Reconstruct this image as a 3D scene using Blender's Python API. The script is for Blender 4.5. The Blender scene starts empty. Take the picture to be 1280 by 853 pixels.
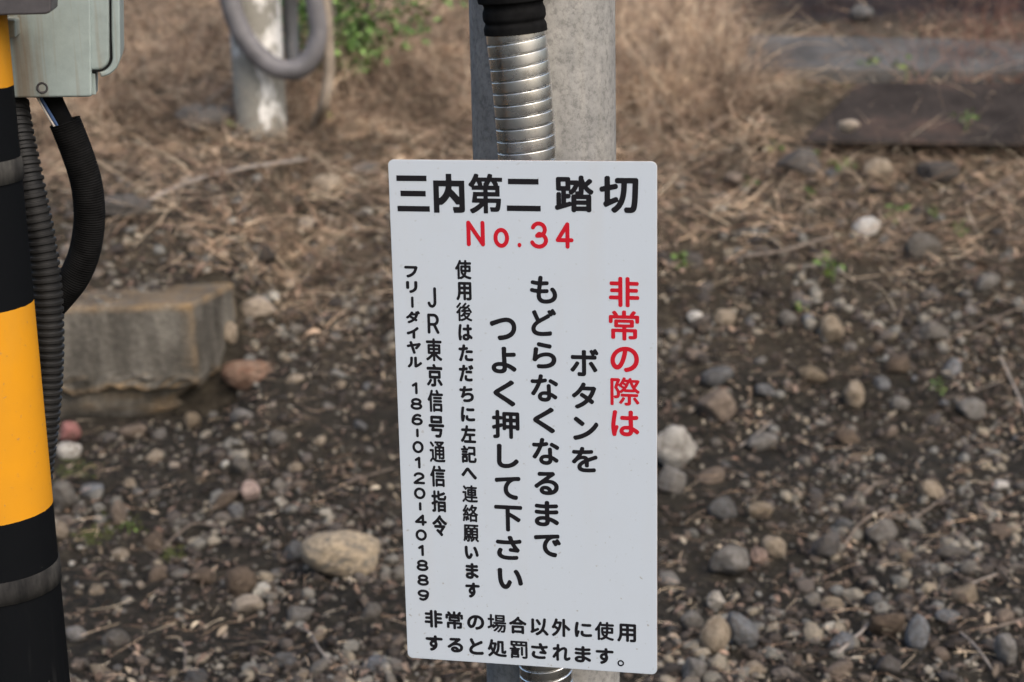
import bpy, bmesh, math, random
import numpy as np
from mathutils import Vector, Matrix, Euler

random.seed(7)
rng = np.random.default_rng(11)
R = math.radians
S = bpy.context.scene
COL = S.collection

# ------------------------------------------------------------------ camera
F_PX, PITCH, ROLL = 2090.4, 0.24925, -0.022175       # focal length in pixels of the 1280 px wide photograph
CAM = np.array([0.0, 0.0, 1.5])
_fw = np.array([0, math.cos(PITCH), -math.sin(PITCH)])
_r0 = np.array([1.0, 0, 0]); _u0 = np.cross(_r0, _fw)
_rt = math.cos(ROLL) * _r0 + math.sin(ROLL) * _u0
_up = -math.sin(ROLL) * _r0 + math.cos(ROLL) * _u0
cd = bpy.data.cameras.new('camera')
cam = bpy.data.objects.new('camera', cd); COL.objects.link(cam)
m = Matrix.Identity(4)
for i in range(3):
    m[i][0], m[i][1], m[i][2], m[i][3] = _rt[i], _up[i], -_fw[i], CAM[i]
cam.matrix_world = m
cd.sensor_width = 22.3
cd.lens = F_PX / 1280 * 22.3
cd.clip_start, cd.clip_end = 0.05, 2000
cd.dof.use_dof = True
cd.dof.focus_distance = 1.90
cd.dof.aperture_fstop = 3.5
S.camera = cam

# ------------------------------------------------------------------ sky and sun (thin overcast, light from the right)
SUN_EL, SUN_AZ = R(46), R(143)                        # azimuth measured from +Y (view direction) towards +X
w = bpy.data.worlds.new('World'); S.world = w; w.use_nodes = True
nt = w.node_tree; nt.nodes.clear()
sky = nt.nodes.new('ShaderNodeTexSky'); sky.sky_type = 'NISHITA'; sky.sun_disc = False
sky.sun_elevation, sky.sun_rotation = SUN_EL, SUN_AZ
sky.air_density, sky.dust_density, sky.ozone_density = 1.0, 4.0, 1.0
bg = nt.nodes.new('ShaderNodeBackground'); bg.inputs['Strength'].default_value = 0.15
wo = nt.nodes.new('ShaderNodeOutputWorld')
nt.links.new(sky.outputs[0], bg.inputs[0]); nt.links.new(bg.outputs[0], wo.inputs[0])
sl = bpy.data.lights.new('sun', 'SUN'); sl.energy = 1.1; sl.angle = R(60); sl.color = (1.0, 0.93, 0.84)
so = bpy.data.objects.new('sun', sl); COL.objects.link(so)
d = Vector((math.sin(SUN_AZ) * math.cos(SUN_EL), math.cos(SUN_AZ) * math.cos(SUN_EL), math.sin(SUN_EL)))
so.rotation_euler = d.to_track_quat('Z', 'Y').to_euler(); so.location = d * 30
S.view_settings.view_transform = 'Standard'; S.view_settings.look = 'None'
S.view_settings.gamma = 1.0; S.view_settings.use_curve_mapping = False
S.view_settings.exposure = 0.92
S.render.engine = 'CYCLES'
S.cycles.max_bounces = 6

# ------------------------------------------------------------------ small helpers
def ray(px, py):
    v = _fw[None] * F_PX + np.outer(np.atleast_1d(px) - 640, _rt) - np.outer(np.atleast_1d(py) - 426.5, _up)
    return v / np.linalg.norm(v, axis=1)[:, None]
def at(px, py, Y):
    v = ray(px, py)[0]; return Vector(CAM + v * (Y / v[1]))
def pxm(P):                                            # pixels per metre at a point
    return F_PX / float(np.dot(np.array(P) - CAM, _fw))

def vnoise(x, y, seed=0):
    x = np.asarray(x, float); y = np.asarray(y, float)
    xi = np.floor(x).astype(np.int64); yi = np.floor(y).astype(np.int64)
    fx, fy = x - xi, y - yi; fx = fx * fx * (3 - 2 * fx); fy = fy * fy * (3 - 2 * fy)
    def h(a, b):
        n = (a * 374761393 + b * 668265263 + seed * 974711) & 0x7fffffff
        n = ((n ^ (n >> 13)) * 1274126177) & 0x7fffffff
        n = (n ^ (n >> 16)) & 0xffff
        return n / 32767.5 - 1
    return (h(xi, yi) * (1 - fx) + h(xi + 1, yi) * fx) * (1 - fy) + (h(xi, yi + 1) * (1 - fx) + h(xi + 1, yi + 1) * fx) * fy
def sstep(a, b, x):
    t = np.clip((np.asarray(x, float) - a) / (b - a), 0, 1); return t * t * (3 - 2 * t)
KY = [-60, 3.9, 4.3, 4.7, 5.2, 5.8, 6.5, 7.2, 8, 9, 12, 20, 60, 900]
KZ = [0, 0, .02, .07, .20, .42, .66, .83, .95, 1.03, 1.12, 1.25, 1.33, 1.35]
def ground_z(x, y):
    x = np.asarray(x, float); y = np.asarray(y, float)
    left = sstep(-.74, -.92, x)
    ys = y + .33 * left * sstep(4.9, 5.1, y) * (1 - sstep(6.2, 7.5, y))
    z = sum(np.interp(ys + k * .12, KY, KZ) for k in (-1, 0, 1)) / 3
    side = sstep(-1.0, -.93, x)
    z = z * (1 - .9 * left * (1 - sstep(4.98 - .05 * side, 5.08 + .3 * side, y)))
    n = .045 * vnoise(x * 1.1, y * 1.1, 1) + .022 * vnoise(x * 3.1, y * 3.1, 2) + .011 * vnoise(x * 8, y * 8, 3) + .006 * vnoise(x * 19, y * 19, 4)
    z = z + .11 * left * sstep(4.95, 5.08, y) * (1 - sstep(5.5, 6.4, y))
    n = n + sstep(5.8, 6.6, y) * .035 * vnoise(x * 2.4, y * 2.4, 8)
    n = n + sstep(4.6, 5.6, y) * (.012 * vnoise(x * 7, y * 7, 5) + .009 * vnoise(x * 15, y * 15, 6)) + .004 * vnoise(x * 40, y * 40, 7)
    return z + n
def hit(px, py):
    v = ray(px, py); n = len(v); t = np.full(n, 1.2); lo = t.copy(); done = np.zeros(n, bool)
    for k in range(420):
        p = CAM + v * t[:, None]; below = p[:, 2] < ground_z(p[:, 0], p[:, 1])
        done |= below
        if done.all(): break
        lo = np.where(done, lo, t); t = np.where(done, t, t * 1.0 + .03 + t * .002)
    hi = t.copy()
    for k in range(14):
        mid = (lo + hi) / 2; p = CAM + v * mid[:, None]; b = p[:, 2] < ground_z(p[:, 0], p[:, 1])
        hi = np.where(b, mid, hi); lo = np.where(b, lo, mid)
    return CAM + v * hi[:, None]

def link(name, me, mats, parent=None):
    o = bpy.data.objects.new(name, me); COL.objects.link(o)
    if not isinstance(mats, (list, tuple)): mats = [mats]
    for k in mats:
        if k and k.name not in [q.name for q in me.materials if q]: me.materials.append(k)
    if parent: o.parent = parent
    return o
def tag(o, label, cat, group=None, kind=None):
    o['label'] = label
    if cat: o['category'] = cat
    if group: o['group'] = group
    if kind: o['kind'] = kind
    return o
def thing(name, label, cat, loc=(0, 0, 0), rz=0, group=None):
    o = bpy.data.objects.new(name, None); COL.objects.link(o); o.location = loc; o.rotation_euler = (0, 0, rz)
    o.empty_display_size = .05
    return tag(o, label, cat, group)
def np_mesh(name, V, Fc, smooth=True):
    """V (n,3), Fc (m,k) with k 3 or 4"""
    V = np.asarray(V, np.float32); Fc = np.asarray(Fc, np.int32); k = Fc.shape[1]
    me = bpy.data.meshes.new(name)
    me.vertices.add(len(V)); me.vertices.foreach_set('co', V.ravel())
    me.loops.add(Fc.size); me.loops.foreach_set('vertex_index', Fc.ravel())
    me.polygons.add(len(Fc)); me.polygons.foreach_set('loop_start', np.arange(0, Fc.size, k, dtype=np.int32))
    me.polygons.foreach_set('loop_total', np.full(len(Fc), k, np.int32))
    me.polygons.foreach_set('use_smooth', np.full(len(Fc), smooth))
    me.update(calc_edges=True); me.validate(); return me
def bm_mesh(name, bm, smooth=False):
    bmesh.ops.recalc_face_normals(bm, faces=bm.faces)
    me = bpy.data.meshes.new(name); bm.to_mesh(me); bm.free()
    if smooth:
        me.polygons.foreach_set('use_smooth', np.full(len(me.polygons), True))
    return me
def prism(bm, pts, off, bev=0, segs=2):
    """closed outline of 3-D points pushed along off"""
    a = [bm.verts.new(p) for p in pts]; b = [bm.verts.new(Vector(p) + Vector(off)) for p in pts]
    n = len(a); fs = [bm.faces.new(a[::-1]), bm.faces.new(b)]
    for i in range(n): fs.append(bm.faces.new((a[i], a[(i + 1) % n], b[(i + 1) % n], b[i])))
    bmesh.ops.recalc_face_normals(bm, faces=fs)
    if bev:
        es = set(fs[0].edges) | set(fs[1].edges)
        if n < 9: es |= {e for f in fs[2:] for e in f.edges}
        bmesh.ops.bevel(bm, geom=list(es), offset=bev, segments=segs, affect='EDGES', profile=.5)
def smooth_path(P, n):
    P = np.array([list(p) for p in P], float); k = len(P)
    out = []
    for t in np.linspace(0, k - 1, n):
        i = min(int(t), k - 2); f = t - i
        p0, p1, p2, p3 = P[max(i - 1, 0)], P[i], P[i + 1], P[min(i + 2, k - 1)]
        out.append(.5 * (2 * p1 + (p2 - p0) * f + (2 * p0 - 5 * p1 + 4 * p2 - p3) * f * f + (3 * p1 - p0 - 3 * p2 + p3) * f ** 3))
    return np.array(out)
def sweep(name, P, rad, seg=24, n=400, caps=True):
    """tube along a smooth path; rad(s, phi) radius at arc length s"""
    P = smooth_path(P, n); T = np.gradient(P, axis=0); T /= np.linalg.norm(T, axis=1)[:, None]
    s = np.r_[0, np.cumsum(np.linalg.norm(np.diff(P, axis=0), axis=1))]
    N = np.cross(T[0], [0.1, 1, 0.05]); N /= np.linalg.norm(N); NN = []
    for t in T:
        N = N - t * (N @ t); N /= np.linalg.norm(N); NN.append(N)
    NN = np.array(NN); B = np.cross(T, NN)
    ph = np.linspace(0, 2 * math.pi, seg, endpoint=False)
    rr = np.array([[rad(a, f) for f in ph] for a in s])
    V = P[:, None] + rr[..., None] * (NN[:, None] * np.cos(ph)[None, :, None] + B[:, None] * np.sin(ph)[None, :, None])
    V = V.reshape(-1, 3); i = np.arange(n - 1)[:, None] * seg; j = np.arange(seg)[None]; j2 = (j + 1) % seg
    Fq = np.stack([i + j, i + j2, i + seg + j2, i + seg + j], -1).reshape(-1, 4)
    if caps:
        V = np.r_[V, [P[0], P[-1]]]; a, b = len(V) - 2, len(V) - 1; jj = np.arange(seg); k2 = (jj + 1) % seg
        # caps as degenerate-free quads: split pairs
        e = jj[::2]
        Fq = np.r_[Fq, np.stack([np.full(len(e), a), (e + 2) % seg, (e + 1) % seg, e], -1),
                   np.stack([np.full(len(e), b), (n - 1) * seg + e, (n - 1) * seg + (e + 1) % seg, (n - 1) * seg + (e + 2) % seg], -1)]
    return np_mesh(name, V, Fq)
def lathe(name, prof, seg=48):
    """prof: list of (r, z) from bottom to top"""
    prof = np.array(prof); ph = np.linspace(0, 2 * math.pi, seg, endpoint=False); n = len(prof)
    V = np.stack([prof[:, 0, None] * np.cos(ph), prof[:, 0, None] * np.sin(ph), np.repeat(prof[:, 1, None], seg, 1)], -1).reshape(-1, 3)
    i = np.arange(n - 1)[:, None] * seg; j = np.arange(seg)[None]; j2 = (j + 1) % seg
    Fq = np.stack([i + j, i + j2, i + seg + j2, i + seg + j], -1).reshape(-1, 4)
    return np_mesh(name, V, Fq)

# ------------------------------------------------------------------ materials
def lin(c):
    return tuple((v / 12.92 if v <= .04045 else ((v + .055) / 1.055) ** 2.4) for v in [q / 255 for q in c]) + (1,)
class NT:
    def __init__(s, name):
        s.m = bpy.data.materials.new(name); s.m.use_nodes = True; s.t = s.m.node_tree
        s.b = s.t.nodes['Principled BSDF']; s.out = s.t.nodes['Material Output']
    def n(s, typ, **kw):
        q = s.t.nodes.new(typ)
        for k, v in kw.items():
            if k.startswith('_'): setattr(q, k[1:], v)
            else: q.inputs[k.replace('0_', '')].default_value = v
        return q
    def l(s, a, b): s.t.links.new(a, b)
    def noise(s, scale, detail=4, rough=.55, coord='Object', dist=0, stretch=None):
        tc = s.n('ShaderNodeTexCoord'); o = tc.outputs[coord]
        if stretch:
            mp = s.n('ShaderNodeMapping'); mp.inputs['Scale'].default_value = stretch; s.l(o, mp.inputs[0]); o = mp.outputs[0]
        q = s.n('ShaderNodeTexNoise', Scale=scale, Detail=detail, Roughness=rough, Distortion=dist); s.l(o, q.inputs['Vector']); return q.outputs['Fac']
    def ramp(s, fac, stops):
        q = s.n('ShaderNodeValToRGB'); e = q.color_ramp.elements
        while len(e) > 1: e.remove(e[-1])
        e[0].position, e[0].color = stops[0][0], stops[0][1]
        for p, c in stops[1:]:
            k = e.new(p); k.color = c
        s.l(fac, q.inputs[0]); return q.outputs[0]
    def mix(s, fac, a, b, mode='MIX'):
        q = s.n('ShaderNodeMix'); q.data_type = 'RGBA'; q.blend_type = mode
        for k, v in ((0, fac), (6, a), (7, b)):
            if isinstance(v, (int, float, tuple)): q.inputs[k].default_value = v
            else: s.l(v, q.inputs[k])
        return q.outputs[2]
    def math(s, op, a, b=0.0):
        q = s.n('ShaderNodeMath'); q.operation = op
        for k, v in ((0, a), (1, b)):
            if isinstance(v, (int, float)): q.inputs[k].default_value = v
            else: s.l(v, q.inputs[k])
        return q.outputs[0]
    def bump(s, h, dist=.002, strength=.6):
        q = s.n('ShaderNodeBump', Strength=strength, Distance=dist); s.l(h, q.inputs['Height']); s.l(q.outputs[0], s.b.inputs['Normal'])
    def done(s, col=None, rough=.8, metal=0, spec=.3):
        if col is not None:
            if isinstance(col, tuple): s.b.inputs['Base Color'].default_value = col
            else: s.l(col, s.b.inputs['Base Color'])
        if isinstance(rough, (int, float)): s.b.inputs['Roughness'].default_value = rough
        else: s.l(rough, s.b.inputs['Roughness'])
        s.b.inputs['Metallic'].default_value = metal; s.b.inputs['Specular IOR Level'].default_value = spec
        return s.m
def G(v, t=(1, 1, 1)): return (v * t[0], v * t[1], v * t[2], 1)

# ground: dark soil, browner where the dead plants lie
q = NT('soil')
geo = q.n('ShaderNodeNewGeometry'); sx = q.n('ShaderNodeSeparateXYZ'); q.l(geo.outputs['Position'], sx.inputs[0])
far = q.n('ShaderNodeMapRange'); far.inputs[1].default_value = 4.6; far.inputs[2].default_value = 7.0; q.l(sx.outputs['Y'], far.inputs[0])
n1, n2, n3 = q.noise(2.2, 5), q.noise(28, 6, .65), q.noise(140, 4, .7)
soil = q.ramp(n2, [(.3, G(.013, (1.15, 1, .78))), (.55, G(.03, (1.15, 1, .74))), (.75, G(.066, (1.15, 1, .72)))])
litter = q.ramp(n2, [(.28, G(.028, (1.28, 1, .66))), (.5, G(.085, (1.28, 1, .66))), (.72, G(.16, (1.25, 1, .7)))])
f = q.math('ADD', far.outputs[0], q.math('MULTIPLY', q.math('SUBTRACT', n1, .5), 1.4)); 
f2 = q.n('ShaderNodeClamp'); q.l(f, f2.inputs[0])
c = q.mix(f2.outputs[0], soil, litter)
hx = q.n('ShaderNodeMapRange'); hx.inputs[1].default_value = 1.0; hx.inputs[2].default_value = 1.6; q.l(sx.outputs['X'], hx.inputs[0])
hy = q.n('ShaderNodeMapRange'); hy.inputs[1].default_value = 8.0; hy.inputs[2].default_value = 8.5; q.l(sx.outputs['Y'], hy.inputs[0])
c = q.mix(q.math('MULTIPLY', hx.outputs[0], hy.outputs[0]), c, q.ramp(n2, [(.35, G(.012, (1.2, 1, .9))), (.7, G(.035, (1.5, .95, .8)))]))  # ground colour goes darker at the far right, behind the slab
c = q.mix(.5, c, q.ramp(n3, [(.3, G(.35)), (.7, G(1.0, (1, .97, .93)))]), 'MULTIPLY')
q.bump(q.math('ADD', n2, q.math('MULTIPLY', n3, .5)), .03, 1.0)
M_SOIL = q.done(c, .95, spec=.15)

def stone_mat(name, a, b, speck=.7, scale=18, dirt=.55):
    q = NT(name)
    g = q.n('ShaderNodeObjectInfo'); rnd = g.outputs['Random']
    tc = q.n('ShaderNodeTexCoord'); ad = q.n('ShaderNodeVectorMath'); q.l(tc.outputs['Object'], ad.inputs[0])
    mu = q.math('MULTIPLY', rnd, 37.0); cb = q.n('ShaderNodeCombineXYZ'); q.l(mu, cb.inputs[0]); q.l(mu, cb.inputs[2]); q.l(cb.outputs[0], ad.inputs[1])
    def nz(sc, de, ro):
        k = q.n('ShaderNodeTexNoise', Scale=sc, Detail=de, Roughness=ro); q.l(ad.outputs[0], k.inputs['Vector']); return k.outputs['Fac']
    n1, n2, n3_ = nz(1.6, 6, .65), nz(14, 4, .75), nz(2.4, 5, .7)
    c = q.mix(q.ramp(n1, [(.36, G(0)), (.64, G(1))]), a, b)
    c = q.mix(speck, c, q.ramp(n2, [(.32, G(.5)), (.5, G(.95)), (.66, G(1.25))]), 'MULTIPLY')
    c = q.mix(q.math('MULTIPLY', q.ramp(n3_, [(.47, G(0)), (.62, G(1))]), dirt), c, G(.055, (1.25, 1, .78)))
    c = q.mix(1.0, c, q.ramp(rnd, [(0, G(.6, (1.05, 1, .92))), (.5, G(.9, (1.02, 1, .97))), (1, G(1.2, (.99, 1, 1.01)))]), 'MULTIPLY')
    q.bump(q.math('ADD', n1, q.math('MULTIPLY', n2, .4)), .014, .9)
    return q.done(c, .92, spec=.15)
SM = {
 'grey': stone_mat('grey_stone', G(.11, (1.08, 1, .9)), G(.18, (1.06, 1, .92))),
 'blue_grey': stone_mat('blue_grey_stone', G(.09, (.97, 1, 1.04)), G(.17, (.98, 1, 1.03))),
 'tan': stone_mat('tan_stone', G(.17, (1.25, 1, .72)), G(.26, (1.2, 1, .76))),
 'brown': stone_mat('brown_stone', G(.08, (1.3, 1, .76)), G(.14, (1.28, 1, .78))),
 'dark': stone_mat('dark_stone', G(.05, (1.1, 1, .92)), G(.09, (1.08, 1, .94))),
 'cream': stone_mat('cream_stone', G(.24, (1.2, 1, .78)), G(.34, (1.18, 1, .8))),
 'pink': stone_mat('pink_stone', G(.22, (1.3, .95, .82)), G(.3, (1.25, .97, .84))),
 'rust': stone_mat('rusty_stone', G(.13, (1.5, .85, .58)), G(.22, (1.35, .95, .72))),
 'white': stone_mat('white_stone', G(.4, (1.06, 1, .9)), G(.55, (1.05, 1, .92))),
 'concrete': stone_mat('concrete_chunk', G(.22, (1.05, 1, .9)), G(.36, (1.04, 1, .92)), speck=.95, dirt=.5),
 'brick': stone_mat('red_brick', G(.12, (1.7, .7, .62)), G(.17, (1.6, .76, .68)), speck=.5),
}
SM['outcrop'] = stone_mat('dark_rock', G(.06, (1.08, 1, .92)), G(.11, (1.06, 1, .94)), dirt=.35)
q = NT('boulder_stone')
n1, n2, n3 = q.noise(9, 5, .6), q.noise(90, 4, .7), q.noise(4, 3)
c = q.mix(q.ramp(n1, [(.38, G(0)), (.6, G(1))]), G(.13, (1.22, 1, .72)), G(.27, (1.25, 1, .68)))
c = q.mix(q.ramp(n3, [(.5, G(0)), (.62, G(.75))]), c, G(.1, (1.1, 1, .86)))
c = q.mix(.4, c, q.ramp(n2, [(.35, G(.5)), (.6, G(1.0))]), 'MULTIPLY')
q.bump(q.math('ADD', n1, q.math('MULTIPLY', n2, .3)), .006, .7)
M_BOULDER = q.done(c, .8, spec=.25)

q = NT('gravel_chips')
g = q.n('ShaderNodeNewGeometry')
c = q.ramp(g.outputs['Random Per Island'], [(0, G(.03, (1.18, 1, .86))), (.3, G(.075, (1.18, 1, .86))), (.5, G(.11, (1.1, 1, .82))), (.68, G(.14, (1.03, 1, .9))), (.82, G(.16, (1.2, 1, .72))), (.96, G(.19, (1.1, 1, .82))), (1, G(.3, (1.05, 1, .86)))])
n2 = q.noise(160, 3, .7)
c = q.mix(.5, c, q.ramp(n2, [(.35, G(.4)), (.6, G(1.0))]), 'MULTIPLY')
q.bump(n2, .003, .7)
M_GRAVEL = q.done(c, .9, spec=.2)

def island_mat(name, stops, rough=.85, patch=False):
    q = NT(name); g = q.n('ShaderNodeNewGeometry')
    c = q.ramp(g.outputs['Random Per Island'], stops)
    if patch:
        a, b = q.noise(3.2, 3, .6), q.noise(11, 3, .6)
        c = q.mix(1.0, c, q.ramp(a, [(.36, G(.45, (1.0, 1, 1))), (.5, G(.95)), (.64, G(1.3, (1.02, 1, .94)))]), 'MULTIPLY')
        c = q.mix(1.0, c, q.ramp(b, [(.36, G(.4)), (.5, G(.95)), (.62, G(1.3))]), 'MULTIPLY')
    return q.done(c, rough, spec=.2)
M_LITTER = island_mat('dead_leaf_litter', [(0, G(.026, (1.22, 1, .74))), (.3, G(.07, (1.4, .97, .74))), (.6, G(.13, (1.4, .97, .74))), (.85, G(.2, (1.25, 1, .72))), (.96, G(.3, (1.15, 1, .76))), (1, G(.1, (1.6, .85, .58)))], patch=True)
M_STRAW = island_mat('dry_grass', [(0, G(.032, (1.3, .98, .7))), (.2, G(.14, (1.46, .96, .68))), (.5, G(.29, (1.42, .98, .68))), (.8, G(.44, (1.32, 1, .71))), (1, G(.58, (1.18, 1, .75)))], patch=True)
M_DEADLEAF = island_mat('dead_leaf', [(0, G(.04, (1.35, .97, .7))), (.4, G(.12, (1.42, .96, .68))), (.8, G(.2, (1.35, .98, .7))), (1, G(.32, (1.2, 1, .75)))], patch=True)
M_TWIG = island_mat('dead_twig', [(0, G(.16, (1.25, 1, .78))), (.5, G(.26, (1.2, 1, .8))), (1, G(.36, (1.12, 1, .86)))])
q = NT('dead_twig_bark'); g = q.n('ShaderNodeObjectInfo')
M_TWIG = q.done(q.mix(1.0, q.ramp(g.outputs['Random'], [(0, G(.07, (1.3, 1, .76))), (.5, G(.14, (1.24, 1, .8))), (1, G(.25, (1.14, 1, .86)))]), q.ramp(q.noise(60, 3), [(.3, G(.6)), (.7, G(1))]), 'MULTIPLY'), .85)
M_STALK = island_mat('red_brown_stalk', [(0, G(.06, (1.7, .85, .6))), (.6, G(.13, (1.8, .85, .6))), (1, G(.22, (1.5, .95, .7)))])
M_WEED = island_mat('weed_leaf', [(0, G(.05, (.85, 1.5, .35))), (.6, G(.09, (.95, 1.5, .35))), (1, G(.14, (1.1, 1.45, .35)))], .6)
M_BUSH = island_mat('bush_leaf', [(0, G(.05, (.78, 1.4, .4))), (.5, G(.12, (.85, 1.5, .4))), (1, G(.22, (.9, 1.5, .42)))], .6)
M_MOSS = island_mat('moss', [(0, G(.02, (1.15, 1.25, .45))), (1, G(.05, (1.15, 1.3, .4)))], .95)

M_CLOD = island_mat('soil_clod', [(0, G(.012, (1.2, 1, .85))), (.7, G(.035, (1.22, 1, .84))), (1, G(.07, (1.25, 1, .8)))], .95)

# sign
q = NT('sign_face')
n1, n2, n3 = q.noise(3.5, 3), q.noise(170, 2, .5), q.noise(16, 5, .65)
c = q.mix(q.ramp(n3, [(.5, G(0)), (.85, G(.35))]), G(.455, (.91, 1, 1.085)), G(.41, (.935, 1, 1.05)))
tc = q.n('ShaderNodeTexCoord'); sp = q.n('ShaderNodeSeparateXYZ'); q.l(tc.outputs['Object'], sp.inputs[0])
low = q.n('ShaderNodeMapRange'); low.inputs[1].default_value = .1; low.inputs[2].default_value = -.3; q.l(sp.outputs['Z'], low.inputs[0])
speck = q.ramp(n2, [(.67, G(0)), (.73, G(.75))])
spm = q.math('MULTIPLY', speck, q.math('ADD', q.math('MULTIPLY', low.outputs[0], .7), .35))
c = q.mix(spm, c, G(.22, (1.1, 1, .8)))
run = q.ramp(q.noise(20, 5, .65, stretch=(1, 1, .06)), [(.52, G(0)), (.75, G(.18))]); c = q.mix(run, c, G(.4, (1.03, 1, .93)))
q.bump(q.noise(5, 2), .001, .15)
M_SIGN = q.done(c, .45, spec=.35)
q = NT('sign_edge'); M_EDGE = q.done(q.mix(q.ramp(q.noise(30, 3), [(.4, G(0)), (.6, G(1))]), G(.32, (1.1, 1, .9)), G(.16, (1.4, 1, .8))), .6)
q = NT('black_lettering'); M_BLK = q.done(G(.008, (1, .95, 1.15)), .6, spec=.12)
q = NT('red_lettering'); M_RED = q.done(q.mix(q.noise(9, 3), G(.37, (1, .015, .04)), G(.41, (1, .025, .05))), .6, spec=.12)

# weathered galvanised / concrete pole
q = NT('weathered_pole')
n1, n2, n3 = q.noise(5, 4, .6, stretch=(1, 1, .25)), q.noise(120, 4, .75), q.noise(22, 5, .65)
c = q.mix(q.ramp(n1, [(.35, G(0)), (.65, G(1))]), G(.19, (1.02, 1, .95)), G(.29, (1.04, 1, .91)))
c = q.mix(.7, c, q.ramp(n2, [(.36, G(.5)), (.5, G(.92)), (.66, G(1.1))]), 'MULTIPLY')
c = q.mix(.6, c, q.ramp(n3, [(.35, G(.62, (.98, 1, 1.02))), (.6, G(1.0))]), 'MULTIPLY')
c = q.mix(.55, c, q.ramp(q.noise(13, 5, .65, stretch=(1, 1, .05)), [(.36, G(.6, (1, 1, 1.02))), (.55, G(1.0)), (.7, G(1.12, (1.04, 1, .92)))]), 'MULTIPLY')
q.bump(n2, .0012, .6)
M_POLE = q.done(c, .8, spec=.15)
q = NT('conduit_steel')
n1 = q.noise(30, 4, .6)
ge = q.n('ShaderNodeNewGeometry'); groove_shade = q.ramp(ge.outputs['Pointiness'], [(.40, G(1)), (.485, G(0))])
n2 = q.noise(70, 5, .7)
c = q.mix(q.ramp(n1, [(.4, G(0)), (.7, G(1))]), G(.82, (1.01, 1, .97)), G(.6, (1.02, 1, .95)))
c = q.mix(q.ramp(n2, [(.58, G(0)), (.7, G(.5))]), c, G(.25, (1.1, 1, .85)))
c = q.mix(groove_shade, c, G(.03, (1.15, 1, .85)))  # shade of the deep seam gaps painted into the concave grooves
M_STEEL = q.done(c, q.mix(groove_shade, q.ramp(n1, [(.3, G(.2)), (.7, G(.36))]), G(.8)), metal=1)
q = NT('black_rubber'); n1 = q.noise(60, 4); q.bump(n1, .0008, .4)
M_RUBBER = q.done(q.ramp(n1, [(.3, G(.004)), (.7, G(.009))]), .8, spec=.03)
q = NT('black_plastic_pipe'); n1 = q.noise(25, 4); 
M_PIPE = q.done(q.ramp(n1, [(.3, G(.007)), (.7, G(.016, (1.03, 1, .96)))]), .55, spec=.22)

# striped pole: bands set by height along the pole (object z), worn paint
def striped(bounds):
    q = NT('striped_paint')
    tc = q.n('ShaderNodeTexCoord'); sp = q.n('ShaderNodeSeparateXYZ'); q.l(tc.outputs['Object'], sp.inputs[0])
    z = sp.outputs['Z']; wob = q.math('MULTIPLY', q.math('SUBTRACT', q.noise(90, 3), .5), .0016); z = q.math('ADD', z, wob)
    acc = None
    for b in bounds:
        g = q.math('GREATER_THAN', z, b); acc = g if acc is None else q.math('ABSOLUTE', q.math('SUBTRACT', acc, g))
    n1, n2 = q.noise(7, 4), q.noise(150, 3, .6)
    ye = q.mix(q.ramp(n1, [(.35, G(0)), (.7, G(1))]), G(.41, (1.22, .53, .03)), G(.34, (1.22, .55, .05)))
    ye = q.mix(q.ramp(n2, [(.66, G(0)), (.73, G(.6))]), ye, G(.14, (1.3, 1, .6)))
    bk = q.mix(q.ramp(q.noise(45, 4, .7), [(.69, G(0)), (.73, G(.8))]), G(.005, (.9, 1, 1.15)), G(.06, (1, .95, .88)))
    sc = q.ramp(q.noise(12, 5, .7, stretch=(1, 1, .12)), [(.56, G(0)), (.66, G(.5))]); bk = q.mix(sc, bk, G(.022, (1, 1, 1)))
    dirt = q.ramp(q.noise(5, 6, .7, stretch=(1, 1, .35)), [(.5, G(0)), (.72, G(.45))]); ye = q.mix(dirt, ye, G(.24, (1.3, .8, .2)))
    q.bump(q.math('ADD', n1, q.math('MULTIPLY', n2, .2)), .0012, .5)
    return q.done(q.mix(acc, bk, ye), .65, spec=.02)
q = NT('worn_steel_strap'); n1 = q.noise(40, 5, .7, stretch=(1, 1, .3))
M_STRAP = q.done(q.ramp(n1, [(.3, G(.01)), (.5, G(.024, (1.04, 1, .94))), (.7, G(.05, (1.04, 1, .9)))]), .85, spec=.05)

# junction box paint with rust runs
q = NT('grey_green_paint')
n1, n2, n3 = q.noise(6, 5), q.noise(70, 4, .7), q.noise(14, 4, .6, stretch=(2.2, 0, .1))
c = q.mix(q.ramp(n1, [(.35, G(0)), (.65, G(1))]), G(.25, (.86, 1.03, .98)), G(.32, (.87, 1.03, .98)))
c = q.mix(q.ramp(n3, [(.51, G(0)), (.62, G(.75))]), c, G(.13, (1.4, 1, .6)))
c = q.mix(.25, c, q.ramp(n2, [(.35, G(.6)), (.6, G(1))]), 'MULTIPLY')
q.bump(n2, .0006, .4)
M_BOX = q.done(c, .5, spec=.4)
q = NT('dark_bracket_steel'); n1 = q.noise(30, 5, .65)
M_BRACKET = q.done(q.ramp(n1, [(.3, G(.035, (1.06, .98, 1))), (.7, G(.07, (1.08, .98, .98)))]), .55, metal=.2)
q = NT('gasket_rubber'); M_GASK = q.done(G(.008), .7)
q = NT('blue_insulation'); M_BLUE = q.done(G(.09, (.6, 1.1, 2.4)), .45)
q = NT('white_insulation'); M_WHITE = q.done(G(.5, (1.1, 1, .9)), .5)

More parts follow.
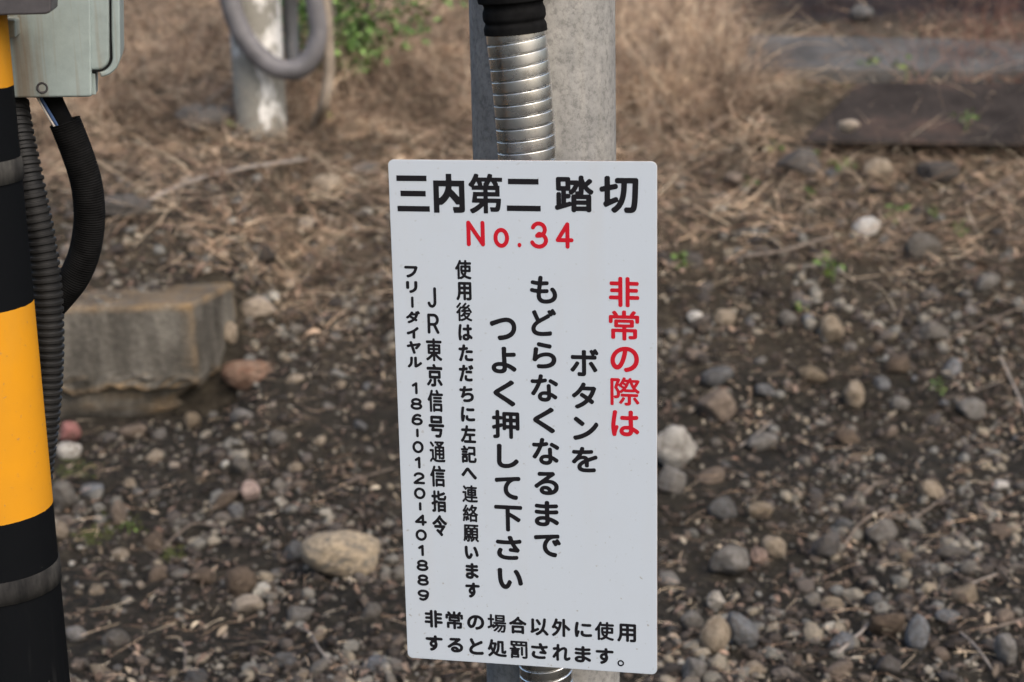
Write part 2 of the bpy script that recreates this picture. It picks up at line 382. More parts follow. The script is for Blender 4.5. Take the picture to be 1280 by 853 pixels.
# concrete
q = NT('old_concrete')
n1, n2, n3 = q.noise(5, 5, .65, stretch=(1, 1, .4)), q.noise(60, 4, .75), q.noise(11, 5, .6)
c = q.mix(q.ramp(n1, [(.38, G(0)), (.62, G(1))]), G(.055, (1.12, 1, .8)), G(.15, (1.1, 1, .83)))
tc = q.n('ShaderNodeTexCoord'); sp = q.n('ShaderNodeSeparateXYZ'); q.l(tc.outputs['Object'], sp.inputs[0])
top = q.n('ShaderNodeMapRange'); top.inputs[1].default_value = -.03; top.inputs[2].default_value = .0; q.l(sp.outputs['Z'], top.inputs[0])
st_ = q.ramp(q.noise(9, 5, .7, stretch=(1, 1, .18)), [(.42, G(.45)), (.62, G(1.15))]); c = q.mix(.5, c, st_, 'MULTIPLY')
c = q.mix(q.math('MULTIPLY', top.outputs[0], q.ramp(n3, [(.4, G(.1)), (.66, G(.6))])), c, G(.1, (1.45, 1, .55)))
ge = q.n('ShaderNodeNewGeometry'); c = q.mix(q.math('MULTIPLY', q.ramp(ge.outputs['Pointiness'], [(.51, G(0)), (.56, G(1))]), q.ramp(n3, [(.38, G(.2)), (.6, G(.9))])), c, G(.17, (1.5, 1, .52)))
c = q.mix(.65, c, q.ramp(n2, [(.35, G(.5)), (.62, G(1.1))]), 'MULTIPLY')
pit = q.ramp(q.noise(130, 4, .8), [(.36, G(.55)), (.5, G(1)), (.68, G(1.25))]); c = q.mix(.7, c, pit, 'MULTIPLY')
q.bump(q.math('ADD', n3, q.math('MULTIPLY', n2, .9)), .014, .9)
M_CONC = q.done(c, .9, spec=.2)
q = NT('grey_slab_concrete')
n1, n2 = q.noise(4, 5), q.noise(40, 4, .7)
c = q.mix(.6, q.ramp(n1, [(.35, G(.045, (1.08, 1, .9))), (.65, G(.1, (1.05, 1, .93)))]), q.ramp(n2, [(.35, G(.55)), (.6, G(1))]), 'MULTIPLY'); q.bump(n2, .006, .7)
M_SLAB = q.done(c, .9, spec=.2)
q = NT('peeling_white_paint')
n1, n2 = q.noise(7, 5, .7, stretch=(1, 1, .45)), q.noise(50, 4, .7)
tc = q.n('ShaderNodeTexCoord'); sp = q.n('ShaderNodeSeparateXYZ'); q.l(tc.outputs['Object'], sp.inputs[0])
low = q.n('ShaderNodeMapRange'); low.inputs[1].default_value = .28; low.inputs[2].default_value = .12; q.l(sp.outputs['Z'], low.inputs[0])
k = q.math('SUBTRACT', n1, q.math('MULTIPLY', low.outputs[0], .12))
c = q.mix(q.ramp(k, [(.45, G(0)), (.51, G(1))]), G(.22, (1.06, 1, .84)), G(.66, (1.03, 1, .93)))
c = q.mix(.5, c, q.ramp(n2, [(.35, G(.6)), (.6, G(1))]), 'MULTIPLY'); q.bump(n1, .004, .6)
M_POST = q.done(c, .8)
q = NT('grey_hose'); n1 = q.noise(12, 4)
M_GHOSE = q.done(q.ramp(n1, [(.35, G(.085, (1.03, .98, 1))), (.65, G(.14, (1.03, .98, 1)))]), .5)
q = NT('dark_grey_hose'); M_DHOSE = q.done(q.ramp(q.noise(12, 4), [(.35, G(.05)), (.65, G(.09))]), .5)
q = NT('tan_hose'); M_THOSE = q.done(q.ramp(q.noise(12, 4), [(.35, G(.12, (1.25, 1, .74))), (.65, G(.2, (1.22, 1, .76)))]), .6)
q = NT('rusty_plate')
n1, n2 = q.noise(4, 5, .65), q.noise(45, 4, .7)
c = q.ramp(n1, [(.3, G(.016, (1.2, 1, .9))), (.55, G(.032, (1.2, 1, .88))), (.75, G(.06, (1.45, .95, .75)))])
c = q.mix(.5, c, q.ramp(n2, [(.35, G(.55)), (.6, G(1))]), 'MULTIPLY'); q.bump(n2, .004, .8)
M_PLATE = q.done(c, .9, spec=.05)
GLYPHS = {'title': [
6,-2446,5244,3,4,-371,280,690,0,0,124,-690,0,4,-289,-62,578,0,0,124,-578,0,4,-371,-404,742,0,0,124,-742,0,-1623,5257,3,47,-355,-430,8,-7,110,0,8,7,0,
171,63,1,40,27,55,49,28,31,29,39,22,40,8,-3,31,-33,58,-66,53,-70,8,-3,55,0,8,3,0,-46,-8,-11,-16,-2,-118,2,-5,-5,1,-62,9,-23,11,-40,7,-3,150,1,48,7,23,
10,15,17,5,16,3,23,0,643,-7,4,-276,0,-7,3,0,140,-1,3,-8,4,-110,0,-8,-4,-1,-135,0,-8,-7,-3,-276,0,-7,-4,13,-229,-106,0,258,8,4,142,0,8,-5,-4,-23,-10,
-39,-20,-54,-13,-23,-13,-24,-35,-44,-47,-44,-8,-6,10,229,-82,-2,8,-6,2,-8,8,-87,94,-67,67,4,55,8,4,150,0,8,-4,-793,5260,6,110,-326,-435,9,-7,32,0,24,
10,47,26,71,49,58,48,30,29,3,-6,1,-8,0,-141,3,-5,8,-1,80,0,7,6,0,227,8,4,175,0,5,-4,-7,-47,-11,-39,-3,-3,-12,-5,-12,-1,-63,4,-32,0,-3,-3,0,-31,8,-23,
11,-43,8,-2,39,-2,96,2,23,5,24,19,11,21,6,15,13,63,13,125,0,39,-3,7,-293,1,-1,39,8,6,254,0,8,2,0,235,-8,4,-16,0,-8,4,0,31,-5,16,-16,31,5,5,103,0,8,3,
0,86,-8,3,-214,0,-6,5,6,24,0,31,-2,8,-53,14,-16,1,-24,-1,-31,-91,-3,6,-5,3,-175,0,-7,2,-3,3,8,24,0,31,-4,8,-49,14,-40,0,-24,-61,-36,-71,-35,-50,-39,
-44,0,-31,3,-8,50,-31,10,-2,5,-6,0,-47,3,-7,254,0,4,-9,0,-31,-4,-5,-8,-1,-214,0,-4,-2,-2,-8,-12,-94,-17,-101,0,-32,3,-3,8,-1,150,0,12,-4,-43,-39,-72,
-50,-39,-22,-65,-30,-3,-7,2,-32,20,-23,8,-198,-106,4,39,4,5,127,1,8,0,4,-6,0,-31,-4,-8,7,48,42,0,41,166,0,5,-9,0,-31,-5,-6,-159,0,9,-254,181,-4,3,12,
16,38,62,2,3,8,-2,11,-24,20,-55,-7,-4,11,-63,180,-5,4,-2,39,-13,39,4,4,8,1,47,0,8,-5,-29,-39,-1,-31,7,-8,12,71,182,-1,2,28,47,15,31,6,5,8,0,7,-5,16,
-23,24,-39,7,-16,-7,-4,-95,0,59,5240,2,4,-341,236,682,0,0,122,-682,0,4,-379,-358,758,0,0,122,-758,0,1189,5277,10,107,-39,-402,20,-4,23,0,8,3,14,9,17,
17,217,0,8,-3,13,-14,10,-6,16,-3,23,0,16,3,7,4,17,16,5,15,1,14,0,290,-2,14,-5,14,-15,15,7,4,23,4,16,11,22,32,2,21,-5,15,-6,7,-67,44,-24,21,-27,29,89,
73,8,12,6,16,-2,22,-9,14,-26,21,-15,6,-16,0,-26,-12,-59,-57,-8,1,-27,70,-1,29,-4,15,-7,11,-8,7,-8,4,-15,4,-23,0,-16,-3,-13,-9,-11,-14,-3,-7,-3,-15,-1,
-68,-15,6,-24,5,-124,-1,-16,-2,-2,31,-5,20,-7,9,-9,7,-15,7,-233,0,-24,-3,-15,-11,-8,-12,-3,-10,0,-231,3,-10,8,-12,15,-11,24,-5,62,-1,3,-5,0,-274,-3,
-8,-3,8,0,202,-2,22,-10,14,-8,8,-16,6,-31,0,-16,-6,-14,-15,-3,-7,-3,-15,-1,-246,-17,-8,-7,-6,-9,-15,-2,-21,7,-29,11,-16,15,-11,16,-3,15,2,272,82,15,7,
8,6,5,-2,2,-7,0,-94,9,-19,8,50,-273,-3,2,-2,7,1,22,4,3,202,0,9,-3,-1,-31,23,-175,-188,-6,4,0,7,0,65,3,7,58,2,15,5,15,15,9,22,0,21,-9,22,1,6,15,-5,16,
0,8,2,6,-3,-15,-15,-8,-21,-1,-123,-6,-6,-15,10,-8,3,-16,0,8,50,-141,-5,7,0,15,5,5,202,0,8,-2,1,-3,-1,-22,9,-35,-14,-8,3,39,30,23,24,4,-3,-5,-22,4,-22,
-3,-6,-38,-1,11,206,-11,-6,7,8,29,2,73,4,9,30,-38,24,-25,30,-26,33,-22,-1,-4,-8,-3,13,-175,3,-4,1,-2,7,0,50,6,6,55,-1,2,-5,-6,-14,0,-14,6,-15,11,-14,
-6,-4,-15,3,9,43,56,-8,5,21,29,16,29,17,37,6,7,2,12,1,-114,-40,-1,10,-82,94,-3,4,2,14,1,87,24,-4,39,0,5,-3,-9,-22,-23,-36,-17,-22,8,-291,172,-5,5,1,
87,4,3,93,0,4,-3,1,-87,-5,-5,2170,5272,1,138,-117,-397,22,-3,16,3,13,7,59,44,60,65,49,80,33,88,23,95,12,95,7,94,2,66,2,7,6,2,106,0,8,-2,-13,-306,-11,
-131,-10,-51,-4,-16,-8,-14,-8,-4,-91,2,-15,-4,-15,-9,-11,-14,-5,-14,0,-15,8,-29,10,-22,8,-7,12,-7,23,-3,76,-1,38,3,31,9,23,13,23,24,19,35,12,44,8,43,
6,59,7,94,9,219,5,175,-6,22,-7,10,-15,12,-8,4,-15,3,-411,0,-15,-3,-8,-4,-18,-15,-5,-7,-5,-14,0,-30,5,-22,13,-14,11,-7,14,-5,91,-1,3,-2,2,-7,-7,-139,
-11,-87,-19,-80,-21,-55,-6,4,-9,36,-8,14,-15,13,-15,6,-23,-2,-107,-44,-5,6,1,182,4,4,130,28,22,12,11,14,5,15,0,15,-7,29,-18,22,-13,7,-15,2,-115,-22,
-5,5,0,146,-10,21,-7,9,-16,9,-15,2,-23,1,-15,-3,-7,-3,-16,-12,-7,-9,-5,-15,-1,-14,0,-161,-10,-5,-68,-15,-15,-9,-13,-15,-5,-14,0,-15,3,-22,5,-14,5,-7,
12,-11,16,-6,22,-2,38,8,8,-1,2,-3,-1,-197,-3,-14,-22,-30,-6,-22,2,-14,19,-37,17,-16,15,-5,23,2,76,38,152,69,15,9,5,-2,-27,-47,-46,-49,-53,-39,-11,-11,
-8,-14,-2,-22,5,-15,31,-34,],
'number': [
5,-1043,4363,1,37,-176,-287,20,-2,17,6,14,12,6,10,3,11,0,326,4,9,240,-360,17,-11,22,-3,11,3,11,5,13,15,6,21,0,490,-6,21,-15,16,-20,7,-22,-3,-11,-6,-9,
-9,-6,-10,-3,-11,0,-326,-4,-9,-240,360,-17,11,-22,3,-11,-3,-11,-5,-13,-15,-6,-21,0,-490,3,-16,6,-10,10,-10,-463,4276,2,39,-15,-224,39,1,30,8,30,17,22,
17,18,20,21,31,14,32,10,33,6,29,2,34,-2,38,-7,33,-7,25,-15,34,-19,29,-21,24,-30,23,-22,11,-26,7,-30,3,-35,-5,-30,-11,-28,-19,-24,-23,-20,-27,-13,-25,
-12,-29,-8,-34,-4,-37,0,-34,3,-29,8,-34,13,-33,16,-29,19,-26,28,-25,22,-14,22,-8,30,-6,-132,-18,5,-13,8,-21,24,-10,18,-8,20,-5,21,-3,46,3,26,5,21,8,
20,9,17,23,25,21,11,13,3,21,-4,13,-7,20,-19,11,-16,10,-22,6,-21,4,-21,1,-25,-1,-21,-5,-25,-12,-34,-12,-19,-13,-14,-19,-13,-16,-4,-54,4120,1,16,-2,-52,
19,4,14,12,9,16,4,19,-4,21,-9,16,-13,11,-18,5,-18,-5,-13,-11,-9,-16,-4,-19,4,-21,9,-16,13,-11,393,4352,1,105,-45,-302,22,-3,29,0,35,5,35,11,23,11,23,
16,25,21,25,33,12,23,9,27,4,33,-1,34,-9,33,-9,22,-15,23,-23,27,23,44,9,33,3,28,-4,39,-7,27,-11,23,-22,33,-20,20,-25,18,-34,16,-29,8,-29,2,-35,-3,-29,
-8,-29,-14,-23,-16,-25,-23,-16,-24,-16,-32,-2,-11,2,-22,12,-16,15,-10,12,-3,12,1,11,4,12,8,9,11,18,33,14,13,25,15,16,4,17,1,29,-5,24,-13,17,-17,14,
-26,4,-16,0,-28,-7,-22,-14,-22,-3,-2,-35,8,-29,2,-11,-1,-12,-5,-12,-9,-41,-44,-5,-10,-4,-17,2,-16,6,-12,11,-11,14,-7,11,-1,41,0,29,2,41,13,6,-1,6,-4,
11,-13,10,-16,8,-28,0,-17,-5,-22,-8,-16,-10,-13,-24,-19,-23,-11,-29,-7,-23,0,-35,8,-30,15,-17,16,-24,38,-11,10,-12,5,-17,1,-18,-6,-11,-10,-9,-16,-2,
-17,4,-16,15,-28,22,-28,18,-16,27,-19,30,-14,961,4353,2,39,49,-293,18,-2,17,4,13,9,9,14,4,18,0,97,8,2,39,1,16,4,12,7,6,7,6,11,3,16,-3,16,-6,11,-18,14,
-16,5,-39,0,-8,3,0,311,-5,16,-10,13,-11,7,-17,4,-11,0,-11,-4,-17,-14,-222,-360,-6,-22,3,-16,7,-12,11,-10,17,-7,179,-1,2,-2,1,-107,5,-11,7,-11,7,-67,
-59,-4,3,88,141,2,-7,0,-134,-2,-3,-6,0,],
'use': [
17,-1351,3538,5,77,-117,-223,14,-1,9,2,9,6,4,9,17,-12,8,-2,9,2,38,20,35,26,38,-22,56,-20,34,-7,10,3,9,8,9,17,2,8,-2,9,-7,8,-81,24,-34,17,-3,5,11,29,8,
38,78,0,8,4,10,12,2,9,0,100,-1,8,-4,9,-7,6,-8,4,-73,1,-2,1,-1,13,3,4,81,0,12,4,10,12,2,9,-2,16,-9,12,-13,5,-82,0,-2,4,-1,29,-9,11,-8,4,-17,-1,-13,-8,
-5,-10,0,-25,-4,-4,-70,0,4,25,-4,8,-7,8,-12,6,-9,0,-8,-2,-9,-7,-18,-46,-22,-46,-24,-42,-26,-35,-3,-11,1,-8,7,-16,6,-9,6,-4,9,-2,8,2,13,13,4,-5,0,-204,
4,-13,23,-77,-169,-3,4,0,267,1,4,6,14,22,-5,73,0,3,-4,0,-9,-1,-4,-3,-1,-68,-1,-12,-6,-7,-9,-2,-12,0,-100,2,-9,8,-12,-4,-8,-1,-13,17,-29,27,-34,-23,
-16,7,9,-87,-15,18,-7,13,32,0,1,-4,-6,-26,-1,-2,8,-13,0,-2,2,0,38,2,2,34,0,3,-2,1,-38,-4,-2,6,81,0,-3,2,1,38,2,2,39,-1,0,-40,-1350,3042,6,43,-149,
-207,10,-2,12,3,7,7,12,20,17,44,14,65,63,0,1,-117,3,-8,8,-9,17,-5,12,1,8,3,10,10,3,16,4,4,4,-16,5,-8,8,-8,8,-3,33,0,25,2,21,8,10,9,9,16,2,20,0,342,-4,
16,-8,8,-13,4,-258,0,-12,-3,-9,-8,-5,-17,0,-181,-4,-56,-7,-45,-7,-24,-22,-44,-2,-12,1,-8,5,-8,12,52,-167,-4,4,0,4,0,85,1,4,66,0,2,-4,-1,-69,-2,-2,-33,
0,-12,-2,-11,-8,7,-69,-4,-2,2,-1,4,1,36,2,3,54,-1,0,-43,9,52,-4,-4,2,0,4,0,36,4,3,62,0,3,-3,0,-40,-3,-2,6,-69,107,-2,4,0,36,2,2,54,-1,0,-40,8,52,107,
-4,4,0,36,4,2,62,0,3,-2,0,-36,-3,-4,-1356,2566,7,71,-119,-219,17,0,8,3,7,9,1,16,9,-19,4,-4,8,-3,9,1,54,20,50,29,4,1,30,-20,29,-15,46,-16,8,2,4,4,14,
25,0,8,-6,8,-49,18,-37,19,1,4,29,37,19,37,6,16,-6,15,9,-1,10,3,15,10,3,6,0,12,-4,8,-21,37,-24,36,-13,14,-8,3,-9,-2,-1,2,34,33,3,16,-6,9,-13,8,-13,2,
-10,-6,-40,-39,-37,-2,-1,4,30,35,16,22,0,8,-4,8,-20,13,-9,0,-8,-5,-49,-61,-18,-19,-17,-13,-21,8,-10,-4,-40,-67,-49,-60,2,-12,9,-18,9,-6,12,-1,7,4,10,
11,2,-3,0,-171,3,-9,11,-86,-181,0,87,17,-22,13,-2,8,2,29,26,30,-39,-2,-4,-40,-20,-46,-16,-7,-5,5,48,-99,-29,36,63,0,-22,-29,-8,-8,16,-86,-82,1,125,24,
43,9,-10,4,-2,38,2,-34,-24,-23,-13,-6,-7,-1,-10,4,-16,9,-11,9,-3,37,5,4,-3,-29,-35,9,136,-23,-17,8,-75,-1,-3,2,7,14,4,3,67,5,5,-2,15,-28,7,36,49,-5,2,
46,36,3,-3,2,-12,11,-17,-3,-3,16,-163,84,10,-1,13,9,25,27,24,30,26,41,0,8,-8,10,-17,9,-12,-2,-9,-8,-29,-44,-36,-38,-5,-8,0,-9,13,-20,-1341,2089,3,27,
-128,-192,17,2,8,5,7,8,3,10,1,22,10,44,-1,8,-5,10,-14,12,-2,36,6,88,15,114,-4,11,-7,7,-13,6,-11,2,-12,-3,-7,-5,-10,-15,-13,-106,-6,-80,2,-81,9,-70,4,
-11,6,-7,8,-5,61,-9,-189,26,-2,15,1,26,8,12,8,11,12,15,30,22,-20,12,-3,11,3,13,11,8,18,-1,15,-5,11,-26,25,-32,23,-3,3,-3,93,4,2,34,5,12,6,9,15,1,22,
-8,15,-10,7,-12,3,-30,-4,1,45,-2,11,-10,12,-15,7,-11,0,-12,-4,-13,-15,-2,-11,0,-48,-4,-3,-67,1,-14,-9,-8,-18,2,-22,5,-7,11,-9,26,-3,45,-1,5,-2,2,-66,
-2,-3,-35,-3,-15,-4,-16,-8,-14,-11,-9,-11,-8,-15,-5,-18,0,-29,5,-19,6,-11,11,-12,12,-9,15,-7,11,6,-123,-12,3,-5,5,-2,7,4,9,7,6,8,2,26,-1,0,-16,-4,-11,
-7,-4,-1346,1610,3,43,-132,-195,12,-3,11,3,11,8,7,11,34,110,30,125,3,3,59,13,9,6,9,16,1,15,-2,11,-5,8,-8,6,-16,4,-35,-7,4,31,-1,11,-10,15,-12,7,-23,1,
-8,-4,-8,-8,-7,-15,-5,-46,-15,-2,-51,0,-14,-8,-6,-12,-2,-11,2,-15,5,-10,8,-7,11,-4,48,-2,-9,-46,-15,-56,-17,-53,-23,-61,1,-11,6,-12,9,-6,27,46,-191,
51,-2,35,2,19,4,8,5,7,10,3,11,0,19,-10,15,-15,7,-62,-5,-20,1,-19,5,-6,3,-4,8,2,34,-4,15,-15,14,-8,2,-12,-1,-15,-10,-8,-12,-4,-42,4,-30,11,-22,16,-14,
19,-11,19,13,-2,10,-2,51,3,58,-3,12,2,11,6,7,9,2,12,-1,19,-8,12,-15,8,-58,3,-66,-4,-9,-4,-7,-8,-5,-19,1,-15,3,-8,7,-7,-1351,1133,4,40,-136,-194,9,-3,
11,1,12,7,6,10,34,113,27,124,2,3,58,13,10,7,6,10,0,28,-4,11,-7,8,-13,4,-39,-8,6,41,-3,8,-6,7,-12,6,-27,2,-7,-3,-8,-7,-4,-13,-5,-49,-2,-2,-58,0,-16,-8,
-6,-12,1,-27,2,-7,7,-8,12,-6,46,-2,1,-3,-29,-121,-31,-90,1,-12,5,-11,7,-5,29,28,-191,30,-2,23,0,42,5,12,4,8,8,3,8,0,34,-7,10,-12,6,-65,-7,-20,2,-15,5,
-4,3,-3,7,2,38,-3,12,-7,9,-8,4,-16,3,-11,-2,-8,-4,-5,-7,-4,-15,-3,-41,5,-30,11,-19,12,-12,19,-12,17,-4,-2,12,-3,54,4,54,-4,7,1,9,6,8,11,2,23,-3,11,-8,
11,-19,6,-58,2,-58,-5,-8,-5,-5,-9,-2,-22,3,-16,25,91,81,9,-2,8,1,11,7,12,11,12,-1,7,3,12,7,7,12,0,15,-10,23,-16,30,-12,9,-12,1,-10,-3,-9,-5,-8,-11,
-11,1,-12,-3,-11,-8,-5,-8,-1,-7,3,-12,21,-45,5,-8,-1357,639,1,82,-38,-191,23,-1,45,2,37,6,38,15,25,17,21,23,13,29,5,36,-3,26,-5,14,-8,15,-17,18,-24,
15,-34,10,-30,3,-37,-3,-44,-11,-2,1,9,40,93,9,48,7,12,4,11,11,4,12,-1,18,-6,11,-12,9,-11,3,-71,-11,-52,-5,-1,4,4,26,-4,14,-7,8,-7,5,-22,2,-15,-4,-11,
-11,-4,-11,-4,-34,-4,-1,-52,5,-7,-1,-15,-10,-8,-13,0,-22,4,-9,8,-7,15,-7,44,-4,-13,-53,-23,-62,0,-11,5,-14,9,-9,11,-5,11,-3,11,2,12,6,22,26,22,16,26,
10,34,7,30,-1,18,-6,14,-10,5,-8,2,-11,-3,-18,-10,-14,-12,-10,-18,-8,-26,-6,-30,-3,-56,2,-18,-9,-7,-10,-3,-11,3,-14,5,-11,13,-11,-1338,159,3,28,-138,
-180,10,-3,14,1,11,6,10,10,3,11,4,31,22,77,-2,14,-7,10,-9,6,-18,2,-2,3,6,66,16,101,-3,11,-6,7,-11,7,-14,2,-11,0,-10,-6,-8,-7,-5,-10,-18,-147,-2,-66,6,
-73,7,-35,7,-11,28,28,-166,65,0,57,8,10,7,7,13,1,21,-2,11,-9,12,-15,6,-78,-8,-28,1,-18,4,-7,4,-4,5,3,35,-6,14,-8,7,-10,6,-11,1,-11,-2,-11,-9,-8,-17,
-5,-39,2,-17,5,-14,10,-17,18,-15,29,-12,18,6,75,76,-1,53,4,11,8,8,10,2,17,-3,14,-11,14,-14,6,-67,-4,-72,4,-10,-2,-10,-7,-7,-11,-2,-10,2,-21,7,-10,10,
-7,-1344,-315,2,67,-80,-214,237,0,17,8,6,8,2,8,0,20,-3,8,-6,8,-12,5,-91,3,0,96,67,1,16,5,10,10,3,12,-1,20,-8,12,-12,6,-8,2,-168,0,13,49,175,2,9,5,8,
12,2,20,-3,12,-11,12,-13,4,-151,0,-3,4,6,44,-2,12,-9,12,-8,4,-13,2,-8,0,-8,-3,-11,-11,-11,-60,-3,-4,-73,0,-14,-8,-6,-8,-3,-8,1,-24,5,-8,9,-7,12,-3,53,
0,5,-2,-12,-48,-21,-60,-28,-56,-31,-44,-4,-12,1,-12,8,-13,9,-9,8,-5,8,-1,8,1,8,5,17,21,3,-3,0,-20,5,-12,8,-7,8,-100,-154,-1,4,25,44,25,58,59,-2,0,-96,
-88,-1,-12,-3,-1345,-801,4,21,-142,-214,9,0,8,3,8,9,4,8,66,0,12,4,8,10,3,10,0,112,-7,12,-15,8,-1,3,-99,0,-1,-3,-11,-6,-6,-6,-4,-16,1,-128,3,-8,6,-7,
95,21,-206,26,-3,86,1,13,4,14,10,9,12,5,12,7,36,1,28,-8,13,-20,9,-15,-2,-10,-11,-5,-41,-3,-10,-70,-1,-8,1,-2,2,0,128,2,2,57,1,13,-17,8,-5,8,-2,8,1,12,
4,10,12,1,8,0,176,-1,8,-9,12,-13,5,-135,0,-12,-4,-8,-9,-3,-8,-1,-24,-33,2,-5,2,0,8,-4,9,-24,40,-12,7,-17,-2,-13,-10,-5,-8,-1,-8,3,-11,15,-25,-3,-2,
-45,-2,-8,-5,-8,-11,-1,-12,3,-12,5,-8,9,-5,8,-2,131,1,9,3,8,9,3,10,-1,16,2,2,12,-1,94,0,3,-5,0,-72,-3,-5,-90,0,-12,-2,-7,-5,-5,-8,-4,-31,-2,7,-5,8,
-10,6,-8,2,-107,-1,-15,-7,-7,-12,0,-16,3,-8,9,-8,14,-4,107,0,14,8,3,4,4,10,2,-10,0,-120,2,-28,5,-12,7,-11,8,-7,5,-113,-136,0,42,33,0,2,-40,-2,-3,15,
-152,30,11,-3,98,2,13,9,4,12,0,12,-3,8,-6,6,-16,7,-86,0,-9,-1,-12,-7,-7,-13,2,-20,5,-8,-1352,-1270,1,32,137,-139,10,0,10,3,8,6,10,13,6,10,2,8,-3,17,
-85,98,-80,103,-14,14,-17,10,-14,3,-14,-1,-14,-7,-14,-11,-12,-14,-61,-86,-35,-43,-3,-11,3,-12,18,-23,8,-6,11,-3,17,3,10,9,82,120,4,0,63,-85,62,-78,24,
-28,7,-5,-1346,-1766,6,111,-164,-205,10,-1,13,9,17,28,11,13,4,-1,24,-21,20,-13,21,-8,24,-6,48,-2,77,2,57,3,12,6,4,7,5,24,-4,12,-9,6,-110,-6,5,12,0,32,
4,1,93,1,8,5,5,9,0,19,-5,11,-8,5,-93,0,-4,4,0,4,4,1,68,1,9,6,5,12,0,127,-3,8,-11,10,-68,1,-4,1,0,4,4,3,81,0,12,3,6,6,2,8,-1,20,-5,8,-10,4,-85,0,-4,4,
-1,20,-3,10,-8,5,-21,1,-8,-3,-5,-5,-3,-12,0,-16,-4,-4,-85,-1,-9,-7,-3,-17,-40,54,-8,2,-8,-1,-17,-11,-4,-11,2,-12,44,-68,9,-8,10,-1,8,5,12,12,5,12,3,3,
81,0,4,-3,-1,-4,-3,-1,-65,-1,-12,-10,-2,-8,0,-127,2,-8,12,-10,65,-1,3,-1,1,-4,-4,-4,-85,0,-8,-2,-2,2,0,104,-2,8,-8,8,-8,2,-61,0,-8,-2,-9,-12,-1,-20,2,
-8,12,-10,33,-1,2,-5,0,-111,-2,-4,-29,-26,-21,-30,1,-16,12,-19,10,4,-153,-32,4,-25,8,-29,24,1,12,12,-3,81,0,3,-1,1,-35,5,-9,7,-16,-2,-3,4,1,8,2,1,31,
-1,1,-8,-3,-4,6,69,-2,-2,0,-2,4,0,8,37,0,-1,-12,8,-16,57,-3,5,0,4,3,3,28,0,4,-3,-1,-8,-3,-1,9,69,57,-4,1,0,4,0,4,4,3,28,0,4,-1,1,-2,-1,-9,-1350,-2240,
7,99,-1,-215,13,0,9,3,8,11,4,1,78,0,8,-11,13,-3,16,2,8,5,2,4,2,8,0,133,9,6,11,18,2,12,-9,11,-25,14,-21,15,-18,16,-2,4,20,30,18,30,16,40,2,12,-7,10,
-16,10,-71,0,6,21,-2,12,-11,9,-13,4,-8,0,-12,-7,-15,-35,-18,-32,-20,-28,-17,-19,-3,3,9,20,-3,8,-7,10,-13,8,-8,2,-8,-2,-4,-4,-25,-48,-8,-4,-4,2,27,52,
20,49,-2,8,-8,8,-17,8,-8,0,-10,-8,-36,-81,-18,-32,-17,-24,0,-8,5,-16,10,-12,9,-3,20,4,5,-1,-25,-37,-18,-19,-3,-8,0,-8,8,-24,4,-4,13,-4,-7,-4,-5,-8,
-16,-101,7,-9,17,-8,11,1,8,8,7,29,11,57,6,-70,10,-12,12,-1,17,6,4,7,1,17,3,6,4,-9,8,-6,13,1,12,7,6,9,0,8,-19,72,13,12,14,-8,0,-129,6,-12,8,33,-148,-3,
2,-1,4,0,56,4,2,74,0,3,-2,0,-60,13,-123,-85,-9,7,-14,4,-4,4,68,14,4,1,2,-3,1,-8,-7,-5,-4,-7,-9,5,-12,-1,-12,-4,6,45,-30,25,22,4,1,24,-23,-8,-3,-41,0,
14,-37,-22,-16,52,-6,8,-10,4,-1,4,17,29,4,-9,15,-16,5,-5,8,-2,10,3,23,27,27,-39,-35,-31,6,-99,-10,-3,4,7,11,5,-2,2,-9,-2,-3,5,74,74,-4,0,-3,4,-21,36,
53,0,-1347,-2736,12,77,-98,-212,14,-4,24,2,13,5,8,9,6,20,2,74,12,-42,9,-8,15,-4,-19,-13,-5,-11,3,-8,9,-12,11,-8,10,-1,9,4,24,19,24,22,10,12,3,8,0,8,
-5,8,1,3,4,1,13,0,4,-4,-6,-8,2,-12,49,-57,9,-3,8,0,19,16,3,12,-2,8,-39,44,2,4,13,1,5,4,4,4,2,8,0,238,-6,9,-9,4,-42,1,-4,0,-1,3,5,20,50,0,8,3,4,3,4,10,
1,16,-3,12,-6,6,-8,3,-144,0,-13,-4,-12,4,-140,0,-9,-3,-6,-6,-4,-12,-2,-247,-5,-56,-8,-45,-6,-20,0,-8,7,-11,12,-10,12,-2,10,7,11,32,17,-11,10,-1,-1,
-12,4,-16,6,-97,-169,-1,1,18,57,2,-8,0,-45,-2,-3,5,23,-145,-2,18,2,1,12,-3,1,-3,10,10,-92,-9,25,-7,8,-4,4,-9,0,-12,-7,0,7,29,1,10,7,2,6,11,-122,-90,
-1,7,2,28,4,7,8,-6,29,-1,2,-4,-2,-3,-13,6,-12,1,-15,-16,6,60,-78,-2,3,2,22,63,-2,0,-20,-1,-2,4,-76,-5,0,24,41,-1,0,-24,7,60,-5,-2,3,0,16,2,5,63,-1,0,
-20,-1,-2,5,-76,66,0,22,4,2,37,-1,0,-23,7,60,68,-2,3,0,16,2,4,62,0,1,-4,-1,-19,14,10,125,-4,7,-8,6,-34,2,5,23,25,1,12,4,13,-4,41,0,2,-4,-2,-16,-4,-3,
-29,-1,-9,-4,6,-117,130,0,33,33,1,3,-4,-3,-21,-21,-1,-1346,-3215,2,38,-73,-163,16,-1,17,4,16,9,13,13,13,19,16,35,8,22,0,16,-6,13,-15,15,-13,4,-13,-1,
-10,-6,-6,-8,-11,-30,-12,-21,-3,-4,-6,6,-12,29,-10,57,-3,133,-8,13,-10,7,-9,3,-20,0,-9,-4,-7,-6,-7,-10,-2,-9,2,-111,8,-67,6,-28,9,-26,14,-28,13,-16,
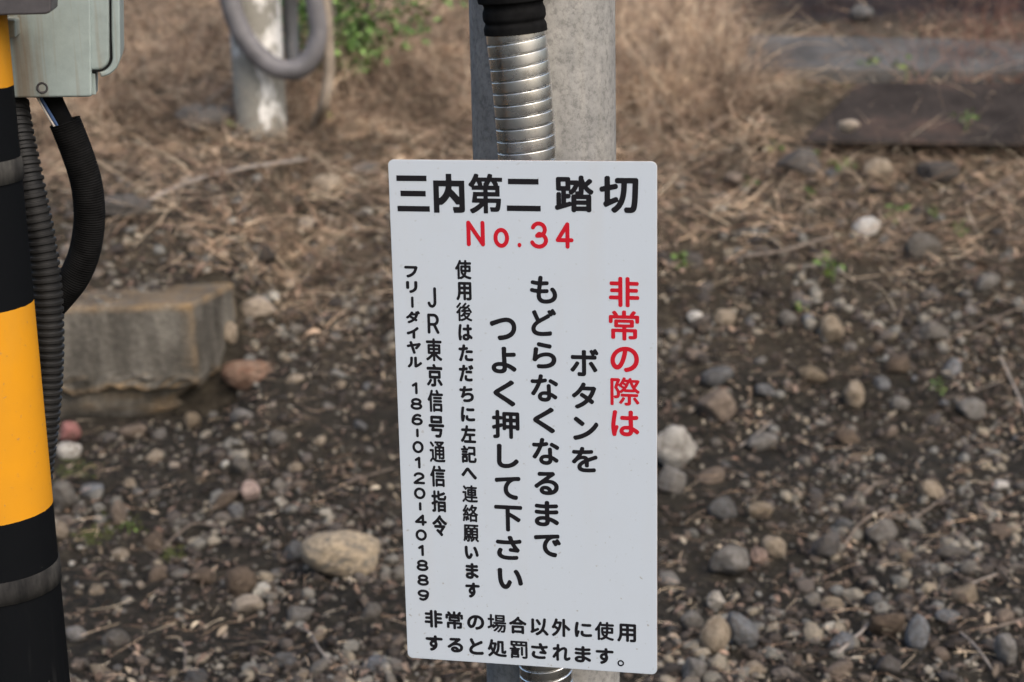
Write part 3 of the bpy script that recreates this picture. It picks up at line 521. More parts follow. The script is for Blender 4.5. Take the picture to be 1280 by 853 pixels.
15,-13,17,-7,23,117,-97,11,-2,11,2,15,8,9,11,4,16,-7,48,-8,35,-15,47,-24,54,-10,16,-8,6,-9,4,-16,1,-17,-7,-8,-7,-6,-13,0,-13,21,-41,16,-44,14,-54,7,
-45,6,-12,-1349,-3676,2,93,-79,-198,30,-3,20,2,19,4,16,7,12,9,12,15,7,15,5,19,3,3,23,-15,32,-25,11,-4,12,1,16,7,10,14,5,11,0,11,-2,8,-4,8,-9,8,-51,34,
-47,22,-3,30,3,3,82,9,12,4,8,7,6,15,-1,19,-5,11,-12,9,-16,5,-74,-8,-4,2,0,15,0,4,82,7,12,4,8,7,6,12,1,15,-2,11,-5,9,-7,6,-17,6,-74,-8,-4,2,1,23,-4,11,
-9,10,-11,7,-12,1,-12,-2,-14,-8,-8,-15,-1,-31,-94,6,-16,-7,-10,-17,-1,-16,3,-11,8,-11,8,-5,20,-4,82,-6,0,-19,-94,5,-8,-2,-12,-8,-5,-7,-4,-11,0,-15,4,
-11,7,-8,10,-6,20,-4,83,-5,1,-11,-2,-4,-35,-1,-20,-4,-20,-7,-15,-9,-20,-19,-12,-24,-2,-19,1,-19,6,-19,7,-12,12,-12,16,-10,19,-8,12,-61,-131,-15,3,-9,
5,-3,8,4,6,8,5,15,3,28,0,4,-3,-1,-15,-3,-8,-12,-4,-1350,-4158,2,60,-69,-188,10,-3,11,1,30,12,29,19,19,16,16,21,14,25,7,22,5,26,0,36,-4,22,-7,22,0,40,
2,2,78,-2,18,5,11,10,5,14,-1,19,-11,14,-8,5,-11,2,-81,1,-2,3,-1,26,-5,11,-14,10,-19,2,-15,-4,-12,-12,-4,-11,1,-22,-3,-4,-133,-4,-15,-4,-10,-10,-6,-14,
1,-19,8,-13,11,-8,11,-2,96,5,3,-3,-22,-14,-16,-19,-10,-22,-5,-26,3,-29,3,-11,10,-18,19,-19,30,-14,-22,-13,-24,-9,-8,-7,-4,-8,-2,-14,4,-13,10,-13,11,
-18,-36,-10,9,-2,7,0,11,8,13,7,4,8,-1,8,-9,-1,-22,-3,-7,-4,-5,],
'dial': [
22,-2558,3463,1,36,-84,-133,10,-2,9,2,42,14,25,11,39,23,21,16,25,25,15,17,17,28,23,54,12,46,-3,11,-7,9,-18,11,-12,3,-240,0,-12,-2,-12,-8,-6,-13,1,-22,
8,-12,12,-6,206,-1,2,-2,-9,-25,-15,-27,-17,-21,-21,-20,-34,-22,-36,-16,-34,-10,-14,-10,-5,-13,2,-14,14,-16,-2555,3112,2,28,-37,-136,12,-2,14,2,39,13,
28,13,30,22,18,18,9,14,13,33,7,44,0,93,-3,11,-11,11,-11,3,-27,0,-12,-5,-7,-9,-4,-14,0,-99,-5,-27,-11,-19,-20,-17,-30,-16,-38,-11,-10,-9,-6,-13,3,-17,
6,-8,16,-110,-45,24,-1,11,3,11,9,5,13,0,135,-3,8,-7,9,-17,6,-20,0,-13,-5,-9,-7,-5,-14,0,-132,2,-8,6,-8,-2555,2761,1,16,-11,-130,14,-2,12,4,11,11,4,13,
0,210,-4,11,-6,8,-9,5,-10,2,-11,-2,-10,-5,-7,-11,-3,-10,0,-208,6,-15,-2554,2414,2,63,-100,-146,14,0,55,22,36,21,29,22,23,-15,13,-4,13,4,16,16,5,12,-2,
11,-7,10,-16,14,19,29,14,26,14,35,0,11,2,2,13,-1,13,5,9,9,3,8,-3,15,-29,37,-6,4,-10,0,-13,-4,-10,-9,-16,1,-13,-4,-6,-7,-5,-9,0,-12,5,-9,-3,-2,-46,1,1,
16,-4,7,-6,7,-26,8,-13,-2,-11,-9,-18,-31,-28,-32,-27,-24,-38,-26,-5,-11,3,-15,10,-10,17,-9,9,-1,7,2,42,29,13,-13,41,-24,-2,-5,-29,-18,-33,-15,-32,-11,
-8,-6,-5,-12,3,-14,20,-17,6,24,-2,-60,32,5,5,75,1,3,-3,-2,-3,-2572,2048,1,31,13,-139,20,-1,9,2,9,7,6,11,2,146,60,43,14,13,6,9,2,15,-4,11,-12,13,-9,5,
-11,1,-12,-3,-43,-36,-43,-29,-63,-30,-69,-22,-9,-6,-7,-11,0,-14,7,-17,9,-9,12,-4,8,0,32,10,63,25,1,-2,0,-105,8,-14,-2559,1701,1,49,-4,-149,12,0,20,6,
9,10,4,14,-44,144,5,3,61,9,-35,-36,-4,-8,0,-9,4,-12,9,-9,20,-7,13,2,8,5,21,21,39,46,25,36,3,9,-1,9,-4,10,-10,9,-10,6,-13,2,-149,-27,-14,44,-5,9,-7,7,
-10,5,-19,-2,-17,-9,-4,-7,-3,-9,0,-8,13,-39,-2,-2,-52,-8,-10,-3,-13,-13,-2,-9,0,-9,9,-18,7,-6,12,-4,68,12,2,-2,42,-141,8,-13,-2552,1355,2,26,-145,
-126,11,-3,14,3,23,18,27,31,12,21,8,18,8,47,4,91,-4,17,-7,7,-7,4,-10,2,-20,-2,-11,-7,-6,-12,-3,-82,-3,-26,-5,-21,-14,-26,-13,-15,-20,-18,-7,-14,0,-10,
4,-10,6,-7,27,14,-126,11,-3,11,2,44,21,32,19,32,23,18,16,9,10,3,13,-3,13,-10,13,-14,6,-13,0,-10,-5,-31,-27,-37,-23,0,156,-3,9,-7,8,-10,5,-11,1,-13,-1,
-14,-7,-7,-10,-2,-13,-1,-198,7,-15,-2571,737,1,23,25,-143,13,-1,13,5,10,10,3,14,0,232,-3,12,-7,8,-10,6,-9,1,-17,-4,-79,-53,-8,-9,-4,-14,2,-12,7,-11,
10,-6,10,-3,15,3,32,20,1,-172,2,-9,6,-8,-2550,360,3,42,-23,-142,30,-1,28,3,25,5,26,10,20,11,16,15,13,19,5,20,0,11,-6,22,-12,18,-18,16,9,11,9,20,3,19,
-6,26,-10,16,-18,17,-19,12,-20,7,-20,5,-25,3,-25,-1,-26,-4,-22,-8,-20,-10,-17,-13,-14,-19,-7,-19,1,-28,6,-17,13,-17,-11,-8,-13,-15,-10,-22,-2,-25,8,
-22,16,-20,22,-16,25,-11,23,-6,17,-21,-80,-31,7,-14,7,-11,9,-1,5,5,6,24,12,22,6,31,-2,26,1,28,-8,12,-6,8,-9,-1,-5,-8,-8,-25,-11,-37,-5,15,-30,34,-22,
9,-8,7,-3,7,11,12,22,9,20,3,31,-1,26,-9,11,-6,5,-8,-1,-5,-6,-6,-21,-10,-11,-3,-2546,-14,2,46,-19,-141,33,-1,23,3,23,6,20,8,17,11,17,15,10,14,9,19,2,
20,-4,23,-8,16,-9,12,-20,17,-31,16,-26,7,-40,3,-40,-4,-2,2,22,22,26,12,25,0,40,-17,14,1,12,8,6,8,3,11,-2,11,-4,10,-23,16,-31,11,-32,3,-22,-3,-29,-10,
-20,-12,-25,-23,-20,-27,-11,-21,-12,-36,-6,-37,-1,-28,6,-22,10,-17,17,-16,31,-19,23,-7,20,-17,-80,-17,3,-20,8,-11,8,-8,9,0,9,5,7,11,9,12,6,14,4,25,4,
32,-2,14,-4,20,-10,8,-7,5,-7,-1,-9,-6,-8,-24,-14,-31,-7,-2550,-337,1,16,-11,-103,14,-3,13,5,11,11,4,13,-1,157,-2,8,-7,9,-9,6,-9,3,-11,-2,-11,-5,-9,
-11,-3,-11,0,-154,6,-16,-2548,-680,2,36,-21,-146,15,-2,21,1,20,4,24,9,21,14,18,17,21,32,10,26,5,23,0,41,-5,26,-8,23,-12,20,-17,21,-12,11,-18,12,-24,
10,-20,5,-24,1,-24,-3,-20,-7,-15,-8,-21,-16,-17,-17,-13,-20,-10,-23,-6,-21,-3,-20,0,-26,3,-23,14,-38,14,-22,18,-18,18,-14,21,-11,25,-9,-86,-15,4,-11,
6,-21,20,-11,20,-5,14,-2,29,7,29,11,20,10,12,22,14,21,5,12,-1,12,-3,17,-9,20,-20,12,-26,3,-15,0,-26,-8,-29,-9,-14,-14,-15,-12,-8,-12,-5,-12,-2,-2567,
-1056,1,24,24,-143,14,-1,13,5,9,10,4,14,0,233,-3,10,-7,9,-10,6,-10,1,-16,-4,-79,-53,-8,-9,-4,-14,2,-12,4,-8,10,-8,9,-4,17,2,33,20,1,-2,0,-170,2,-8,6,
-9,-2550,-1439,1,52,-120,-145,11,-2,218,0,12,3,11,8,8,14,-1,15,-7,12,-11,8,-12,3,-128,1,15,13,110,63,12,11,6,12,6,17,2,14,-2,17,-5,15,-8,14,-21,23,
-18,12,-30,12,-32,6,-32,0,-20,-3,-32,-10,-26,-16,-15,-13,-16,-25,-3,-15,6,-17,7,-7,9,-4,12,-1,11,3,9,7,11,18,12,9,18,7,23,5,32,-2,20,-6,21,-13,4,-7,2,
-9,-3,-5,-105,-60,-92,-75,-8,-14,-1,-15,8,-14,-2548,-1812,2,38,-17,-143,33,0,22,4,23,9,20,13,19,17,12,14,10,17,10,22,6,26,2,20,-2,19,-5,26,-9,22,-12,
20,-17,19,-14,12,-18,12,-25,10,-22,4,-26,1,-17,-3,-20,-5,-23,-11,-18,-13,-17,-17,-14,-20,-10,-20,-6,-17,-4,-25,0,-26,4,-25,6,-17,10,-20,14,-20,17,-17,
18,-13,23,-11,24,-10,-81,-17,4,-11,6,-20,18,-12,18,-5,14,-2,28,2,14,8,20,19,23,12,8,20,8,26,1,14,-3,17,-9,21,-20,12,-25,3,-23,-1,-14,-9,-28,-13,-17,
-10,-9,-23,-12,-14,-2,-2548,-2134,1,16,-10,-102,15,-2,13,6,10,11,3,13,0,153,-4,10,-7,8,-10,5,-9,2,-11,-2,-11,-6,-8,-11,-2,-11,0,-150,6,-15,-2546,
-2473,2,32,43,-141,9,-1,12,3,14,12,4,11,1,38,31,0,12,3,12,9,6,17,-3,17,-12,13,-13,4,-33,0,-1,2,0,129,-4,11,-6,7,-8,5,-12,3,-14,-3,-10,-6,-162,-157,-8,
-11,-2,-11,2,-11,4,-9,9,-8,9,-3,138,-1,3,-43,9,-13,4,-30,-15,-2,2,50,49,0,-51,-2550,-2846,2,36,-16,-142,32,-1,23,5,20,8,21,13,19,17,11,14,11,17,9,22,
6,26,0,39,-5,26,-9,22,-12,20,-17,20,-14,12,-17,10,-23,10,-23,5,-23,1,-20,-3,-17,-5,-26,-12,-17,-13,-17,-17,-14,-19,-9,-20,-6,-17,-4,-25,0,-26,4,-24,
14,-35,15,-22,17,-17,20,-14,20,-10,23,-4,-81,-20,5,-12,5,-20,17,-8,13,-8,20,-2,28,7,28,10,17,10,11,23,13,11,3,20,1,26,-8,17,-12,9,-10,11,-23,5,-28,-4,
-23,-5,-14,-16,-22,-11,-9,-18,-8,-2565,-3230,1,25,24,-142,15,-1,13,6,8,9,5,14,0,228,-3,11,-6,8,-11,8,-9,2,-10,-1,-10,-4,-77,-52,-9,-12,-3,-11,1,-11,5,
-8,8,-9,10,-4,10,-1,10,2,29,19,2,-2,0,-166,8,-16,-2548,-3606,3,41,-25,-142,32,-2,29,3,25,5,26,9,22,13,17,14,15,25,4,23,-5,22,-13,22,-18,15,15,23,2,8,
3,20,-4,22,-12,20,-15,14,-20,13,-23,9,-25,6,-26,2,-45,-5,-23,-6,-23,-11,-18,-13,-14,-17,-8,-20,-2,-11,2,-20,6,-17,13,-17,-12,-8,-12,-15,-11,-22,-1,
-25,8,-23,18,-22,22,-15,23,-9,23,-7,15,-30,-78,-23,6,-14,6,-14,11,3,6,11,8,31,10,66,1,31,-9,12,-6,7,-7,0,-3,-7,-8,-29,-12,-40,-5,14,-30,35,-23,9,-12,
11,2,6,8,6,25,10,17,3,34,-1,29,-9,15,-12,-1,-5,-6,-6,-22,-10,-12,-2,-2546,-3977,3,42,-25,-143,31,-1,28,2,26,6,26,9,20,11,19,18,12,20,4,17,0,11,-5,23,
-13,19,-17,15,14,22,3,9,3,20,-6,26,-10,16,-18,17,-18,11,-17,7,-26,7,-25,2,-23,0,-26,-5,-23,-7,-20,-10,-19,-16,-13,-17,-7,-20,1,-28,7,-18,12,-16,-12,
-8,-12,-15,-11,-22,-1,-26,8,-22,16,-20,23,-17,23,-10,22,-6,16,3,-81,-34,3,-20,6,-20,11,-6,6,0,3,14,11,29,10,40,-1,20,2,17,-3,26,-11,8,-8,-2,-6,-15,
-11,-17,-6,15,-29,35,-22,10,-11,10,2,6,9,7,22,9,18,3,31,-1,26,-8,8,-5,8,-8,-2,-6,-6,-5,-20,-10,-8,-2,-2550,-4360,2,52,-34,-143,25,-1,20,3,32,11,17,10,
17,13,23,25,12,18,16,34,9,34,3,23,1,22,-4,20,-9,20,-14,16,-29,20,-22,9,-23,6,-26,3,-40,-1,-25,-4,-37,-15,-20,-13,-16,-15,-11,-20,-5,-17,-1,-17,6,-23,
13,-20,13,-14,15,-10,23,-11,43,-11,25,-2,46,5,3,-2,-20,-19,-12,-7,-17,-6,-17,-1,-11,2,-17,6,-15,8,-11,2,-14,-2,-12,-9,-5,-10,-2,-12,2,-11,6,-8,25,-17,
14,-6,21,-20,15,-17,4,-20,8,-11,7,-8,10,0,5,5,8,11,9,12,6,14,4,28,4,34,-3,15,-3,20,-10,8,-6,6,-9,-1,-5,-6,-9,-16,-10,-11,-4,-32,-7,],
'control': [
10,-2098,2881,1,40,-19,-236,26,-3,17,4,17,7,14,9,14,14,13,17,13,27,6,22,4,35,0,309,-3,14,-6,8,-11,9,-9,2,-13,0,-12,-6,-8,-9,-5,-13,0,-314,-3,-22,-7,
-22,-9,-13,-12,-9,-9,-2,-9,4,-14,16,-16,42,-9,8,-13,6,-13,-1,-9,-3,-10,-8,-6,-13,-1,-14,6,-22,12,-26,11,-18,14,-15,13,-9,-2083,2272,2,41,-116,-233,11,
-2,14,2,12,8,7,14,1,156,3,5,62,0,80,-166,8,-11,14,-7,19,0,14,9,7,14,2,13,-3,8,-72,153,24,18,15,17,13,21,8,18,6,22,3,22,0,21,-3,22,-5,22,-8,18,-15,25,
-13,14,-15,13,-24,12,-19,6,-18,1,-117,0,-10,-1,-9,-5,-8,-9,-4,-9,-2,-414,6,-17,8,-9,17,-68,17,-2,3,-1,4,0,140,2,4,81,0,14,-3,9,-5,10,-10,9,-13,6,-13,
5,-22,-2,-30,-4,-13,-10,-19,-14,-14,-19,-8,-2089,1661,5,93,-10,-270,10,-1,10,3,11,7,5,9,1,91,1,5,3,3,26,-30,33,-33,29,-23,26,-17,15,-2,10,6,14,21,4,
15,-2,10,-5,7,-31,19,-31,24,-26,24,-23,25,2,5,62,2,11,5,6,8,2,10,0,184,-2,10,-9,9,-13,5,-98,1,-4,4,0,10,4,5,124,0,15,3,9,7,5,10,0,20,-3,14,-10,11,-11,
2,-129,0,-3,3,-1,24,-2,10,-4,6,-11,7,-10,3,-15,-3,-13,-13,-2,-10,-1,-25,-134,-2,-11,-6,-4,-6,-3,-15,2,-25,5,-7,11,-6,10,-2,119,0,5,-1,1,-14,-1,-3,-5,
-1,-93,-1,-10,-6,-8,-8,-2,-15,0,-184,5,-10,15,-9,52,-1,5,-5,-26,-29,-21,-19,-31,-24,-33,-22,-5,-10,2,-15,11,-19,10,-10,10,-3,10,3,31,21,26,22,31,31,
23,25,3,6,1,-100,9,-15,8,-93,-38,0,21,5,3,52,0,6,-3,0,-20,-6,-4,-52,0,10,31,-41,-4,4,0,5,0,15,4,3,57,0,5,0,2,-3,0,-20,-2,-3,7,-93,46,0,21,5,3,52,0,6,
-3,-1,-21,-57,-1,10,31,45,-3,2,-1,5,0,15,4,3,57,0,5,0,2,-3,0,-20,-2,-2,-2095,1059,5,35,-64,-271,38,0,26,4,16,7,12,14,5,15,2,15,1,135,84,1,14,8,8,10,2,
15,0,129,-2,15,-12,12,-16,5,-223,0,-16,-5,-9,-12,-2,-10,0,-139,5,-15,11,-10,11,-3,78,-1,2,-1,1,-115,-3,-3,-31,0,-11,-2,-10,-7,-7,-12,0,-15,6,-20,9,
-10,18,-161,-246,16,-2,12,7,26,35,22,34,19,35,6,15,-2,15,-11,12,-10,6,-11,2,-10,-2,-13,-8,-31,-55,-34,-46,-4,-13,2,-10,16,-20,17,141,-246,10,-2,10,2,
16,13,7,17,-1,14,-29,50,-37,55,-13,7,-10,2,-11,-3,-10,-7,-9,-14,-2,-10,2,-10,61,-101,8,-8,7,-73,-10,0,54,146,1,5,0,2,-3,0,-49,-2,-3,25,-163,127,329,
-1,12,6,8,10,3,15,-1,20,-9,15,-13,7,-124,0,-6,7,-22,50,-14,9,-16,2,-15,-7,-8,-9,-5,-10,0,-10,12,-29,-4,-3,-120,0,-10,-2,-8,-5,-9,-15,0,-25,6,-16,
-2097,452,5,55,-112,-269,11,0,10,6,8,9,3,10,0,365,5,4,10,-9,11,-2,212,0,11,2,6,5,6,5,4,10,1,14,-2,10,-15,16,-11,2,-72,0,-4,2,1,15,-21,54,-8,10,-10,5,
-10,0,-16,-8,-6,-7,-3,-10,0,-10,16,-44,1,-5,-3,-2,-83,0,-3,2,12,49,-1,15,-8,10,-15,8,-11,0,-10,-5,-8,-13,-15,-54,-21,-59,-19,-45,-25,-49,1,-15,14,-23,
6,-3,10,-3,10,3,6,3,1,-1,1,-242,6,-15,7,-6,26,-47,-264,13,-4,11,3,9,6,6,12,5,2,109,-1,11,-14,6,-4,9,-2,11,3,10,7,5,7,3,10,0,153,-3,10,-5,7,-10,6,-11,
3,-166,0,-10,-3,-5,-4,-8,-9,-3,-10,0,-153,4,-15,10,-3,-182,-3,2,-1,5,0,44,1,5,3,3,104,0,5,-3,0,-54,-5,-2,17,-32,-42,169,1,11,5,7,9,2,10,-1,15,-8,16,
-6,3,-10,3,-166,-1,-10,-5,-5,-7,-5,-9,-1,-10,1,-10,5,-9,10,-9,15,-36,37,163,-1,10,1,11,5,7,10,2,10,-1,14,-8,16,-16,6,-166,0,-10,-6,-5,-6,-6,-15,3,-19,
8,-10,-2093,-169,3,48,24,-264,34,0,21,4,16,10,12,15,12,29,9,39,12,92,-1,14,-9,13,-16,8,-157,0,-6,4,6,24,198,1,10,1,14,8,7,14,0,24,-5,15,-11,9,-15,2,
-310,0,-10,-1,-10,-4,-9,-11,-3,-14,1,-20,7,-14,9,-6,10,-3,47,-1,1,-5,-16,-68,4,-14,10,-9,15,-5,169,-1,-8,-48,-9,-26,-5,-3,-61,1,-12,-6,-7,-10,-2,-10,
5,-24,8,-14,13,-8,17,-119,80,10,-2,223,0,16,5,9,12,2,14,0,126,-4,15,-10,9,-18,5,-218,0,-16,-5,-10,-9,-4,-10,0,-131,2,-10,5,-9,7,-74,151,-1,2,0,34,1,5,
148,-1,1,-38,-1,-2,-2090,-777,8,94,-2,-249,54,-2,109,5,10,4,8,12,5,33,-7,9,-6,4,-84,-7,-55,-1,-39,2,-27,7,2,5,10,5,6,9,1,76,3,3,34,0,4,-3,1,-71,3,-10,
7,-5,15,-3,14,4,7,9,4,15,4,-20,8,-9,8,-2,34,2,20,8,7,6,5,10,4,28,-1,247,-5,8,-10,6,-39,0,-13,10,1,5,39,38,25,33,0,9,-4,10,-9,9,-10,7,-188,0,-10,-3,-5,
-7,-2,-25,3,-10,4,-5,10,-4,30,-2,2,-3,-10,-14,-2,-14,5,-7,34,-22,-5,-4,-49,-1,-10,-2,-5,-2,-7,-10,0,-275,-3,-4,-16,18,0,185,-3,10,-6,7,-10,3,-64,0,
-10,-3,-9,-12,0,-24,4,-15,10,-7,35,-1,3,-1,1,-4,0,-138,-24,-25,-28,-42,0,-14,10,-19,13,-8,10,0,5,3,26,43,8,11,5,2,30,-29,20,-15,25,-10,7,77,-134,-3,8,
0,38,3,3,40,-1,0,-37,-30,-2,9,-12,-30,-3,4,0,19,0,5,3,1,34,0,4,-1,0,-24,-4,-4,7,77,-30,-3,4,0,19,3,6,35,0,6,-1,-1,-27,8,-12,53,-3,6,0,19,3,3,34,0,4,
-3,0,-23,-4,-2,7,77,53,-3,6,0,19,3,3,35,0,6,-3,-1,-25,14,-112,121,5,-3,10,0,11,8,14,19,-2,14,-20,33,-39,52,-8,7,-10,0,-9,-7,-11,-14,-3,-9,1,-10,5,52,
177,-32,20,7,4,45,0,5,-4,-2099,-1370,5,53,-109,-263,11,0,10,5,7,9,3,15,0,357,3,-5,12,-6,10,-2,206,0,10,1,10,5,11,17,1,14,-2,10,-7,10,-8,5,-15,3,-70,0,
-2,20,-17,44,-11,14,-10,5,-10,0,-11,-5,-9,-8,-6,-11,1,-10,16,-43,1,-5,-2,-1,-81,-1,-3,2,12,48,-1,15,-8,10,-15,7,-15,-2,-10,-8,-5,-7,-16,-53,-19,-56,
-20,-46,-25,-48,2,-14,8,-18,5,-6,15,-5,15,5,4,-5,0,-227,6,-19,10,-8,24,-44,-258,11,-4,10,3,20,19,106,0,10,-13,10,-5,10,-2,10,2,10,8,4,6,2,10,0,150,-2,
9,-7,10,-7,5,-15,2,-161,0,-10,-2,-10,-8,-5,-7,-2,-9,0,-150,5,-15,7,-3,-176,-2,5,0,43,2,7,101,0,6,-2,-1,-53,14,-35,-41,168,-1,12,6,8,9,3,15,-1,10,-8,
14,-14,8,-166,0,-10,-5,-7,-8,-5,-14,3,-20,8,-9,15,-39,36,11,-3,161,1,10,5,10,11,3,10,-1,15,-7,12,-15,10,-166,0,-10,-5,-7,-8,-5,-14,2,-19,5,-7,-2095,
-1986,3,128,-140,-267,20,0,20,4,10,6,13,14,5,15,1,15,0,157,33,16,3,-2,1,-5,0,-191,1,-10,5,-10,10,-8,15,-2,16,6,7,9,3,10,87,0,10,-16,11,-5,10,-1,15,5,
9,12,2,10,0,211,-1,10,-5,10,-10,8,-10,2,-149,0,-15,-5,-5,17,-10,9,-11,3,-20,-7,-2,2,0,64,22,2,11,5,3,-2,4,-30,8,-19,10,-11,16,-8,30,-4,92,1,21,4,15,
11,8,12,6,14,8,54,-3,15,-3,5,-11,8,-20,3,-11,-6,-7,-10,-4,-34,-4,-8,-87,-1,-5,0,-5,4,0,29,5,5,77,27,36,17,10,10,5,10,-2,15,-10,14,-13,11,-11,2,-10,-2,
-36,-19,-46,-18,-5,2,0,44,-5,15,-5,6,-10,6,-11,1,-10,-3,-10,-9,-6,-11,0,-83,-1,-5,-3,-4,-11,5,-20,1,-2,3,0,83,-5,15,-8,7,-16,3,-15,-5,-9,-10,-4,-15,0,
-78,-3,-3,-25,-1,-10,-5,-10,-11,-3,-15,3,-19,10,-13,10,-5,25,-1,3,-6,0,-83,-4,-5,-40,-19,-7,-11,-3,-10,5,-24,11,-12,15,-6,20,7,3,-4,-1,-113,-17,-2,
-10,-5,-9,-12,-2,-10,4,-20,5,-10,7,-6,8,23,-177,-1,22,1,3,5,1,77,0,5,-4,0,-19,-5,-4,7,23,-87,-1,21,1,2,5,2,77,0,5,-4,0,-20,-2095,-2588,1,85,36,-258,
10,0,16,8,7,7,8,15,2,10,-3,14,-26,35,0,5,81,127,6,15,0,10,-8,14,-16,13,-15,2,-46,0,-5,5,4,10,1,15,-10,19,-37,54,-10,7,-10,3,15,21,23,-31,34,-39,40,
-39,32,-25,15,-1,13,6,9,10,6,10,6,19,-2,10,-6,10,-56,44,-32,31,-23,28,-22,29,4,15,-5,16,-15,14,-16,5,-10,-2,-10,-8,-31,-49,-21,-30,-41,-45,-62,-53,-6,
-10,-2,-10,2,-9,12,-20,13,-10,12,-3,10,3,16,10,36,33,25,26,22,-30,22,-34,-2,-4,-93,-1,-16,-3,-9,-7,-6,-9,-1,-30,6,-15,10,-7,11,-3,139,-1,5,-1,1,-2,
-37,-56,-31,29,-15,5,-16,-4,-10,-8,-10,-15,-2,-10,2,-10,10,-15,51,-54,42,-49,5,-5,],
'emergency': [
5,2273,3109,2,60,64,-339,22,-1,18,4,12,9,4,6,4,19,0,128,5,3,177,0,19,8,6,6,4,7,2,13,0,24,-6,12,-13,12,-12,6,-177,0,-5,7,0,61,5,6,153,1,12,5,6,6,8,12,
2,12,0,19,-9,18,-7,7,-12,6,-153,0,-5,5,0,62,5,3,159,0,12,2,13,7,10,12,2,12,0,19,-2,12,-5,8,-12,10,-12,5,-166,1,-4,6,0,61,-2,13,-6,9,-6,6,-12,6,-12,3,
-25,-1,-12,-5,-12,-15,-4,-16,0,-604,2,-13,8,-13,12,-9,54,-110,-333,18,-6,19,0,12,3,19,15,6,19,0,611,-4,12,-9,9,-12,7,-12,3,-19,0,-12,-3,-12,-9,-9,-13,
-2,-13,-2,-65,-165,-2,-12,-5,-7,-7,-6,-12,-2,-12,0,-19,3,-12,12,-15,12,-5,159,-1,8,-3,-2,-64,-6,-2,-147,-1,-12,-5,-8,-8,-6,-12,-2,-12,1,-19,5,-12,10,
-12,12,-5,153,-1,0,-72,-177,-2,-13,-6,-16,-18,-2,-12,0,-18,2,-13,4,-7,13,-9,12,-4,171,-1,6,-1,2,-137,6,-12,2268,2351,3,85,-9,-342,37,1,12,6,10,12,3,
12,0,154,6,3,136,0,6,-3,0,-74,-6,-4,-62,1,-12,-2,-12,-6,-7,-8,-5,-12,0,-12,11,-25,13,-11,19,-3,37,0,62,5,19,6,12,7,9,9,7,12,4,12,2,19,0,129,-3,19,-7,
8,-12,9,-12,3,-199,0,-6,4,0,20,6,4,130,0,13,3,12,11,4,5,3,13,0,117,-3,12,-4,6,-12,11,-19,4,-366,0,-19,-5,-6,-4,-8,-12,-3,-12,0,-117,3,-13,8,-11,13,-6,
12,-2,136,0,7,-2,1,-3,0,-19,-1,-3,-7,-1,-204,0,-14,-2,-11,-6,-9,-12,-3,-13,0,-172,3,-13,11,-12,16,-6,25,0,13,3,12,7,6,8,4,19,0,111,0,6,3,3,155,-1,1,
-2,1,-160,4,-9,6,-8,10,-127,25,-4,3,-1,6,0,25,5,4,248,0,6,-1,3,-3,0,-31,-3,-3,76,-323,52,10,-4,31,0,12,3,10,8,6,12,2,12,0,68,7,2,490,0,4,-2,1,-6,1,
-68,7,-16,6,-7,12,-6,37,0,10,4,7,7,8,18,0,129,-6,13,-6,6,-13,6,-80,1,-7,3,0,2,37,43,2,6,0,13,-6,12,-8,7,-9,5,-28,9,-12,0,-7,-2,-14,-13,-46,-61,-2,-7,
0,-12,-6,-5,-74,0,-6,5,-1,80,-6,12,-6,7,-12,6,-38,0,-12,-6,-8,-7,-4,-6,-3,-12,0,-74,-4,-5,-6,0,-74,0,-6,3,-1,14,-6,13,-43,55,-12,10,-13,4,-12,0,-31,
-14,-7,-6,-6,-12,0,-13,2,-6,32,-43,-3,-4,-80,-2,-13,-6,-10,-13,-3,-12,0,-117,5,-18,2279,1574,2,70,37,-291,58,11,58,21,46,26,45,38,30,38,27,53,14,53,4,
59,-5,53,-17,59,-26,48,-36,43,-42,34,-52,27,-57,16,-64,6,-69,-7,-64,-19,-57,-30,-49,-37,-42,-49,-31,-53,-20,-59,-7,-64,3,-48,10,-43,16,-37,16,-27,17,
-20,29,-23,29,-13,29,-4,23,2,15,4,31,17,19,15,19,22,25,37,22,43,20,48,25,80,18,75,15,86,4,3,18,-3,34,-13,29,-19,28,-27,15,-21,15,-32,8,-33,4,-37,-4,
-43,-10,-32,-16,-32,-22,-27,-24,-21,-28,-18,-29,-13,-35,-10,-40,-8,-12,-6,-8,-9,-5,-11,-2,-11,2,-10,8,-16,17,-23,17,-8,23,-176,-127,-16,12,-13,20,-8,
23,-5,21,-2,32,4,32,11,38,16,32,20,27,33,34,37,24,38,17,18,3,1,-4,-6,-37,-17,-75,-24,-80,-16,-43,-16,-32,-22,-32,-16,-12,-5,-2,2286,834,10,87,-322,
-324,13,-4,30,1,12,7,4,8,2,12,0,166,6,4,6,-24,6,-8,6,-3,18,-2,30,2,18,4,18,7,17,14,13,24,7,30,2,47,3,2,12,-4,12,0,24,16,30,24,18,-12,12,-2,198,0,12,2,
6,3,6,7,31,-24,29,-18,12,0,12,8,22,28,0,12,-3,6,-7,8,-30,20,-23,19,-23,24,-3,6,35,48,34,59,18,42,0,12,-3,6,-23,15,-12,4,-132,-1,-6,5,-5,24,-3,6,-8,6,
-8,2,-24,-3,-12,-5,-9,-12,0,-12,-3,-4,-66,-1,-1,5,6,18,-4,12,-6,6,-7,4,-18,4,-18,0,-6,-3,-6,-7,-19,-45,-26,-48,-21,-30,-24,-28,-3,4,34,96,-6,17,-7,6,
-21,12,-9,3,-156,-1,-12,-4,-8,-10,-4,-12,0,-576,1,-12,3,-6,35,1,-324,14,-6,60,3,24,6,18,11,10,16,4,18,1,148,3,5,6,0,132,1,12,8,7,10,0,30,-7,13,-6,5,
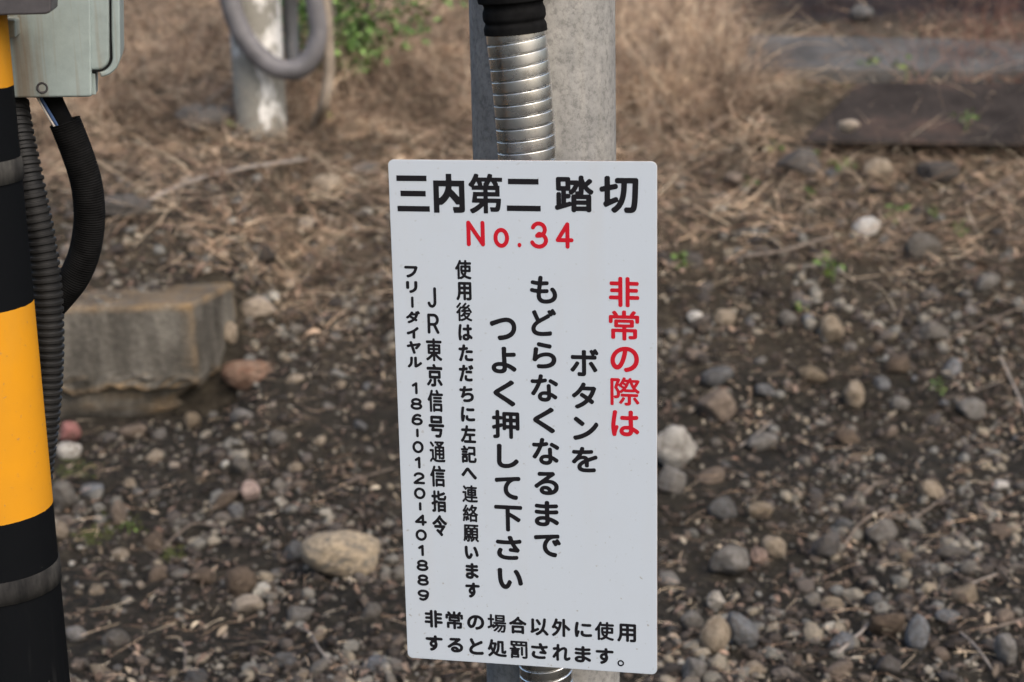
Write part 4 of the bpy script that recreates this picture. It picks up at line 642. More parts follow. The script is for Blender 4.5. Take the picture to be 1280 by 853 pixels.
-12,2,-348,0,-12,-4,-6,-8,-3,-8,-1,-24,4,-13,6,-7,6,-3,12,-2,126,0,5,-5,0,-131,-5,-1,-54,-1,-12,-10,-3,-5,0,-12,9,-24,16,-96,-294,9,0,12,10,36,49,33,
54,7,18,-4,11,-7,6,-35,11,-12,-2,-6,-3,-38,-59,-35,-48,-5,-12,5,-12,25,-17,15,271,-294,14,3,30,18,6,8,0,12,-20,30,-59,77,-17,13,-12,0,-24,-12,-7,-7,
-4,-11,1,-12,75,-107,7,-8,21,-255,-115,-6,5,0,6,0,333,6,1,54,0,2,-1,-2,-6,-44,-125,-2,-12,4,-11,27,-36,19,-36,5,-18,5,-24,-1,-35,-4,-12,-4,-6,-11,-4,
-30,-2,-10,-6,11,-123,14,-6,6,-19,36,-26,36,15,40,36,-28,18,0,6,-9,36,-27,0,-6,-18,-17,12,21,54,-2,2,29,42,17,30,28,66,6,8,29,-74,22,-42,19,-30,-4,-3,
-6,0,-132,0,9,-27,113,-41,27,-2,6,13,16,6,4,6,-7,32,-19,5,-6,-13,-21,8,195,145,-26,60,2,3,6,1,48,0,6,-2,1,-2,-16,-30,6,15,190,-41,21,5,6,48,-1,2,-5,
-8,-21,2287,86,3,35,-269,-303,18,-2,23,4,16,9,8,12,3,11,1,27,4,23,40,122,2,11,-2,11,-4,11,-16,15,-18,4,-17,-4,-11,-9,-2,5,3,67,9,78,29,172,-4,16,-12,
16,-18,7,-23,2,-12,-2,-17,-10,-10,-13,-3,-11,-25,-166,-12,-122,-1,-45,2,-61,11,-94,13,-61,14,-17,77,-20,-297,52,-5,34,2,35,8,17,9,18,11,19,19,10,17,9,
22,4,17,4,5,58,-46,17,-8,17,2,12,6,13,13,12,22,2,11,-2,12,-13,22,-58,43,-58,32,-4,2,-1,6,-7,156,6,4,81,9,17,8,12,11,6,12,1,11,-1,22,-6,11,-9,11,-8,6,
-12,4,-87,-10,3,78,-2,17,-10,17,-19,12,-29,2,-12,-2,-13,-7,-14,-17,-3,-16,1,-84,-4,-5,-59,-1,-87,3,-23,-10,-9,-9,-5,-11,-2,-22,4,-17,12,-14,17,-10,75,
-5,75,0,6,-4,5,-122,-1,-6,-38,1,-41,-2,-35,-8,-23,-9,-25,-15,-21,-19,-16,-26,-8,-22,-4,-27,3,-23,9,-27,11,-17,22,-22,19,-11,33,-13,18,-9,-204,-11,4,
-12,7,-7,13,2,16,11,12,23,10,29,3,35,-2,17,-3,3,-3,0,-17,-3,-16,-6,-12,-6,-6,-11,-6,-17,-3,-29,0,],
'button': [
4,1370,1474,3,84,-134,-317,84,-4,35,2,18,6,12,7,11,12,7,12,5,18,2,17,0,314,2,6,202,0,17,5,12,15,5,14,-1,29,-4,15,-5,7,-12,7,-12,3,-12,0,-4,3,8,12,4,
12,4,3,11,-15,13,-6,11,0,24,9,6,3,8,11,3,18,-3,11,-23,41,-21,32,-11,11,-12,4,-12,0,-23,-10,-12,-12,-6,-20,-12,15,-12,5,-11,2,-24,-7,-12,-11,-6,-15,1,
-12,44,-81,-3,-5,-118,0,-4,5,2,82,-4,17,-10,12,-13,5,-41,1,-12,-3,-6,-3,-6,-6,-6,-12,0,-96,-6,-2,-164,0,-47,2,-12,-3,-14,-11,-3,-6,-3,-12,1,-34,7,-18,
12,-9,12,-3,218,1,0,-297,-1,-3,-6,-3,-70,5,-11,-4,-6,-6,-10,-18,3,-40,6,-13,6,-5,22,-277,-218,9,-4,12,0,18,10,42,52,40,57,33,54,11,23,-2,17,-12,15,
-36,17,-11,0,-18,-8,-6,-7,-23,-40,-31,-46,-34,-45,-28,-31,-4,-6,-2,-11,4,-16,12,-13,19,226,-218,12,0,12,5,35,20,6,7,4,9,-2,17,-52,87,-56,82,-12,9,-11,
6,-18,-2,-29,-17,-9,-8,-6,-12,2,-17,54,-81,53,-93,6,-6,1350,702,1,86,-152,-308,18,2,34,14,78,41,65,44,28,24,35,32,5,1,41,-33,22,-10,17,1,12,6,23,25,5,
11,2,12,-5,22,-9,12,-44,33,1,6,38,62,26,51,40,107,2,12,-2,11,-6,11,-8,9,-29,18,-11,3,-46,-4,-149,1,-1,1,15,29,2,11,-6,22,-9,12,-12,8,-34,8,-17,-4,-15,
-12,-18,-40,-19,-33,-31,-46,-26,-33,-29,-32,-32,-31,-59,-45,-6,-7,-5,-14,-1,-13,5,-17,8,-11,22,-16,11,-4,17,2,12,5,46,36,42,39,47,51,31,38,5,4,183,0,
3,-3,-26,-62,-40,-68,-5,0,-71,46,-49,28,-18,1,-11,-3,-11,-9,-12,-12,-8,-17,-2,-11,2,-11,8,-15,110,-76,-30,-28,-57,-43,-65,-36,-55,-24,-17,-15,-6,-12,
-1,-11,1,-11,6,-11,26,-23,1381,-72,2,38,-249,-274,18,-4,38,7,49,13,71,25,43,19,54,28,65,40,34,26,43,37,57,60,32,41,34,51,5,15,1,16,-4,13,-14,23,-14,
12,-16,6,-16,-1,-13,-7,-9,-9,-23,-37,-26,-35,-54,-59,-44,-39,-32,-25,-38,-25,-49,-27,-65,-29,-71,-22,-65,-15,-11,-6,-8,-10,-7,-15,0,-21,5,-10,16,-24,
23,-90,59,17,-1,11,3,10,7,22,22,7,10,2,10,-1,15,-4,11,-14,15,-44,37,-103,78,-11,5,-17,3,-10,-1,-11,-5,-20,-20,-9,-15,-3,-21,5,-15,9,-10,77,-60,68,-58,
1353,-809,1,125,-26,-299,84,-3,133,7,33,4,11,5,11,10,6,10,4,11,-2,27,-9,17,-10,8,-11,5,-11,1,-133,-11,-44,-1,-50,2,-27,6,-17,7,-9,10,-2,11,1,11,8,17,
14,16,16,13,27,18,3,-4,-1,-43,5,-17,8,-11,13,-9,11,-3,22,0,20,7,11,11,7,16,-1,99,2,2,66,28,111,40,8,7,8,11,5,11,1,11,-1,11,-11,22,-11,11,-16,6,-22,-3,
-155,-63,-11,15,-11,11,-17,11,-16,7,-39,8,-50,-2,-2,4,19,34,144,8,61,7,16,4,11,8,11,16,4,22,-4,16,-7,11,-13,11,-13,4,-99,-10,-72,-4,-1,5,5,27,-1,11,
-7,17,-7,7,-11,7,-34,4,-16,-4,-17,-15,-5,-10,-11,-51,-6,-2,-39,0,-94,4,-16,-6,-12,-11,-8,-22,0,-17,6,-16,14,-13,16,-7,89,-3,6,-5,-23,-32,-33,-42,-70,
-74,-7,-11,-4,-16,4,-17,11,-14,27,-16,22,-2,17,6,57,59,20,16,23,12,16,8,44,9,23,-1,14,-5,2,-6,-39,-21,-33,-21,-27,-22,-23,-22,-17,-23,-10,-22,-5,-17,
-3,-27,3,-28,6,-16,10,-19,17,-20,22,-14,16,-8,28,-9,],
'until': [
9,470,3119,1,122,-10,-312,53,-4,58,3,40,7,51,17,41,23,32,29,24,34,14,40,4,34,-2,29,-9,40,-11,29,-20,34,-20,26,-13,14,-16,9,-12,2,-23,-4,-11,-5,-9,-8,
-8,-15,-3,-13,4,-18,23,-28,14,-23,7,-17,7,-23,2,-17,-3,-23,-6,-17,-12,-18,-20,-17,-25,-12,-29,-10,-34,-5,-35,-2,-29,2,-17,4,-17,7,-17,12,-15,21,-8,23,
-1,29,3,40,3,3,81,2,63,5,12,7,9,12,4,11,2,23,-2,11,-8,13,-11,10,-12,3,-103,-5,-23,0,-5,2,11,84,126,8,17,11,10,12,4,11,0,17,-2,12,-6,11,-11,10,-12,4,
-11,2,-69,-5,-29,-1,-5,2,11,80,-4,17,-8,11,-11,9,-12,4,-29,2,-18,-9,-11,-11,-6,-12,-9,-86,-2,-3,-40,4,-75,13,-11,0,-12,-3,-11,-9,-8,-7,-5,-12,-2,-17,
4,-17,9,-12,13,-8,46,-11,81,-12,2,-3,-10,-80,-4,-4,-6,0,-51,8,-52,11,-23,-2,-13,-7,-9,-12,-4,-11,-1,-23,4,-11,6,-10,17,-13,46,-11,75,-10,3,-2,-3,-57,
3,-46,11,-35,15,-28,11,-14,17,-17,29,-18,35,-14,464,2372,1,90,-116,-312,26,-3,70,-1,121,8,58,9,12,9,8,12,2,12,0,40,-5,11,-17,14,-17,1,-58,-10,-87,-8,
-52,-1,-58,5,-29,9,-17,8,-12,9,-11,16,-4,9,-2,17,5,29,18,32,28,31,36,27,75,47,156,86,6,6,5,11,-1,17,2,3,11,-4,12,0,23,9,10,9,8,18,5,3,12,-8,11,-3,12,
3,23,12,11,21,-1,17,-45,75,-8,11,-9,6,-17,2,-23,-9,-12,-10,-6,-17,-6,-2,-11,8,-12,2,-11,-2,-23,-12,-9,-11,-2,-18,3,-11,23,-40,-4,-2,-17,2,-12,-5,-40,
-26,-134,-74,-34,70,-39,98,-12,17,-13,6,-17,-1,-35,-16,-12,-10,-4,-8,-2,-11,2,-12,45,-103,40,-86,-34,-28,-22,-23,-17,-23,-17,-29,-9,-22,-7,-29,-3,-29,
5,-40,16,-40,19,-25,26,-21,43,-21,35,-9,462,1611,2,77,-139,-304,88,-4,91,6,73,16,56,23,46,31,28,32,9,13,18,45,5,44,-3,28,-2,11,-13,34,-15,22,-22,23,
-39,25,-34,14,-34,8,-51,4,-39,-1,-40,-6,-62,-16,-28,-11,-40,-21,-5,4,18,117,-1,17,-6,12,-17,15,-17,4,-28,2,-12,-4,-11,-8,-7,-10,-6,-17,-13,-123,-19,
-123,5,-22,12,-13,11,-7,28,-6,12,0,11,3,17,14,15,20,19,19,22,18,23,14,28,13,28,10,29,7,34,5,33,1,23,-1,23,-4,17,-6,17,-9,14,-11,9,-11,7,-17,1,-17,-3,
-22,-12,-22,-22,-23,-34,-19,-45,-15,-57,-9,-73,-2,-57,4,-11,-2,-11,-6,-15,-18,-4,-11,0,-11,5,-17,8,-17,11,-10,21,87,165,32,-5,17,1,17,8,11,13,8,28,-1,
16,-7,13,-17,15,-11,3,-125,20,-124,26,-17,0,-11,-3,-9,-7,-9,-11,-8,-28,1,-17,8,-13,17,-15,85,-18,453,848,4,51,-45,-317,51,-5,35,2,29,7,24,10,23,17,17,
21,11,23,7,36,6,-2,16,-10,45,-35,15,-6,17,0,18,8,9,9,12,24,2,11,-2,12,-6,12,-9,9,-59,40,-35,19,-30,13,-2,6,-5,157,-4,12,-6,9,-17,12,-18,4,-17,-2,-19,
-12,-12,-17,-2,-12,6,-128,-2,-3,-41,2,-35,-2,-30,-5,-23,-8,-29,-16,-18,-14,-14,-18,-10,-17,-8,-24,-2,-23,4,-29,12,-29,14,-18,22,-17,29,-15,18,-12,
-230,-29,6,-11,6,-6,5,-3,6,-2,12,3,12,5,5,18,12,25,6,41,0,29,-6,0,-17,-2,-18,-6,-12,-6,-5,-15,-9,-11,-2,50,-265,-178,14,-2,17,4,12,9,17,24,40,64,25,
47,37,76,29,70,103,22,13,7,15,17,4,18,-2,17,-6,12,-18,14,-12,4,-11,0,-53,-12,-2,5,13,53,0,11,-7,18,-16,14,-17,5,-24,1,-11,-4,-13,-10,-10,-18,-8,-46,
-10,-42,-59,-4,-76,2,-11,-3,-8,-6,-13,-17,-4,-18,2,-17,7,-12,16,-14,17,-4,88,-1,7,-4,-53,-105,-36,-58,-33,-47,-6,-11,-2,-18,8,-17,14,-12,21,250,49,13,
-2,18,4,12,10,10,12,6,11,3,18,-2,12,-6,12,-12,10,-41,25,-93,49,-12,4,-12,0,-17,-8,-15,-17,-7,-17,1,-18,9,-16,12,-10,64,-35,434,88,1,40,154,-300,15,-4,
17,2,11,5,36,25,8,11,4,17,-4,17,-10,14,-22,18,-86,56,-212,128,-28,19,1,6,22,15,228,137,64,38,16,14,8,15,2,11,-2,11,-5,11,-8,9,-39,25,-19,4,-11,-1,-11,
-6,-46,-36,-52,-35,-240,-148,-22,-18,-16,-18,-8,-17,-3,-17,3,-16,8,-17,10,-12,23,-20,217,-137,66,-44,458,-654,4,52,-46,-318,52,-5,35,2,29,7,24,11,23,
17,17,21,12,23,6,34,6,-1,12,-7,49,-38,15,-6,23,3,12,6,9,9,13,23,2,12,-2,12,-6,11,-10,10,-53,37,-41,22,-28,13,-4,6,-5,157,-3,12,-6,9,-10,8,-14,7,-17,1,
-18,-4,-17,-12,-9,-15,-1,-12,5,-128,-1,-2,-41,2,-35,-2,-36,-7,-21,-8,-25,-14,-19,-16,-16,-21,-10,-19,-5,-18,-2,-29,3,-23,13,-30,14,-17,22,-18,29,-14,
18,-35,-226,-18,9,-6,7,-3,9,0,11,3,6,12,12,24,10,23,2,35,-1,22,-5,1,-18,-3,-17,-6,-12,-8,-7,-12,-6,-17,-3,-30,0,48,-266,-178,14,-3,18,5,13,10,16,22,
41,65,25,47,37,76,29,70,102,21,14,8,15,17,4,18,-2,17,-7,13,-18,14,-12,4,-11,0,-53,-11,-1,4,13,52,0,12,-8,17,-16,15,-17,5,-24,0,-11,-3,-13,-11,-11,-17,
-7,-47,-10,-42,-59,-3,-76,2,-12,-4,-8,-5,-12,-18,-4,-17,2,-18,11,-17,11,-9,18,-5,88,-1,6,-3,-53,-105,-75,-117,-1,-17,7,-18,10,-9,21,248,50,15,-4,12,2,
12,6,12,13,8,12,5,17,-1,18,-7,12,-11,10,-41,25,-94,50,-12,4,-11,0,-18,-8,-16,-17,-7,-18,1,-17,10,-18,12,-10,64,-35,457,-1420,2,92,-16,-282,34,-2,58,3,
53,10,48,18,36,21,32,28,22,31,17,41,5,47,-4,36,-15,36,-25,34,-21,19,-26,17,-43,19,-47,11,-54,4,72,56,65,47,9,10,5,11,1,10,-1,10,-5,11,-18,23,-21,11,
-11,2,-53,-5,-137,-5,-121,-1,-10,-3,-11,-7,-9,-10,-5,-10,-3,-16,4,-26,12,-15,17,-10,11,-1,163,8,8,-2,-282,-217,-10,-16,-2,-21,7,-17,15,-17,21,-12,16,
-1,11,3,10,7,53,45,26,19,32,19,26,12,32,10,42,7,37,2,26,-2,32,-7,21,-7,21,-13,14,-12,12,-15,6,-16,2,-15,-1,-16,-8,-26,-16,-20,-19,-15,-6,1,-8,19,-13,
20,-25,26,-17,12,-26,13,-32,9,-42,3,-26,-2,-21,-5,-32,-14,-25,-21,-17,-24,-9,-28,-1,-15,2,-16,4,-15,7,-16,18,-22,26,-20,21,-10,27,-8,13,-8,-189,-26,5,
-16,7,-9,9,-1,5,2,5,13,9,16,3,21,-2,21,-9,17,-16,6,-11,1,-5,459,-2158,2,114,-153,-308,59,-4,40,2,28,6,29,11,27,19,19,21,13,30,5,34,5,3,62,-31,69,-46,
12,-5,11,-2,11,2,12,5,11,12,15,22,4,11,0,12,-3,11,-10,16,-34,23,-52,30,-57,26,-57,19,-5,5,-3,56,2,6,86,5,86,8,17,7,15,14,7,17,-2,28,-10,17,-10,7,-12,
5,-17,2,-80,-9,-80,-5,-4,6,0,39,4,5,160,12,12,2,11,6,12,11,6,10,4,11,0,11,-5,19,-17,19,-11,5,-12,2,-160,-14,-4,3,2,45,-7,17,-10,12,-10,6,-11,3,-23,1,
-11,-2,-17,-8,-7,-6,-7,-11,-4,-17,0,-46,-80,2,-108,9,-20,-5,-8,-6,-9,-11,-7,-17,1,-22,14,-23,17,-10,86,-7,114,-6,0,-45,-5,-4,-80,2,-115,8,-11,-3,-12,
-8,-10,-18,-3,-22,4,-17,9,-15,17,-11,18,-3,68,-4,115,-3,5,-1,3,-3,1,-34,-1,-5,-3,-2,-34,2,-46,-3,-40,-6,-34,-11,-28,-14,-22,-17,-19,-23,-10,-23,-6,
-33,3,-23,10,-28,15,-20,23,-20,28,-14,34,-11,14,-100,-218,-40,3,-29,9,-12,11,-3,11,2,6,7,8,12,6,29,9,40,4,51,-4,1,-34,-7,-15,-17,-10,462,-2936,2,64,
163,-281,12,-1,12,2,11,8,6,7,5,10,12,36,0,10,-3,10,-8,11,-12,8,-74,11,-41,13,-28,14,-28,21,-21,26,-13,31,-6,41,3,31,7,26,11,25,18,32,25,30,21,19,23,
15,34,16,12,3,46,5,63,3,11,2,12,8,8,17,1,36,-2,10,-8,16,-11,8,-17,3,-143,-9,-385,-34,-12,-4,-11,-8,-8,-13,-2,-10,5,-42,4,-10,6,-8,18,-9,11,0,155,21,
75,8,4,-2,-31,-41,-19,-36,-14,-36,-9,-41,-3,-42,6,-56,20,-51,29,-41,11,-11,35,-30,40,-23,57,-21,46,-11,30,174,-8,18,-2,23,10,11,8,7,15,5,5,6,-5,12,-4,
11,0,12,3,23,12,10,15,1,15,-6,16,-46,72,-9,10,-8,5,-23,1,-23,-10,-10,-11,-7,-18,-11,7,-12,4,-17,-1,-23,-13,-11,-15,-2,-16,4,-10,46,-77,9,-10,],
'push': [
9,-472,2195,1,60,-92,-260,17,-4,67,7,72,16,67,25,60,33,41,35,11,12,33,46,25,68,7,63,-5,54,-12,39,-20,39,-28,32,-34,26,-40,20,-43,11,-45,4,-45,-4,-78,
-15,-84,-25,-151,-52,-11,-6,-8,-11,-5,-14,0,-15,12,-34,7,-11,10,-8,18,-8,16,1,90,39,89,33,51,14,50,10,39,3,28,-2,22,-7,23,-11,16,-13,17,-23,9,-17,5,
-19,2,-30,-7,-48,-18,-39,-25,-29,-33,-25,-11,-7,-45,-20,-56,-16,-56,-9,-44,-4,-18,-7,-9,-10,-6,-10,-3,-19,15,-39,10,-11,-465,1469,2,75,-152,-309,60,
-5,35,3,34,7,29,13,23,17,14,16,7,11,11,28,4,40,1,6,3,1,68,-35,41,-28,29,-24,17,-7,17,2,17,10,12,13,13,22,1,17,-8,22,-12,11,-25,19,-38,24,-52,27,-34,
15,-53,19,-2,5,-5,114,-1,17,1,6,2,1,150,7,28,2,18,5,11,9,9,15,1,29,-4,17,-6,8,-11,9,-18,4,-178,-10,-3,6,3,91,-2,11,-4,11,-5,8,-17,11,-18,3,-34,-3,-17,
-11,-6,-8,-4,-11,-1,-11,2,-57,1,-136,4,-120,-2,-2,-34,1,-52,-3,-40,-7,-35,-12,-28,-15,-23,-19,-21,-28,-9,-22,-3,-29,3,-34,12,-28,13,-17,16,-16,23,-14,
29,-12,18,-144,-213,-28,10,-14,13,-3,11,1,6,4,9,8,8,21,10,40,8,46,1,23,-2,6,-3,1,-25,-2,-17,-5,-13,-11,-12,-18,-6,-23,-3,-471,693,1,42,169,-309,14,2,
9,4,38,25,8,9,5,11,1,17,-3,11,-8,12,-21,17,-87,58,-215,133,-27,19,1,5,24,17,200,121,104,66,8,12,4,11,-1,17,-6,11,-11,10,-34,23,-12,4,-12,0,-11,-1,-12,
-6,-41,-34,-52,-36,-243,-152,-21,-17,-14,-17,-9,-17,-2,-17,2,-18,8,-14,10,-14,19,-17,250,-162,75,-53,41,-32,12,-6,-463,-49,6,99,114,-340,25,1,12,5,11,
13,5,12,1,208,63,1,4,-13,9,-13,12,-8,12,-2,19,0,12,2,13,8,9,13,3,18,0,355,-2,12,-4,8,-13,12,-18,6,-321,0,-12,-2,-13,-5,-6,-6,-9,-19,-1,-73,-2,-5,-6,5,
-13,5,-43,2,-2,5,0,98,-4,14,-6,11,-12,8,-19,4,-25,-2,-7,-4,-11,-11,-6,-14,-1,-104,-5,-5,-37,0,-19,-4,-13,-9,-9,-19,0,-18,3,-18,7,-11,6,-5,12,-5,50,-1,
5,-3,0,-110,-4,-6,-65,-19,-14,-12,-5,-12,0,-12,9,-31,12,-15,18,-6,44,11,5,-2,-1,-141,-35,-2,-13,-5,-12,-10,-4,-7,-3,-13,8,-30,8,-13,10,-5,12,-3,31,1,
31,3,18,5,12,6,14,12,10,18,4,25,1,189,52,18,12,6,2,-5,0,-43,3,-12,7,-13,13,-9,18,-3,25,2,7,4,12,13,5,18,63,0,1,-208,5,-12,11,-13,8,15,-9,0,61,7,4,55,
-1,2,-3,0,-61,-2,-2,-55,0,8,170,-11,-3,8,0,55,3,3,61,0,2,-3,0,-61,-2,-2,12,-139,18,-2,3,0,86,2,3,43,1,13,5,6,5,2,-8,0,-92,-2,-5,-12,9,-13,2,8,15,150,
0,55,7,4,55,-1,2,-3,0,-55,-2,-4,-55,-1,8,170,145,-3,5,0,55,3,3,61,0,2,-3,0,-55,-2,-4,-428,-808,1,50,-102,-287,40,-3,59,4,54,11,48,17,45,23,31,20,32,
27,27,27,12,16,5,11,1,15,-8,19,-21,24,-16,8,-16,1,-16,-4,-10,-5,-34,-37,-21,-18,-27,-19,-31,-16,-30,-11,-41,-8,-59,-2,-21,4,-17,5,-16,10,-12,18,-5,16,
-1,21,4,205,7,158,-9,22,-11,10,-21,7,-32,0,-16,-5,-12,-7,-8,-11,-5,-16,2,-79,-7,-290,3,-42,9,-31,7,-14,15,-23,21,-21,37,-22,29,-9,-449,-1578,1,65,184,
-281,11,0,11,4,11,7,9,10,7,15,6,21,-1,15,-4,11,-12,12,-16,8,-60,10,-39,11,-33,16,-27,20,-22,26,-14,31,-5,41,3,31,6,25,11,26,18,31,21,26,29,26,24,15,
33,14,44,7,66,2,16,5,11,7,9,11,6,16,0,26,-3,10,-7,10,-11,10,-16,6,-93,-4,-434,-38,-16,-4,-11,-8,-9,-13,-3,-11,3,-36,9,-16,11,-9,11,-5,16,-1,99,14,126,
13,3,-1,-30,-41,-20,-36,-13,-36,-10,-41,-3,-41,6,-52,4,-15,14,-36,9,-16,29,-37,39,-33,38,-21,61,-24,49,-10,-449,-2322,1,47,-45,-316,18,-5,24,0,12,2,
13,9,8,11,5,12,0,319,4,5,89,-54,84,-58,12,-5,18,1,14,6,24,29,8,18,0,11,-5,12,-5,7,-18,14,-96,60,-128,70,1,75,2,2,251,0,18,3,11,7,5,6,5,11,2,12,0,23,
-3,12,-8,11,-7,6,-17,5,-592,0,-17,-5,-12,-11,-6,-18,0,-29,7,-17,5,-6,11,-7,18,-3,226,-2,1,-504,7,-24,-454,-3045,2,44,-73,-296,65,-4,61,2,77,5,56,7,16,
9,15,19,3,11,1,16,-2,11,-4,11,-13,12,-11,5,-11,2,-100,-9,-88,-3,-39,2,-39,4,-28,6,-22,8,-16,10,-12,12,-6,10,-2,17,5,27,16,33,3,10,-1,17,-5,11,-15,14,
-22,8,-22,2,-22,-7,-12,-12,-17,-33,-12,-32,-6,-27,-1,-22,5,-33,15,-32,28,-32,38,-24,45,-17,33,-8,62,153,-106,44,-5,16,1,17,10,21,27,5,21,-2,11,-4,11,
-48,54,-47,71,3,3,5,1,106,18,11,5,11,9,11,19,0,21,-7,22,-15,15,-11,5,-17,1,-66,-14,-72,-10,-6,8,-23,71,-5,8,-7,9,-15,8,-11,3,-11,0,-28,-3,-11,-5,-11,
-9,-9,-16,-1,-11,3,-16,21,-55,-3,-2,-111,0,-144,8,-24,-6,-9,-6,-8,-10,-4,-11,-2,-11,1,-16,3,-11,12,-16,20,-11,78,-5,89,-2,144,4,58,-95,-64,3,-11,-2,
-11,-5,-11,-10,-7,-13,-2,-22,6,-16,14,-16,16,-6,-438,-3819,2,48,-148,-256,30,-5,28,3,27,11,27,22,23,26,21,35,27,61,3,10,-1,14,-10,19,-23,24,-18,7,-16,
-1,-13,-6,-14,-14,-28,-63,-11,-16,-10,-12,-6,-4,-11,0,-17,14,-14,23,-10,24,-8,29,-8,38,-4,34,-3,57,-2,96,4,48,-3,14,-12,18,-16,8,-39,3,-11,-2,-15,-7,
-9,-10,-7,-14,-1,-15,5,-172,4,-43,10,-67,13,-48,15,-39,24,-43,21,-24,12,-10,21,-14,29,223,-151,21,-3,22,8,16,9,13,15,4,14,0,15,-13,71,-12,48,-18,53,
-32,72,-24,43,-17,24,-11,10,-16,8,-11,2,-11,-2,-22,-7,-16,-12,-10,-18,0,-19,6,-15,31,-50,17,-36,15,-38,15,-48,11,-43,13,-74,11,-16,],
'penalty': [
20,-2323,-4950,2,52,-66,-224,22,-1,12,4,10,10,4,16,0,394,-3,12,-6,8,-9,5,-8,1,-25,-2,-13,-9,-5,-11,0,-42,-3,-3,-97,-1,-9,-2,-8,-6,-7,-17,0,-17,3,-8,8,
-11,9,-4,101,-2,3,-4,-1,-30,-91,-1,-8,-3,-11,-8,-5,-8,-1,-9,0,-17,3,-8,5,-7,9,-5,12,-1,85,0,3,-4,0,-29,-3,-4,-110,0,-8,-3,-9,-8,-5,-18,0,-13,4,-13,6,
-6,8,-5,114,-2,3,-3,1,-84,5,-13,50,37,-224,28,0,9,5,6,8,5,16,1,78,114,1,8,3,9,8,3,7,2,12,0,13,-3,8,-6,9,-9,5,-13,3,-105,0,0,36,99,2,9,4,6,6,3,6,2,13,
0,12,-5,12,-9,7,-8,4,-97,1,0,35,97,0,13,2,8,5,7,10,3,8,0,17,-8,17,-6,5,-9,3,-105,1,-1,41,-3,7,-10,14,-15,5,-17,-1,-11,-4,-10,-13,-3,-12,0,-390,3,-12,
4,-8,-1817,-4952,3,67,-11,-227,20,-2,12,2,9,6,6,11,1,8,2,96,77,0,5,-2,-1,-40,-47,-3,-9,-6,-7,-11,-1,-13,4,-12,7,-9,6,-4,8,-3,9,-1,38,1,22,3,13,4,8,6,
12,15,3,22,0,89,-1,8,-6,9,-8,5,-13,3,-120,0,1,10,81,0,8,4,9,8,5,17,0,76,-8,13,-14,10,-236,1,-14,-7,-9,-13,-2,-8,0,-72,2,-13,6,-9,13,-7,90,0,1,-5,-1,
-5,-128,0,-9,-1,-8,-6,-7,-10,-2,-8,0,-111,2,-8,8,-13,11,-5,26,1,12,8,6,13,0,77,3,2,86,0,2,-100,5,-13,8,-77,23,0,13,4,1,146,0,3,-5,0,-9,-3,-3,-146,0,
56,-193,28,22,1,8,4,8,7,3,9,0,42,2,5,300,0,1,-43,4,-13,12,-11,26,-2,15,9,7,13,-1,89,-5,9,-12,8,-43,1,-4,3,17,22,3,8,0,9,-7,13,-26,10,-13,1,-13,-7,-30,
-43,-4,-13,-4,-3,-34,0,-5,3,0,47,-7,13,-6,6,-8,3,-25,-1,-14,-8,-4,-9,-2,-51,-2,-3,-39,0,-4,1,-7,19,-27,36,-13,8,-13,2,-25,-12,-7,-12,1,-13,17,-26,-3,
-3,-43,-1,-12,-8,-5,-9,-1,-89,7,-13,-1298,-4972,2,62,9,-183,12,-3,12,1,27,6,35,12,32,16,27,22,23,28,17,32,10,35,4,36,-4,39,-10,32,-17,33,-23,28,-27,
22,-35,18,-39,10,-39,4,-43,-4,-43,-12,-39,-20,-31,-24,-28,-30,-21,-36,-12,-35,-5,-43,2,-29,7,-28,11,-25,21,-28,21,-17,19,-8,20,-3,23,4,20,9,19,16,23,
31,16,28,13,32,16,50,21,96,8,0,20,-7,20,-12,13,-13,10,-14,11,-21,4,-18,2,-22,-3,-28,-6,-18,-9,-18,-12,-14,-14,-12,-20,-13,-19,-8,-43,-10,-14,-10,-5,
-11,-1,-18,10,-18,18,-107,-74,-8,4,-8,9,-7,16,-3,15,-1,18,2,17,6,22,13,25,14,17,15,15,24,15,23,10,4,0,-16,-75,-21,-61,-18,-32,-11,-13,-788,-4964,4,
117,29,-224,10,-4,8,3,31,30,29,42,19,35,15,38,5,2,13,0,1,-5,-6,-52,-7,-34,-6,-9,-34,0,-10,-4,-4,-4,-3,-9,3,-17,10,-12,8,-3,48,1,12,4,10,6,12,17,10,34,
7,47,6,73,-2,8,-4,5,-13,4,-171,0,-4,0,8,13,184,1,9,4,5,8,0,26,-7,8,-11,5,-283,-1,-9,-4,-6,-8,-1,-22,3,-8,5,-5,8,-3,39,-1,0,-4,-22,-27,-8,18,-9,7,-8,0,
-26,-12,-3,1,0,107,33,0,10,4,6,9,0,30,-3,6,-9,6,-34,0,-4,5,0,81,-6,8,-7,5,-26,1,-9,-6,-5,-8,-1,-81,-2,-5,-39,0,-8,-5,-5,-7,-1,-22,2,-8,4,-7,13,-6,34,
0,2,-4,0,-129,-53,-25,-4,-5,-4,-12,7,-22,4,-8,5,-5,13,-2,86,42,0,-10,8,-13,13,-11,13,-2,30,22,30,29,24,1,-11,-17,-26,-29,-26,-24,-27,-20,-2,-8,2,-9,
19,-18,8,-3,12,4,10,6,36,32,32,38,30,46,5,3,21,-1,-12,-26,-21,-34,-23,-28,-21,-19,-6,-9,2,-12,16,-31,45,10,-2,197,0,8,3,8,7,3,9,0,137,-3,13,-8,5,-8,3,
-202,0,-8,-3,-6,-5,-2,-9,0,-141,3,-11,8,13,91,-3,5,0,9,3,4,124,0,5,-4,0,-13,-5,-1,8,13,155,-3,5,0,9,3,4,124,0,5,-4,0,-13,-5,-1,-284,-4973,4,26,-127,
